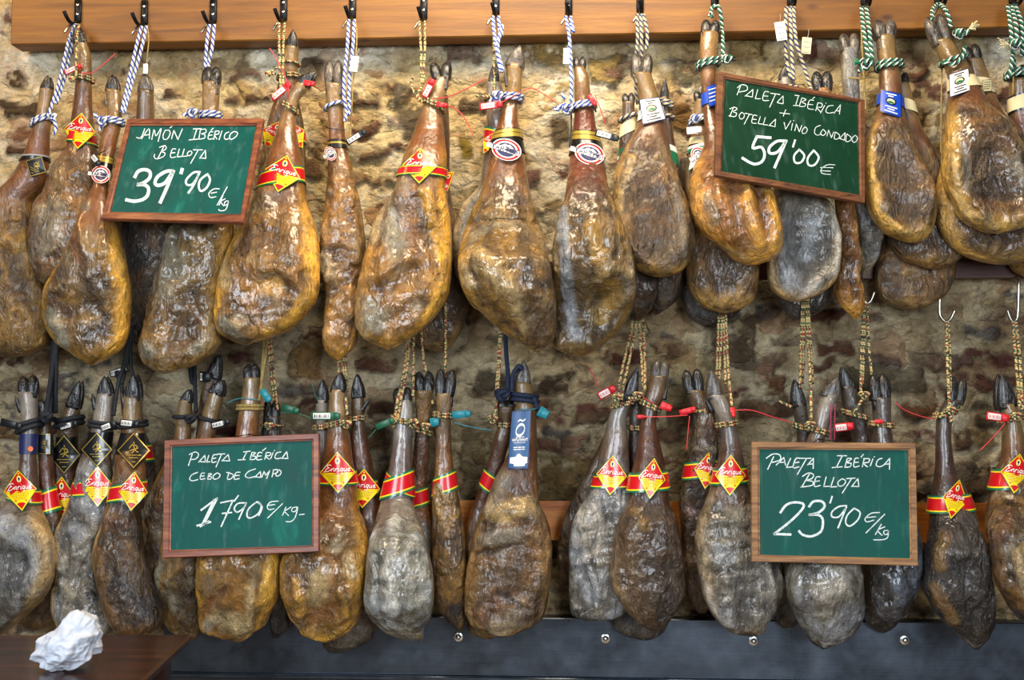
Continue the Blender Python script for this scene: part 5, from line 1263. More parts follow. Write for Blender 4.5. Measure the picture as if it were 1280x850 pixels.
band_label(U['24'], [(1186, 93), (1211, 84.5), (1214, 113), (1187, 122)], 'white', 'navy'); U['24'].band(98, 112, ('cream',), (0, 1), tilt=-4, name='paper_band', off=.003)
band_label(U['16'], [(883, 108), (896, 104), (899, 130), (886, 134)], 'blue', 'navy', inkm='white', emblem=None); U['16'].band(116, 130, ('blue',), (0, 1), tilt=-6, name='blue_band', off=.003)
h = U['17']; h.band(173, 182, ('cream',), (0, 1), name='paper_band', off=.003); h.band(182, 190, ('white', 'green'), (0, .4, 1), tilt=-6, name='green_band', off=.003)
band_label(U['17'], [(866, 186), (884, 182), (880, 200), (860, 214)], 'white', 'green', off=.012); round_label(U['17'], 873, 194, 9, 11, -.5, off=.016)
h = U['13']; h.band(152, 168, ('cream',), (0, 1), tilt=-12, name='paper_band', off=.003); h.band(186, 206, ('green', 'white', 'red', 'navy'), (0, .4, .6, .8, 1), tilt=-6, name='green_band', off=.003)
h = U['15']; h.band(182, 206, ('white', 'green'), (0, .3, 1), tilt=8, name='green_band', off=.003)
h = U['26']; h.band(118, 139, ('black', 'cream', 'black'), (0, .1, .9, 1), tilt=-8, name='paper_band', off=.003)
h = U['25']; h.band(100, 117, ('cream',), (0, 1), tilt=4, name='paper_band', off=.003); band_label(h, [(1228, 100), (1240, 99), (1240, 114), (1229, 115)], 'cream', 'black', emblem=None, off=.014)
h = U['22']; h.band(126, 140, ('cream',), (0, 1), tilt=8, name='paper_band', off=.003)
# hanging blue tag with a large letter
@deferred
def blue_tag(h):
    fn0 = h.paper(649, 550, 38, .010, 2.5); P = np.array([(640, 514), (664, 512), (660, 586), (634.5, 586.5)], float)
    def fn(u, v, lift=0.):
        u = np.asarray(u, float)[..., None]; v = np.asarray(v, float)[..., None]
        q = (P[0] * (1 - u) + P[1] * u) * (1 - v) + (P[3] * (1 - u) + P[2] * u) * v; return fn0(q[..., 0], q[..., 1], lift)
    mb = MB(); g = np.linspace(0, 1, 9)
    for a, b, m_, lf in ((0, 1, 4, 0), (.025, .975, 0, .0006)):
        gg = a + (b - a) * g
        for i in range(8):
            for j in range(8): mb.add(fn([gg[i], gg[i + 1], gg[i + 1], gg[i]], [gg[j], gg[j], gg[j + 1], gg[j + 1]], lf), [[3, 2, 1, 0]], m_)
    O = ell(.5, .335, .21, .095, 26, 0); O = np.vstack([O, O[:1]]); O[:, 0] += (.335 - O[:, 1]) * .45
    strokes(mb, fn, [O], .045, 1, .0014, 1)
    strokes(mb, fn, [[(.36, .185), (.46, .16), (.60, .182), (.72, .155)]], .03, 1, .0014)
    strokes(mb, fn, [[(.3, .455), (.4, .455)], [(.44, .455), (.58, .455)], [(.62, .455), (.72, .455)]], .014, 1, .0014)
    x = .13      # a row of small capitals
    for k in range(9):
        strokes(mb, fn, [[(x, .482), (x, .52)], [(x, .52 if k % 2 else .482), (x + .055, .482 if k % 3 else .52)], [(x + .055, .482), (x + .055, .52)]], .016, 1, .0014, 1); x += .088
    strokes(mb, fn, [[(.2, .55), (.8, .55)]], .008, 1, .0014); 
    for v in (.63, .665): strokes(mb, fn, [[(.22, v), (.4, v)], [(.44, v), (.6, v)], [(.64, v), (.78, v)]], .016, 1, .0014)
    poly2d(mb, fn, [(.08, .80), (.36, .79), (.42, .75), (.55, .74), (.62, .77), (.7, .79), (.94, .80), (.94, .90), (.84, .91), (.82, .95), (.3, .95), (.28, .91), (.08, .90)], 1, .0014, 2)
    return mb.build('hanging_tag', [M['lblue'], M['white'], M['red'], M['green'], M['navy']], h.root)
blue_tag(L['17'])
hang_all()

seal(U['2'], 90, 87, 22, 7, -22, tail=[(101, 91, 0), (115, 91, .004), (130, 80, .008), (144, 67, .01)], tailm='redtie')
seal(U['7'], 350, 115, 28, 9, -38, tail=[(362, 125, 0), (358, 100, .01), (346, 75, .01), (337, 60, .012)], tailm='redtie')
seal(U['6'], 385, 104, 12, 7, 10, sticker=False)
seal(U['9'], 535, 112, 22, 9, -62, tail=[(541, 123, .0), (560, 121, .01), (585, 110, .012), (607, 98, .012)], tailm='redtie')
seal(U['9'], 551, 131, 12, 6, 10, sticker=False, tail=[(556, 131, 0), (570, 136, .01), (582, 150, .01), (591, 169, .01)], tailm='redtie')
seal(U['10'], 612, 132, 26, 9, -5, tail=[(624, 130, 0), (660, 111, .0), (675, 115, .0), (695, 128, .0)], tailm='redtie')
seal(U['12'], 740, 124, 14, 6, 60, tail=[(743, 118, 0), (750, 135, .01), (757, 155, .01)], tailm='redtie', sticker=False)
seal(U['12'], 757, 169, 27, 9, 18, 'sealblack'); seal(U['8'], 444, 172, 26, 8, -30, 'sealblack', tail=[(431, 163, 0), (410, 160, 0)])
seal(U['3'], 119, 199, 14, 8, 50, 'sealblack', tail=[(124, 192, 0), (132, 188, 0)])
seal(U['16'], 866, 163, 15, 9, -4, 'white', sticker=False)
seal(U['17'], 866, 163, 13, 8, 0, 'cream', sticker=False, off=.02)
seal(L['1'], 12, 530, 26, 10, 12, 'sealblack', sticker=False); seal(L['3'], 84, 532, 22, 8, -15, 'sealblack'); seal(L['4'], 134, 533, 18, 9, -20, 'sealblack'); seal(L['5'], 160, 529, 22, 9, 5, 'sealblack')
seal(L['5'], 147, 465, 22, 9, -15, 'sealblack', d=.14); seal(L['7'], 274, 530, 22, 8, -14, 'sealblack'); seal(L['7c'], 254, 471, 9, 13, 0, 'sealblack')
seal(L['8'], 331, 493, 15, 9, 50, 'sealteal', sticker=False, tail=[(322, 500, 0), (300, 498, 0), (283, 504, 0)]); seal(L['9'], 361, 511, 20, 9, 15, 'sealgreen', sticker=False, tail=[(350, 516, 0), (372, 517, .0), (392, 524, .0)])
seal(L['11'], 405, 520, 34, 10, 0, 'sealgreen', tail=[(396, 500, 0), (390, 480, .005)]); seal(L['13'], 480, 530, 22, 8, -22, 'sealgreen', sticker=False, tail=[(470, 537, 0), (461, 547, 0)])
seal(L['14'], 541, 528, 7, 11, -5, 'sealteal', sticker=False); seal(L['15'], 575, 518, 20, 9, -5, 'sealteal', sticker=False, tail=[(568, 528, 0), (590, 534, 0), (615, 538, 0)])
seal(L['17'], 677, 515, 8, 13, 30, 'sealteal', sticker=False, tail=[(670, 511, 0), (655, 512, 0), (645, 512, .004)])
seal(L['18'], 757, 491, 20, 10, -28, tail=[(750, 485, 0), (744, 474, .0), (737, 460, 0)], tailm='redtie'); seal(L['19'], 831, 508, 11, 9, 20, sticker=False, tail=[(818, 505, 0), (804, 497, .004)], tailm='redtie')
seal(L['20'], 800, 521, 8, 5, 0, sticker=False, tail=[(805, 521, .03), (830, 521, .03), (860, 519, .02)], tailm='redtie')
seal(L['21'], 858, 514, 18, 7, -15, sticker=False, tail=[(862, 520, 0), (860, 540, .0), (858, 562, 0)], tailm='redtie'); seal(L['22'], 916, 514, 10, 6, 80, sticker=False, tail=[(918, 513, 0), (940, 513, .005), (965, 521, 0), (990, 528, -.01)], tailm='redtie')
seal(L['24'], 1053, 534, 19, 10, -8, off=.03); seal(L['26'], 1098, 527, 9, 5, 0, sticker=False, tail=[(1120, 503, 0), (1130, 512, 0), (1150, 520, 0), (1168, 524, 0)], tailm='redtie')
seal(L['28'], 1245, 521, 22, 10, 8, tail=[(1257, 528, 0), (1245, 543, 0), (1224, 564, -.01)], tailm='redtie')
mb = MB()
for x in (1039, 1044): mb.tube(smooth_path([UP(x, 505, .25), UP(x - .5, 525, .256), UP(x - 1, 551, .25)], 6), .0013, seg=6)
mb.build('purple_string', [M['pink']], L['24'].root)

# ---------------------------------------------------------------- hooks
HB = [(98, 28), (181, 30), (267, 28), (355, 25), (441, 22), (530, 23), (620, 18), (711, 18), (800, 15), (893, 8), (988, 6), (1080, 6), (1172, 5), (1265, 4)]


def make_hook(px, py, label):
    """black iron strap with two screws and a bent prong; base at the beam face"""
    o = UP(px, py, .095); root = empty('iron_hook', o, label, 'hook', 'black iron hooks on the pine beam')
    b = MB(); b.box(o + np.array([0, -.004, .030]), (.0095, .004, .032), bev=.5); b.blob(o + np.array([0, -.004, .061]), (.0095, .004, .009))
    b.build('strap', M['iron'], root)
    j = MB(); P = [o + np.array(v) for v in ((0, -.006, .008), (0, -.012, -.004), (0, -.030, -.014), (0, -.052, -.016), (-.002, -.066, -.008), (-.006, -.074, .006))]
    j.tube(smooth_path(P, 8), .0052, seg=10); j.build('prong', M['iron'], root)
    t = MB(); t.tube(smooth_path([o + np.array(v) for v in ((-.006, -.028, -.014), (-.013, -.034, -.026), (-.021, -.036, -.040))], 6), .0032, seg=8); t.build('pin', M['steelrod'], root)
    for dz in (.020, .046):
        s = MB(); s.blob(o + np.array([0, -.0085, dz]), (.0048, .0028, .0048), nu=14); s.build('screw', M['screw'], root)
    return root


def dup(root, loc, label):
    r = root.copy(); COL.objects.link(r); r.location = Vector([float(v) for v in loc]); r['label'] = label
    for ch in root.children:
        c = ch.copy(); c.parent = r; COL.objects.link(c)
    return r


HLAB = ['end hook of the pine beam, above the red barcode seal', 'iron hook above the two blue and white strands beside the end hook', 'iron hook over the rope that runs down behind the 39\'90 board', 'iron hook carrying the speckled braid of the golden ham with a bent hoof',
        'iron hook above the slim edge-on ham', 'iron hook carrying the doubled speckled braid of the large yellow-rimmed ham', 'iron hook above the ham with the big blue and white knot', 'iron hook above the reddish-shanked ham', 'iron hook above the ham with the white paper label',
        'iron hook with a green and white loop above the golden folded ham', 'iron hook carrying three strands of rope over the 59\'00 board', 'iron hook above the green and white plait beside the 59\'00 board', 'iron hook inside the green and white loop of the wet black ham', 'last iron hook of the beam, over the frayed green and white bundle']
hk0 = make_hook(*HB[0], HLAB[0])
for (x, y), lb in zip(HB[1:], HLAB[1:]): dup(hk0, UP(x, y, .095), lb)


def s_hook(px, ytop, ybot, wpx, label, d=.085):
    P = [(px - 1, ytop, .05), (px, ytop, .08), (px + .5, ytop + 6, d), (px - .5, ybot - 12, d), (px + wpx * .2, ybot - 3, d), (px + wpx * .5, ybot, d), (px + wpx * .85, ybot - 4, d), (px + wpx * 1.15, ybot - 14, d)]
    b = MB(); b.tube(smooth_path([UP(*p) for p in P], 8), .0042, seg=10); o = b.build('steel_hook', M['steelrod']); props(o, label, 'hook', 'bright steel hooks of the lower row')
s_hook(1175, 349, 402, 16, 'bright steel hook holding the cord of the dark ham beside the 23\'90 board', .10)
s_hook(1273, 347, 402, -12, 'bright steel hook at the far end, over the cord of the last lower ham', .10)
s_hook(1078, 349, 379, 13, 'bent steel hook just below the narrow orange ham', .09)

# ---------------------------------------------------------------- ropes
def clear_path(P, r, ring=False):
    """move a rope to the near or the far side of every ham it would pass through"""
    P = P.copy()
    for it in range(3):
        qx, qy, qd = PROJ(P); d = qd.copy()
        for h in ALL_HAMS:
            f = look(h.fm, qx, qy); b = look(h.bm, qx, qy); hit = (f > 0) & (d > b - r - .001) & (d < f + r + .001)
            if hit.any():
                fr = d > (f + b) / 2
                d = np.where(hit & fr, f + r + .0015, np.where(hit & ~fr & (b - r - .002 > .036), b - r - .0015, np.where(hit & (not ring), f + r + .0015, d)))
        k = np.maximum(d - qd, 0); kk = np.minimum(d - qd, 0)
        sm = np.array([k[max(0, i - 3):i + 4].max() for i in range(len(k))]); sm2 = np.array([kk[max(0, i - 3):i + 4].min() for i in range(len(k))])
        sh = np.where(k > 0, k, np.where(kk < 0, kk, sm * .5 + sm2 * .5))
        P[:, 1] -= sh
        ax = UP(qx, qy, -P[:, 1]); P = ax          # same line of sight, new distance
    return P


RN = {}


def rope(label, m, r, strands, wraps=(), knots=(), tails=(), group='ropes', lob=3, fray=None, name='rope'):
    """strands/tails: lists of (px, py, d); wraps: (ham, y, tilt, turns); knots: (px, py, d, size px)"""
    b = MB(); tw = 2 * math.pi * 62 * 1.0 if M[m].name.endswith('rope') else 0
    kw = dict(seg=12, lobes=lob if tw else 0, twist=tw * 1.0, lobe=.14)
    if not tw: kw = dict(seg=8)
    for st in list(strands) + list(tails):
        b.tube(clear_path(smooth_path([UP(*p) for p in st], 9), r), r, **kw)
    for w in wraps:
        h, y, tl, turns = w
        for k in range(turns):
            R = h.ring(y + k * 2 * r / pxm(h.d0), r + .0030, tl, 40); b.tube(R, r, cap=False, **kw)
    o = b.build(name, [M[m]]); props(o, label, 'rope', group)
    for k, (px, py, d, sz) in enumerate(knots):
        u = sz * pxm(d) * .30; n = 60; P = []
        c = UP(px, py, max(d, float(np.max(look(FRONT, px + np.linspace(-1, 1, 5) * sz * .7, np.full(5, py)))) + u * .7 + r + .001))
        for t in np.linspace(0, 2 * math.pi, n + 1):
            P.append(c + u * np.array([(math.sin(t) + 2 * math.sin(2 * t)) * .62, -.75 * math.sin(3 * t) * .8, (math.cos(t) - 2 * math.cos(2 * t)) * .5]))
        q = MB(); q.tube(np.array(P), r * .95, cap=False, **kw)
        P2 = [c + u * np.array([1.3 * math.cos(t), -.9 * math.sin(t) - .3, .9 * math.sin(t + .8)]) for t in np.linspace(0, 2 * math.pi, 40)]
        q.tube(np.array(P2), r * .95, cap=False, **kw); q.build('knot', [M[m]], o)
    if fray:
        fx, fy, d, ang, ln, fm = fray; rr = np.random.default_rng(int(fx)); q = MB()
        for k in range(16):
            a = math.radians(ang + rr.uniform(-35, 35)); l = ln * rr.uniform(.6, 1.1)
            q.tube(smooth_path([UP(fx, fy, d), UP(fx + l * .5 * math.cos(a), fy - l * .5 * math.sin(a), d + rr.uniform(-.004, .01)), UP(fx + l * math.cos(a + rr.uniform(-.3, .3)), fy - l * math.sin(a), d + rr.uniform(-.01, .015))], 4), .0013, seg=5)
        q.build('frayed_end', [M[fm]], o)
    return o


def hk(i, dx=0, dy=3, d=.15): return (HB[i][0] + dx, HB[i][1] + dy, d)


BW, BC, GW, BR = 'blue_and_white_rope', 'blue_and_cream_rope', 'green_and_white_rope', 'braid'
UG, LGp = 'ropes hanging from the pine beam', 'cords of the lower row'
fd = lambda h, y, o=.006: h.depth(y)[0] + h.depth(y)[1] + o      # front of a shank
rope('blue and white rope slanting from the end hook down to the dark end ham', BW, .0045, [[hk(0, -4), (85, 55, .16), (75, 100, .17), (66, 128, .18), (60, 146, .185)], [hk(0, -1), (89, 60, .155), (80, 100, .16), (70, 130, .175)]], [(U['1'], 149, -10, 2)], [(66, 146, .185, 9)], [[(67, 148, .19), (70, 160, .19), (67, 168, .19)]], UG)
rope('speckled braid tied round the hoofed shank under the first red seal', BR, .0034, [[hk(0, 1), (96, 50, .185), (95, 98, .19)]], [(U['2'], 97, 4, 2)], [(90, 99, .195, 7)], group=UG)
rope('blue and white rope slanting to the glossy amber ham next to the 39\'90 board', BW, .0045, [[hk(1, -4), (170, 60, .16), (160, 105, .18), (152, 140, .19)], [hk(1, 2), (177, 60, .165), (166, 100, .17), (155, 142, .19)]], [(U['3'], 150, 2, 2)], [(128, 151, .205, 12)], [[(122, 148, .205), (118, 142, .205)], [(128, 155, .2), (124, 163, .2)]], UG)
rope('thin straw cord with a white tag above the grey hoof by the 39\'90 board', 'straw', .0016, [[hk(1, 3), (186, 48, .16), (184, 70, .155), (182, 90, .16)]], group=UG)
rope('two blue and white strands ending in a knot on top of the 39\'90 board', BW, .0045, [[hk(2, -5), (258, 60, .155), (256, 110, .15), (257, 140, .16)], [hk(2, 1), (265, 60, .155), (261, 80, .15), (258, 120, .15)]], [(U['5'], 143, 0, 2)], [(241, 141, .205, 12)], [[(236, 141, .205), (228, 145, .21)]], UG)
rope('speckled braid wound round the dark and the bent-hoofed golden ham', BR, .0034, [[hk(3, -6), (349, 60, .17), (351, 118, .215)], [hk(3, 1), (354, 60, .17), (354, 118, .215)]], [(U['6'], 80, 2, 1), (U['6'], 95, -2, 2), (U['7'], 133, 12, 2)], [(340, 121, .215, 9), (335, 92, .175, 6)], [[(352, 80, .175), (338, 91, .175)], [(345, 92, .175), (331, 93, .175)]], UG)
rope('long blue and white rope with a white tag above the slim ham', BW, .0045, [[hk(4, -5), (434, 60, .17), (430, 100, .18), (430, 128, .18)], [hk(4, 2), (441, 60, .17), (437, 95, .165), (436, 128, .17)]], [(U['8'], 133, -8, 1)], [], [[(430, 124, .19), (433, 140, .18), (431, 152, .18)], [(437, 125, .175), (436, 145, .17)]], UG)
rope('thin straw cord beside the slim ham', 'straw', .002, [[hk(4, 3), (446, 50, .16), (441, 110, .16), (437, 190, .16)]], group=UG)
rope('doubled speckled braid looping round the large yellow-rimmed ham', BR, .0034, [[hk(5, -6), (526, 60, .18), (527, 104, .2)], [hk(5, 1), (531, 60, .18), (529, 104, .2)]], [(U['9'], 130, 14, 2)], [], [[(526, 126, .215), (518, 116, .215), (514, 104, .21), (516, 97, .21)], [(528, 108, .205), (522, 118, .21), (528, 128, .212)]], UG)
rope('thick blue and white rope with a big double knot on the broad ochre ham', BW, .0048, [[hk(6, -4), (619, 50, .18), (626, 90, .2)], [hk(6, 3), (626, 45, .17), (628, 32, .165), (622, 60, .19), (629, 90, .2)]], [(U['11'], 121, 2, 2)], [(622, 120, .212, 13)], [[(617, 122, .21), (612, 128, .21)]], UG)
rope('speckled braid hanging behind the thick blue and white rope to the pale mottled ham', BR, .003, [[hk(6, -3), (617, 50, .15), (618, 100, .155), (617, 118, .17)]], [(U['10'], 122, 0, 2)], [], [[(612, 121, .175), (600, 120, .175), (594, 119, .175)]], UG)
rope('blue and white rope with a tufted knot on the reddish-shanked ham', BW, .0045, [[hk(7, -4), (712, 50, .18), (714, 100, .195), (714, 128, .2)], [hk(7, 2), (717, 40, .165), (713, 30, .16)]], [(U['12'], 131, -4, 2)], [(709, 136, .21, 14)], [[(704, 132, .215), (694, 135, .215)], [(705, 124, .215), (703, 116, .215)], [(700, 138, .215), (691, 136, .215)]], UG)
rope('thin black cord straight down behind the tufted knot of the reddish-shanked ham', 'black_rope', .0022, [[(714, 130, .19), (714, 160, .2), (712, 184, .2)]], [], [], [[(729, 134, .165), (740, 130, .165), (745, 140, .17)]], UG)
rope('blue and cream strands behind the hoof of the ham with the white label', BC, .0045, [[hk(8, -4), (797, 45, .16), (795, 80, .15)], [hk(8, 1), (802, 45, .16), (802, 72, .16)], [hk(8, 4), (809, 40, .155), (808, 62, .15)], [(796, 80, .15), (795, 110, .155), (797, 130, .16)]], [(U['13'], 147, -8, 1), (U['15'], 128, 6, 2), (U['15'], 146, 4, 1)], [], [], UG)
rope('green and white rope looped on the hoof of the glossy golden ham', GW, .0048, [[(890, 22, .175), (889, 12, .16), hk(9, 2, -1), (900, 13, .165), (903, 40, .17), (904, 78, .19)]], [(U['16'], 78, -5, 2)], [(909, 74, .19, 10)], [], UG, fray=(912, 76, .19, 20, 8, 'black_rope'))
rope('blue and white rope knotted low behind the glossy golden ham', BW, .0045, [[(884, 40, .13), (880, 90, .14), (876, 130, .16)]], [(U['17'], 148, -6, 2)], [(870, 148, .205, 10)], [], UG)
rope('three strands of blue and cream rope going behind the 59\'00 board', BC, .0048, [[hk(10, -5), (982, 50, .17), (984, 80, .17), (992, 105, .16)], [hk(10, 0), (989, 50, .18), (992, 100, .17)], [hk(10, 4), (995, 50, .18), (1004, 80, .17), (1014, 112, .15)]], [(U['18'], 112, 0, 2)], [], [], UG)
rope('thick green and white plait beside the corner of the 59\'00 board', GW, .0052, [[hk(11, -3), (1080, 40, .19), (1086, 75, .205)], [hk(11, 3), (1087, 40, .19), (1090, 75, .205)]], [(U['21'], 80, -2, 2)], [(1083, 80, .21, 14)], [[(1080, 82, .21), (1074, 90, .215)]], UG, fray=(1076, 78, .215, 170, 9, 'green_fray'))
rope('thin straw cord hanging beside the green and white plait', 'straw', .0025, [[hk(11, -1), (1077, 40, .165), (1080, 100, .165), (1082, 138, .165)], [(1060, 97, .185), (1075, 98, .19), (1098, 96, .19)]], group=UG)
rope('green and white rope knotted round the hoof of the wet black ham', GW, .0050, [[(1166, 24, .20), (1166, 12, .18), hk(12, 2, 0), (1183, 14, .19), (1189, 34, .20)], [(1206, 58, .215), (1204, 70, .215), (1192, 80, .22), (1178, 77, .215)]], [(U['24'], 76, -8, 1)], [(1200, 42, .21, 13)], [[(1204, 44, .215), (1212, 38, .22)]], UG, fray=(1211, 36, .22, 25, 13, 'cream'))
rope('thin grey cord hanging straight beside the wet black ham', 'straw', .0022, [[hk(12, 3), (1178, 40, .15), (1177, 110, .15), (1176, 195, .15)]], group=UG)
rope('frayed green and white bundle under the last hook', GW, .0052, [[hk(13, -5), (1263, 30, .18), (1266, 60, .19), (1268, 85, .19)], [hk(13, 0), (1270, 30, .19), (1272, 60, .195)], [hk(13, 4), (1277, 30, .18), (1278, 70, .19)]], [(U['26'], 90, -4, 2)], [(1269, 55, .205, 13)], [[(1266, 70, .2), (1263, 90, .2), (1260, 98, .2)]], UG, fray=(1262, 56, .205, 170, 14, 'cream'))
rope('thin pale cord hanging below the frayed green and white bundle', 'straw', .002, [[hk(13, -2), (1267, 70, .16), (1266, 118, .16)]], group=UG)

RT = (346, .06)                                               # lower cords start at the dark rail
def rl(x): return (x, RT[0], RT[1])
rope('black cord tied round the shanks at the end of the lower row', 'black_rope', .0068, [[rl(74), (68, 440, .12), (57, 520, .20)], [rl(76), (70, 440, .12), (69, 516, .16)], [rl(72), (66, 440, .11), (62, 516, .19)]], [(L['1'], 529, -10, 2), (L['2'], 524, 0, 1), (L['3'], 524, -6, 2)], [(58, 521, .205, 12)], [], LGp, name='cord')
rope('black cord tied round the two black-sleeved hams', 'black_rope', .005, [[rl(165), (158, 440, .13), (148, 478, .19), (142, 520, .20)], [rl(163), (160, 440, .13), (152, 480, .16)], [rl(166), (163, 440, .13), (166, 470, .15)], [(152, 480, .16), (155, 520, .18)]], [(L['4'], 528, 4, 2), (L['5'], 528, -4, 2)], [(150, 468, .15, 10)], [], LGp, name='cord')
rope('black cord knotted above the frame of the 17\'90 board', 'black_rope', .0055, [[rl(240), (243, 460, .13), (245, 515, .18)], [rl(238), (238, 460, .13), (242, 480, .14)]], [(L['6'], 521, 0, 1), (L['7'], 524, 8, 1)], [(238, 523, .205, 11)], [], LGp, name='cord')
rope('straw cord and tape holding the pale shank above the 17\'90 board', 'straw', .0042, [[rl(333), (330, 430, .14), (327, 478, .19)], [rl(335), (333, 430, .14), (327, 480, .19), (324, 500, .2)]], [(L['8'], 507, 0, 2)], [], [], LGp, name='cord')
rope('dark speckled cord hanging behind the straw cord to the shadowed ham', BR, .0034, [[rl(338), (339, 430, .1), (347, 512, .14)], [rl(336), (336, 430, .1), (342, 500, .13)]], [(L['9'], 532, 0, 1)], [(336, 532, .165, 9)], [], LGp, name='cord')
rope('speckled cord binding three shanks beside the corner of the 17\'90 board', BR, .0036, [[rl(428), (424, 450, .14), (423, 475, .15)], [rl(431), (429, 450, .15), (431, 480, .16), (434, 520, .205)], [rl(433), (432, 450, .15), (434, 490, .16)]], [(L['10'], 532, -2, 2), (L['11'], 528, -4, 2), (L['12'], 521, -2, 2)], [(433, 530, .21, 11)], [], LGp, name='cord')
rope('speckled cord binding the pale grooved ham and its dark neighbour', BR, .0038, [[rl(512), (507, 450, .15), (497, 500, .20), (492, 534, .205)], [rl(514), (510, 450, .15), (502, 495, .19), (497, 525, .21)], [rl(515), (517, 450, .14), (516, 495, .19)], [rl(522), (529, 445, .12), (536, 470, .13), (541, 505, .15)]], [(L['13'], 524, 8, 2), (L['14'], 536, 10, 2)], [(516, 529, .215, 13), (532, 533, .20, 10)], [], LGp, name='cord')
rope('speckled cord wound twice round the slim ham with the teal tag', BR, .0038, [[rl(556), (557, 430, .1), (556, 510, .15)]], [(L['15'], 517, 3, 2)], [], [], LGp, name='cord')
rope('speckled cord hanging to the leaning ham behind the blue-tagged ham', BR, .0036, [[rl(628), (626, 430, .12), (622, 490, .17), (618, 520, .19)], [rl(626), (624, 430, .12), (620, 490, .165)]], [(L['16'], 529, 4, 2)], [(616, 524, .2, 11)], [], LGp, name='cord')
rope('navy rope with a thick knot at the hoof of the rough brown ham', 'navy_rope', .0062, [[rl(632), (632, 425, .13), (635, 470, .19), (634, 488, .205)]], [(L['17'], 494, 4, 2)], [(628, 493, .215, 15)], [[(640, 488, .20), (641, 470, .21), (648, 458, .215), (653, 462, .21)], [(668, 498, .2), (672, 512, .2)]], LGp, name='cord')
rope('four strands of speckled cord above the silvery ham and its chestnut neighbour', BR, .0036, [[rl(796), (790, 405, .13), (776, 470, .19), (772, 498, .2)], [rl(797), (795, 405, .13), (780, 480, .19), (777, 500, .2)], [rl(798), (799, 405, .13), (802, 450, .17), (804, 486, .2)], [rl(800), (804, 405, .13), (806, 450, .17), (806, 488, .2)]], [(L['18'], 503, -6, 2), (L['19'], 506, 12, 2), (L['20'], 533, 2, 2)], [(771, 497, .215, 10), (797, 494, .215, 10)], [[(784, 497, .21), (790, 498, .21), (797, 494, .21)]], LGp, name='cord')
rope('speckled cords hanging to the twin-hoofed and the hollow-based ham', BR, .0036, [[rl(901), (898, 410, .12), (896, 470, .13)], [rl(903), (902, 410, .12), (899, 475, .14)], [rl(906), (908, 410, .13), (911, 470, .16), (915, 508, .2)], [rl(904), (905, 410, .12), (907, 480, .16)]], [(L['22'], 528, -4, 2), (L['21'], 514, 0, 1)], [], [], LGp, name='cord')
rope('speckled cord with a low knot behind the top edge of the 23\'90 board', BR, .0036, [[rl(1004), (1002, 410, .13), (1000, 485, .16)], [rl(1006), (1005, 410, .13), (1003, 480, .15)], [rl(1008), (1009, 410, .14), (1013, 470, .19), (1014, 525, .225)], [rl(1009), (1012, 410, .14), (1016, 480, .18)]], [(L['23'], 533, 8, 2), (L['24'], 537, 8, 2)], [(1013, 531, .225, 10)], [[(990, 509, .17), (980, 504, .17), (974, 502, .17)]], LGp, name='cord')
rope('speckled cord on the bent steel hook above the 23\'90 board', BR, .0036, [[(1080, 377, .09), (1077, 430, .13), (1076, 490, .16)], [(1081, 377, .09), (1080, 430, .13), (1078, 480, .15)], [(1084, 378, .09), (1086, 430, .13), (1090, 472, .15)]], [(L['25'], 517, 10, 2), (L['26'], 529, 4, 2)], [(1080, 494, .19, 11)], [[(1078, 499, .19), (1070, 512, .19), (1064, 520, .17)]], LGp, name='cord')
rope('speckled cord on the long steel hook above the dark pointed ham', BR, .0040, [[(1183, 401, .10), (1184, 440, .15), (1186, 490, .20), (1188, 512, .205)], [(1185, 402, .10), (1187, 440, .14), (1188, 490, .19)]], [(L['27'], 515, -6, 2)], [(1188, 513, .21, 10)], [[(1188, 518, .21), (1189, 528, .21)]], LGp, name='cord')
rope('speckled cord on the steel hook at the end of the lower row', BR, .0040, [[(1266, 401, .10), (1270, 450, .15), (1275, 510, .2)], [(1270, 402, .10), (1275, 450, .15), (1278, 512, .2)], [(1268, 402, .10), (1273, 450, .14), (1272, 500, .18)]], [(L['28'], 521, -6, 2)], [(1270, 520, .215, 10)], [], LGp, name='cord')

# paper tags tied to ropes
def tag(px, py, w, h_, d, ang, label, m='white'):
    u = pxm(d); a = math.radians(ang); ax = np.array([[math.cos(a), 0, -math.sin(a)], [0, 1, 0], [math.sin(a), 0, math.cos(a)]]); b = MB(); c = UP(px, py, d)
    b.box(c, (w * u / 2, .0012, h_ * u / 2), ax, .4); 
    for k in (.2, -.1, -.4): b.box(c + ax[1] * -.0014 + ax[2] * k * h_ * u, (w * u * .3, .0003, h_ * u * .03), ax, .2, 1)
    b.tube(smooth_path([c + ax[2] * h_ * u * .42, c + ax[2] * h_ * u * .6 + np.array([.004, .004, .006]), c + ax[2] * h_ * u * .7 + np.array([.006, .012, .016])], 5), .0008, 1, 5)
    props(b.build('paper_tag', [M[m], M['grey']], smooth=False), label, 'tag', 'small paper tags on the ropes')
tag(182, 86, 6, 13, .17, 0, 'small white paper tag above the grey hoof by the 39\'90 board'); tag(443, 80, 10, 20, .178, 8, 'white paper tag on the rope above the slim ham'); tag(708, 70, 8, 20, .19, 2, 'white paper tag on the rope above the reddish-shanked ham')
tag(976, 39, 13, 24, .19, -8, 'white paper tag beside three blue and cream strands'); tag(1008, 57, 12, 21, .165, 6, 'cream paper tag on the beam edge beside three blue and cream strands', 'cream')

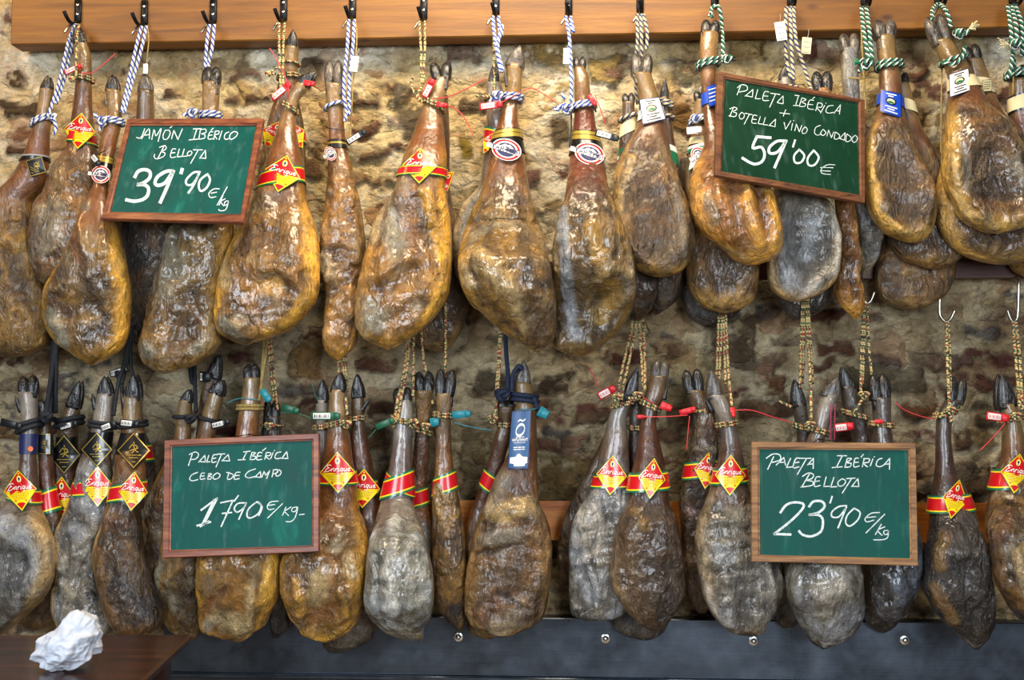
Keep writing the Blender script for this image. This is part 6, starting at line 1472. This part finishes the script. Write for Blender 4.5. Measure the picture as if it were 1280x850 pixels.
# ---------------------------------------------------------------- chalkboards
def board_at(cs, ds, label, slate, frame, cs_in, wr, zoom, widths, hang=None):
    """cs: outer photo corners TL,TR,BR,BL with distances ds; wr: chalk strokes in the coordinates of zoom=(x0,y0,scale)"""
    g = np.linspace(0, 1, 40); uu, vv = np.meshgrid(g, g); w4 = [(1 - uu) * (1 - vv), uu * (1 - vv), uu * vv, (1 - uu) * vv]
    gx = sum(w * c[0] for w, c in zip(w4, cs)); gy = sum(w * c[1] for w, c in zip(w4, cs))
    for it in range(2):
        Q = np.array([UP(c[0], c[1], d) for c, d in zip(cs, ds)]); c0 = Q.mean(0)
        nn = np.linalg.svd(Q - c0)[2][2]; nn = -nn if nn[1] > 0 else nn
        def onp(px, py, lift=0.):
            px = np.asarray(px, float); py = np.asarray(py, float)
            r = Fv * FPX + Rv * (px[..., None] - 640) - Uv * (py[..., None] - 425)
            t = ((c0 + nn * lift - C0) @ nn) / (r @ nn); return C0 + r * t[..., None]
        if it == 0:
            sh = float(np.max(look(FRONT, gx, gy) - -onp(gx, gy)[..., 1])) + .018; ds = [d + sh for d in ds]      # the board rests on the hams behind it
    O = np.array([onp(*c) for c in cs]); I = np.array([onp(*c) for c in cs_in])
    root = empty('chalkboard', (O[2] + O[3]) / 2, label, 'chalkboard', 'price boards')
    th = .012
    for k in range(4):
        a, b_, c, d_ = O[k], O[(k + 1) % 4], I[(k + 1) % 4], I[k]
        ins = lambda p, q, f: p + (q - p) * f
        prof = [(0, -th), (0, -.002), (.08, 0), (.75, 0), (.86, -.0025), (1, -.003), (1, -th)]
        V = []; n = len(prof)
        for (f, z) in prof: V.append(ins(a, d_, f) + nn * z)
        for (f, z) in prof: V.append(ins(b_, c, f) + nn * z)
        F = [[i, n + i, n + (i + 1) % n, (i + 1) % n] for i in range(n)] + [list(range(n))[::-1], list(range(n, 2 * n))]
        mesh('frame_rail', np.array(V), F, M[frame], root, smooth=False)
    e = .15; J = [I[k] + (O[k] - I[k]) * e for k in range(4)]
    V = [p - nn * .006 for p in J] + [p - nn * .0105 for p in J]
    mesh('slate', np.array(V), [[3, 2, 1, 0], [4, 5, 6, 7]] + [[i, (i + 1) % 4, 4 + (i + 1) % 4, 4 + i] for i in range(4)], M[slate], root, smooth=False)
    x0, y0, sc = zoom
    for name, sel in (('chalk_words', (0,)), ('chalk_price', (1, 2))):
        mb = MB()
        for i in sel:
            strokes(mb, lambda x, y, lift: onp(x, y, -.0054), [[(x0 + x / sc, y0 + y / sc) for x, y in pl] for pl in wr[i]], widths[i], 0)
        mb.build(name, [M['chalk']], root)['label'] = 'small white chalk lettering' if sel == (0,) else 'large white chalk figures'
    wr_ = MB(); top = (O[0] + O[1]) / 2 - nn * .012
    tx, ty, td = PROJ(top[None]); hx, hy = hang or (float(tx[0]), float(ty[0]) - 4); hd = float(look(FRONT, hx, hy)); hd = max(hd, .05) + .0008
    wr_.tube(np.vstack([smooth_path([q0, q1], 6) for q0, q1 in zip(*(lambda Z: (Z[:-1], Z[1:]))([(O[0] * .62 + O[1] * .38) - nn * .011, UP(hx, hy, hd + .02), UP(hx, hy - 1, hd), UP(hx + 1, hy, hd + .02), (O[0] * .38 + O[1] * .62) - nn * .011]))])[::1], .0011, seg=6); wr_.build('hanging_wire', M['iron'], root)
    return root


B1a = [[(345, 118), (330, 160), (312, 185), (288, 180)], [(322, 190), (375, 118), (378, 188)], [(335, 165), (378, 160)], [(395, 195), (412, 125), (425, 170), (462, 115), (440, 208)], [(490, 130), (475, 165), (480, 192), (505, 190), (525, 155), (518, 130), (490, 130)], [(525, 112), (540, 100)],
       [(535, 190), (552, 130)], [(552, 130), (580, 195)], [(580, 195), (612, 120)], [(690, 120), (745, 118)], [(715, 120), (690, 195)], [(660, 198), (720, 192)], [(740, 125), (728, 192)], [(740, 125), (775, 122), (778, 145), (745, 155), (770, 160), (768, 185), (728, 192)],
       [(828, 140), (805, 145), (795, 190), (830, 188)], [(798, 165), (822, 163)], [(815, 130), (830, 115)], [(845, 136), (834, 195)], [(845, 136), (870, 135), (868, 154), (842, 163), (856, 191)], [(893, 134), (872, 195)], [(941, 142), (918, 152), (909, 178), (918, 194), (940, 188)], [(975, 138), (950, 160), (948, 188), (965, 192), (995, 170), (1002, 145), (975, 138)],
       [(480, 245), (440, 325)], [(450, 250), (490, 238), (495, 262), (462, 280), (488, 290), (478, 315), (430, 332), (412, 318), (416, 300)], [(565, 262), (540, 265), (528, 320), (565, 318)], [(535, 290), (560, 288)], [(590, 262), (575, 318)], [(575, 318), (610, 315)], [(625, 262), (610, 315)], [(610, 315), (645, 312)], [(672, 275), (652, 285), (648, 305), (665, 308), (680, 290), (672, 275)],
       [(690, 268), (755, 268)], [(725, 268), (670, 365)], [(735, 328), (775, 270)], [(775, 270), (778, 330)], [(778, 328), (735, 325)],
       [(875, 545), (835, 545), (800, 575), (810, 605), (850, 600)], [(815, 575), (855, 568)], [(930, 530), (858, 660)], [(900, 590), (872, 660)], [(915, 615), (885, 635), (905, 665)], [(935, 630), (915, 635), (910, 660), (930, 655), (940, 630), (920, 690), (880, 700), (870, 690)]]
B1b = [[(275, 460), (300, 420), (345, 408), (382, 425), (378, 470), (330, 505), (290, 515), (340, 515), (372, 540), (365, 590), (330, 620), (270, 632), (215, 622)], [(545, 420), (500, 420), (440, 455), (418, 500), (440, 520), (490, 500), (540, 430)], [(548, 418), (500, 540), (455, 640)], [(610, 405), (603, 432)]]
B1c = [[(735, 425), (690, 430), (640, 480), (645, 515), (685, 510), (725, 450)], [(735, 425), (690, 520), (655, 572)], [(790, 440), (740, 480), (728, 530), (745, 560), (785, 535), (808, 480), (790, 440)]]
board_at([(159, 148), (329, 147.5), (304, 278), (126.5, 273)], [.27, .345, .47, .385], 'tilted teal chalkboard reading jamón ibérico bellota 39\'90 in a reddish wood frame', 'slate_teal', 'frame_red',
         [(162, 156), (319.5, 156), (300, 267), (137, 264)], [B1a, B1b, B1c], (120, 140, 5.668), [1.15, 4.2, 2.6], (262, 146))
B2a = [[(170, 125), (148, 182)], [(150, 140), (175, 122), (205, 130), (205, 155), (160, 165)], [(195, 190), (242, 150)], [(242, 150), (238, 195)], [(238, 195), (200, 187)], [(270, 150), (255, 205)], [(255, 205), (285, 205)], [(335, 165), (310, 165), (300, 212), (335, 215)], [(305, 188), (330, 190)], [(345, 172), (400, 180)], [(375, 178), (340, 255)], [(385, 225), (420, 188)], [(420, 188), (420, 235)], [(420, 235), (385, 228)],
       [(490, 185), (515, 188)], [(508, 195), (495, 240)], [(480, 245), (510, 245)], [(530, 200), (515, 250)], [(530, 200), (555, 210), (530, 225), (552, 235), (545, 250), (515, 250)], [(600, 215), (575, 215), (565, 260), (600, 268)], [(570, 238), (595, 240)], [(595, 205), (605, 195)], [(625, 228), (612, 275)], [(625, 228), (650, 235), (645, 255), (618, 255), (640, 282)], [(665, 245), (640, 290)], [(672, 232), (674, 230)],
       [(715, 245), (685, 250), (672, 280), (690, 290), (715, 285)], [(720, 290), (758, 240)], [(758, 240), (752, 295)], [(730, 275), (755, 278)], [(400, 288), (458, 295)], [(435, 270), (420, 308)],
       [(125, 260), (105, 310)], [(105, 265), (130, 255), (148, 265), (125, 282), (145, 290), (135, 310), (100, 305)], [(175, 285), (160, 305), (170, 325), (188, 315), (190, 295), (175, 285)], [(195, 290), (240, 300)], [(220, 298), (190, 355)], [(265, 305), (245, 303), (235, 345), (262, 350)], [(240, 325), (262, 328)], [(285, 310), (272, 352)], [(272, 352), (298, 355)], [(315, 315), (302, 358)], [(302, 358), (328, 360)], [(335, 365), (375, 325)], [(375, 325), (372, 370)], [(372, 370), (338, 362)],
       [(425, 345), (435, 385)], [(435, 385), (465, 335)], [(475, 350), (468, 390)], [(480, 335), (482, 333)], [(488, 395), (498, 355)], [(498, 355), (515, 400)], [(515, 400), (530, 362)], [(550, 370), (533, 390), (535, 410), (555, 405), (562, 385), (550, 370)], [(640, 362), (612, 375), (605, 405), (622, 420), (645, 412)], [(655, 385), (640, 410), (655, 422), (672, 405), (655, 385)], [(678, 425), (688, 390)], [(688, 390), (705, 435)], [(705, 435), (718, 400)],
       [(728, 400), (722, 440), (745, 440), (752, 420), (728, 400)], [(752, 440), (785, 405)], [(785, 405), (782, 450)], [(782, 450), (755, 440)], [(795, 412), (790, 455), (810, 455), (822, 435), (795, 412)], [(845, 420), (825, 440), (835, 462), (852, 455), (858, 435), (845, 420)],
       [(725, 595), (680, 595), (645, 620), (650, 645), (700, 652)], [(640, 610), (715, 612)], [(640, 630), (700, 632)]]
B2b = [[(345, 435), (265, 428)], [(265, 428), (240, 495), (290, 490), (310, 530), (295, 575), (245, 590), (180, 555)], [(435, 455), (385, 455), (340, 490), (340, 525), (385, 520), (430, 465)], [(438, 452), (370, 610)]]
B2c = [[(490, 450), (478, 488)], [(515, 505), (485, 540), (490, 580), (525, 580), (545, 540), (515, 505)], [(600, 510), (565, 555), (570, 595), (605, 595), (630, 550), (600, 510)]]
board_at([(897.5, 88.5), (1081.5, 124.5), (1081.5, 253.5), (894.2, 218.8)], [.345, .27, .335, .415], 'dark green chalkboard reading paleta ibérica and botella vino 59\'00, high on the wall', 'slate_green', 'frame_brown',
         [(906.5, 97.5), (1073.5, 127.5), (1075.5, 243), (902.5, 213.5)], [B2a, B2b, B2c], (890, 80, 4.72), [.85, 3.3, 2.4], (1004, 106))
B3a = [[(240, 170), (215, 245)], [(220, 180), (255, 165), (275, 180), (260, 205), (230, 210)], [(275, 225), (312, 185)], [(312, 185), (315, 225)], [(315, 224), (280, 222)], [(335, 185), (322, 225)], [(322, 225), (341, 223)], [(382, 182), (362, 184), (353, 225), (379, 222)], [(357, 204), (377, 201)], [(384, 178), (430, 176)], [(410, 178), (378, 253)], [(412, 218), (450, 180)], [(450, 180), (458, 218)], [(458, 218), (418, 216)],
       [(540, 165), (580, 160)], [(560, 163), (535, 212)], [(508, 212), (550, 210)], [(590, 168), (578, 210)], [(590, 168), (612, 170), (592, 188), (612, 192), (605, 208), (578, 210)], [(650, 170), (628, 170), (618, 210), (648, 208)], [(622, 190), (645, 188)], [(652, 158), (672, 142)], [(675, 168), (665, 208)], [(675, 168), (700, 170), (695, 185), (670, 190), (692, 208)], [(715, 168), (700, 205)], [(722, 158), (723, 156)], [(760, 165), (735, 172), (725, 198), (740, 205), (760, 200)], [(765, 205), (795, 162)], [(795, 162), (802, 205)], [(802, 204), (770, 202)],
       [(270, 285), (235, 300), (222, 325), (240, 335), (270, 328)], [(310, 290), (292, 292), (285, 325), (312, 322)], [(290, 308), (308, 306)], [(335, 292), (328, 325)], [(335, 292), (352, 295), (335, 308), (352, 312), (345, 325), (328, 325)], [(385, 288), (362, 305), (365, 325), (390, 320), (402, 300), (385, 288)], [(455, 285), (445, 325), (470, 320), (478, 298), (440, 285)], [(520, 285), (495, 288), (485, 325), (515, 322)], [(490, 305), (515, 303)],
       [(610, 265), (570, 280), (550, 305), (570, 318), (605, 310)], [(605, 315), (640, 280)], [(640, 280), (642, 315)], [(642, 315), (612, 312)], [(648, 314), (661, 279)], [(661, 279), (671, 303)], [(671, 303), (695, 274)], [(695, 274), (676, 322)], [(718, 270), (708, 312)], [(714, 272), (738, 269), (742, 284), (715, 296)], [(750, 270), (732, 290), (735, 308), (755, 300), (762, 282), (750, 270)],
       [(745, 455), (700, 460), (680, 485), (690, 505), (720, 500)], [(685, 480), (725, 475)], [(770, 470), (682, 555)], [(790, 490), (770, 540)], [(820, 490), (780, 515)], [(780, 515), (805, 540)], [(855, 490), (830, 495), (825, 515), (845, 515), (860, 490), (845, 550), (820, 575), (790, 575)], [(870, 535), (898, 532)]]
B3b = [[(290, 508), (385, 438)], [(385, 438), (305, 595)], [(266, 600), (345, 578)], [(285, 605), (335, 574)], [(365, 450), (300, 585)]]
B3c = [[(405, 465), (478, 450)], [(478, 450), (408, 605)], [(415, 528), (470, 522)], [(510, 422), (485, 455)], [(545, 465), (505, 470), (485, 500), (505, 520), (545, 490), (555, 465)], [(555, 468), (512, 562)], [(610, 465), (570, 500), (560, 540), (580, 555), (625, 530), (645, 485), (625, 460), (610, 465)], [(622, 462), (650, 490), (630, 540)]]
board_at([(205.3, 550), (398.7, 541.7), (398.5, 689.5), (202.5, 697.5)], [.34, .355, .41, .405], 'teal chalkboard reading paleta ibérica cebo de campo 17\'90 in front of the lower hams', 'slate_teal', 'frame_red',
         [(214.5, 558), (389.5, 550.5), (389.5, 681.5), (213, 687.5)], [B3a, B3b, B3c], (190, 530, 4.72), [1.2, 2.3, 1.8], (312, 543))
B4a = [[(175, 145), (140, 220)], [(132, 155), (170, 130), (210, 135), (212, 165), (160, 180)], [(190, 195), (235, 150)], [(235, 150), (245, 195)], [(205, 180), (242, 178)], [(275, 155), (250, 210)], [(250, 210), (290, 205)], [(330, 155), (305, 158), (290, 210), (325, 205)], [(298, 182), (325, 178)], [(335, 155), (395, 155)], [(370, 155), (315, 250)], [(375, 195), (410, 155)], [(410, 155), (408, 215)], [(385, 190), (410, 188)],
       [(550, 140), (605, 140)], [(580, 140), (545, 208)], [(520, 210), (580, 205)], [(610, 155), (595, 208)], [(610, 155), (635, 158), (608, 180), (632, 185), (625, 205), (595, 208)], [(675, 155), (655, 158), (648, 205), (680, 200)], [(652, 180), (675, 178)], [(690, 148), (705, 132)], [(710, 155), (698, 205)], [(705, 158), (738, 158), (735, 178), (705, 185), (728, 205)], [(760, 160), (745, 200)], [(768, 148), (769, 146)], [(815, 155), (790, 165), (780, 195), (800, 205), (825, 195)], [(825, 195), (860, 155)], [(860, 155), (858, 220)], [(835, 190), (862, 188)],
       [(385, 250), (340, 325)], [(345, 262), (380, 242), (410, 252), (400, 275), (365, 285), (405, 292), (400, 315), (335, 325)], [(450, 265), (425, 268), (415, 320), (450, 315)], [(420, 292), (445, 288)], [(485, 265), (470, 322)], [(470, 322), (505, 320)], [(530, 268), (512, 325)], [(512, 325), (548, 322)], [(580, 275), (555, 295), (560, 318), (585, 315), (600, 290), (580, 275)], [(605, 275), (655, 272)], [(635, 275), (580, 360)], [(635, 322), (672, 275)], [(672, 275), (678, 322)], [(678, 322), (640, 320)],
       [(800, 475), (750, 480), (715, 510), (725, 530), (765, 520)], [(720, 505), (775, 500)], [(830, 485), (720, 595)], [(810, 545), (775, 605)], [(830, 560), (790, 580), (815, 610)], [(845, 580), (825, 585), (830, 605), (848, 600), (852, 580), (848, 620), (820, 635), (765, 636)]]
B4b = [[(215, 475), (250, 430), (300, 415), (350, 425), (340, 460), (270, 530), (180, 600)], [(180, 602), (275, 605)], [(385, 440), (410, 410), (460, 410), (475, 440), (440, 475), (385, 488)], [(385, 488), (440, 490), (465, 520), (455, 585), (400, 615), (350, 608), (325, 585)]]
B4c = [[(520, 380), (508, 418)], [(605, 435), (560, 440), (520, 470), (520, 500), (560, 500), (600, 450)], [(605, 440), (555, 565)], [(650, 450), (610, 490), (600, 535), (625, 555), (670, 520), (685, 475), (650, 450)]]
board_at([(939.5, 552.3), (1145, 553.8), (1147.8, 707.4), (939.5, 702)], [.345, .345, .385, .385], 'grey-green chalkboard reading paleta ibérica bellota 23\'90 in a pale brown frame', 'slate_grey', 'frame_pale',
         [(949.5, 561.5), (1136, 562.5), (1138, 698), (950.5, 693.5)], [B4a, B4b, B4c], (930, 540, 4.72), [1.35, 3.0, 2.0], (1023, 549))

# ---------------------------------------------------------------- wooden table and crumpled napkin
def table():
    P = UP(239, 793, .50); z = float(P[2]); A = UPZ(-140, 794.5, z); E = UPZ(120, 905, z)
    ed = (E - P); ed /= np.linalg.norm(ed); al = (A - P); al /= np.linalg.norm(al)
    ln, wd, th = 1.15, .62, .022
    root = empty('table', (float(P[0] + al[0] * ln / 2 + ed[0] * wd / 2), float(P[1] + al[1] * ln / 2 + ed[1] * wd / 2), 0.0), 'dark brown wooden table with rounded corners in front of the end hams', 'table')
    def corner_round(r, n=6):
        pts = []
        cs = [(0, 0), (ln, 0), (ln, wd), (0, wd)]
        for k, (a, b) in enumerate(cs):
            ca = a + (r if a == 0 else -r); cb = b + (r if b == 0 else -r)
            st = [math.pi, -math.pi / 2, 0, math.pi / 2][k]
            for i in range(n + 1):
                t = st + math.pi / 2 * i / n; pts.append((ca + r * math.cos(t), cb + r * math.sin(t)))
        return pts
    V = []; F = []; layers = ((.020, -th), (.020, -th + .004), (.0, -.004), (.003, 0)); n = None
    for ins, dz in ((.010, -th), (.0, -th + .006), (.0, -.006), (.005, 0)):
        p = [(min(max(a, ins), ln - ins), min(max(b, ins), wd - ins)) for a, b in corner_round(.02)]; n = len(p)
        V += [P + al * a + ed * b + np.array([0, 0, dz]) for a, b in p]
    for k in range(3):
        for i in range(n): F.append([k * n + i, k * n + (i + 1) % n, (k + 1) * n + (i + 1) % n, (k + 1) * n + i])
    F += [list(range(n))[::-1], list(range(3 * n, 4 * n))]
    mesh('table_top', np.array(V), F, M['table'], root, smooth=False)
    ax = np.array([al, ed - al * (al @ ed), [0, 0, 1]]); ax[1] /= np.linalg.norm(ax[1])
    for a, b in ((.06, .07), (ln - .06, .07), (.06, wd - .07), (ln - .06, wd - .07)):
        c = P + al * a + ed * b; g = MB(); hh = (z - th) / 2; g.box((c[0], c[1], hh), (.026, .026, hh), ax, .15); g.build('leg', M['table'], root, smooth=False)
    for (a0, b0, a1, b1) in ((.06, .07, ln - .06, .07), (.06, wd - .07, ln - .06, wd - .07), (.06, .07, .06, wd - .07), (ln - .06, .07, ln - .06, wd - .07)):
        c = P + al * (a0 + a1) / 2 + ed * (b0 + b1) / 2; q = P + al * a1 + ed * b1 - (P + al * a0 + ed * b0); l = np.linalg.norm(q); q /= l
        w = np.cross([0, 0, 1], q); g = MB(); g.box((c[0], c[1], z - th - .035), (l / 2, .009, .034), np.array([q, w, [0, 0, 1]]), .1); g.build('apron', M['table'], root, smooth=False)
    # napkin
    c = UPZ(80, 838, z); u = np.linalg.norm(c - C0) / FPX; n1, n2 = 150, 90; Vv = []
    T = np.linspace(0, math.pi, n2); Ph = np.linspace(0, 2 * math.pi, n1, endpoint=False)
    S = np.stack([np.outer(np.sin(T), np.cos(Ph)).ravel(), np.outer(np.sin(T), np.sin(Ph)).ravel(), np.outer(np.cos(T), np.ones(n1)).ravel()], 1)
    rr = .95 + .34 * fbm(S * 1.1 + 5, 2, 91) + .15 * ridged(S * 1.5 + 3, 1, 92) + .08 * ridged(S * 3.1 + 8, 1, 93) + .025 * ridged(S * 6 + 1, 1, 94)
    Vv = S * rr[:, None] * np.array([39 * u, 30 * u, 28 * u])
    Vv[:, 0] += .10 * Vv[:, 2]; zz = Vv[:, 2]; lowb = np.quantile(zz, .06); Vv[:, 2] = np.maximum(zz - lowb, 0)
    sh = 1 - .30 * np.clip(Vv[:, 2] / (48 * u), 0, 1); Vv[:, 0] *= sh; Vv[:, 0] += .25 * Vv[:, 2]
    idx = np.arange(n1 * n2).reshape(n2, n1); nx = np.roll(idx, -1, 1)
    F = np.stack([idx[:-1].ravel(), nx[:-1].ravel(), nx[1:].ravel(), idx[1:].ravel()], 1)
    m, t, b = mat('tissue', lin('#c9ced8'), .8); 
    o = mesh('napkin', Vv + c + np.array([0, .0, .001]), F, m, loc=c); props(o, 'crumpled white paper napkin on the dark wooden table', 'napkin')
table()
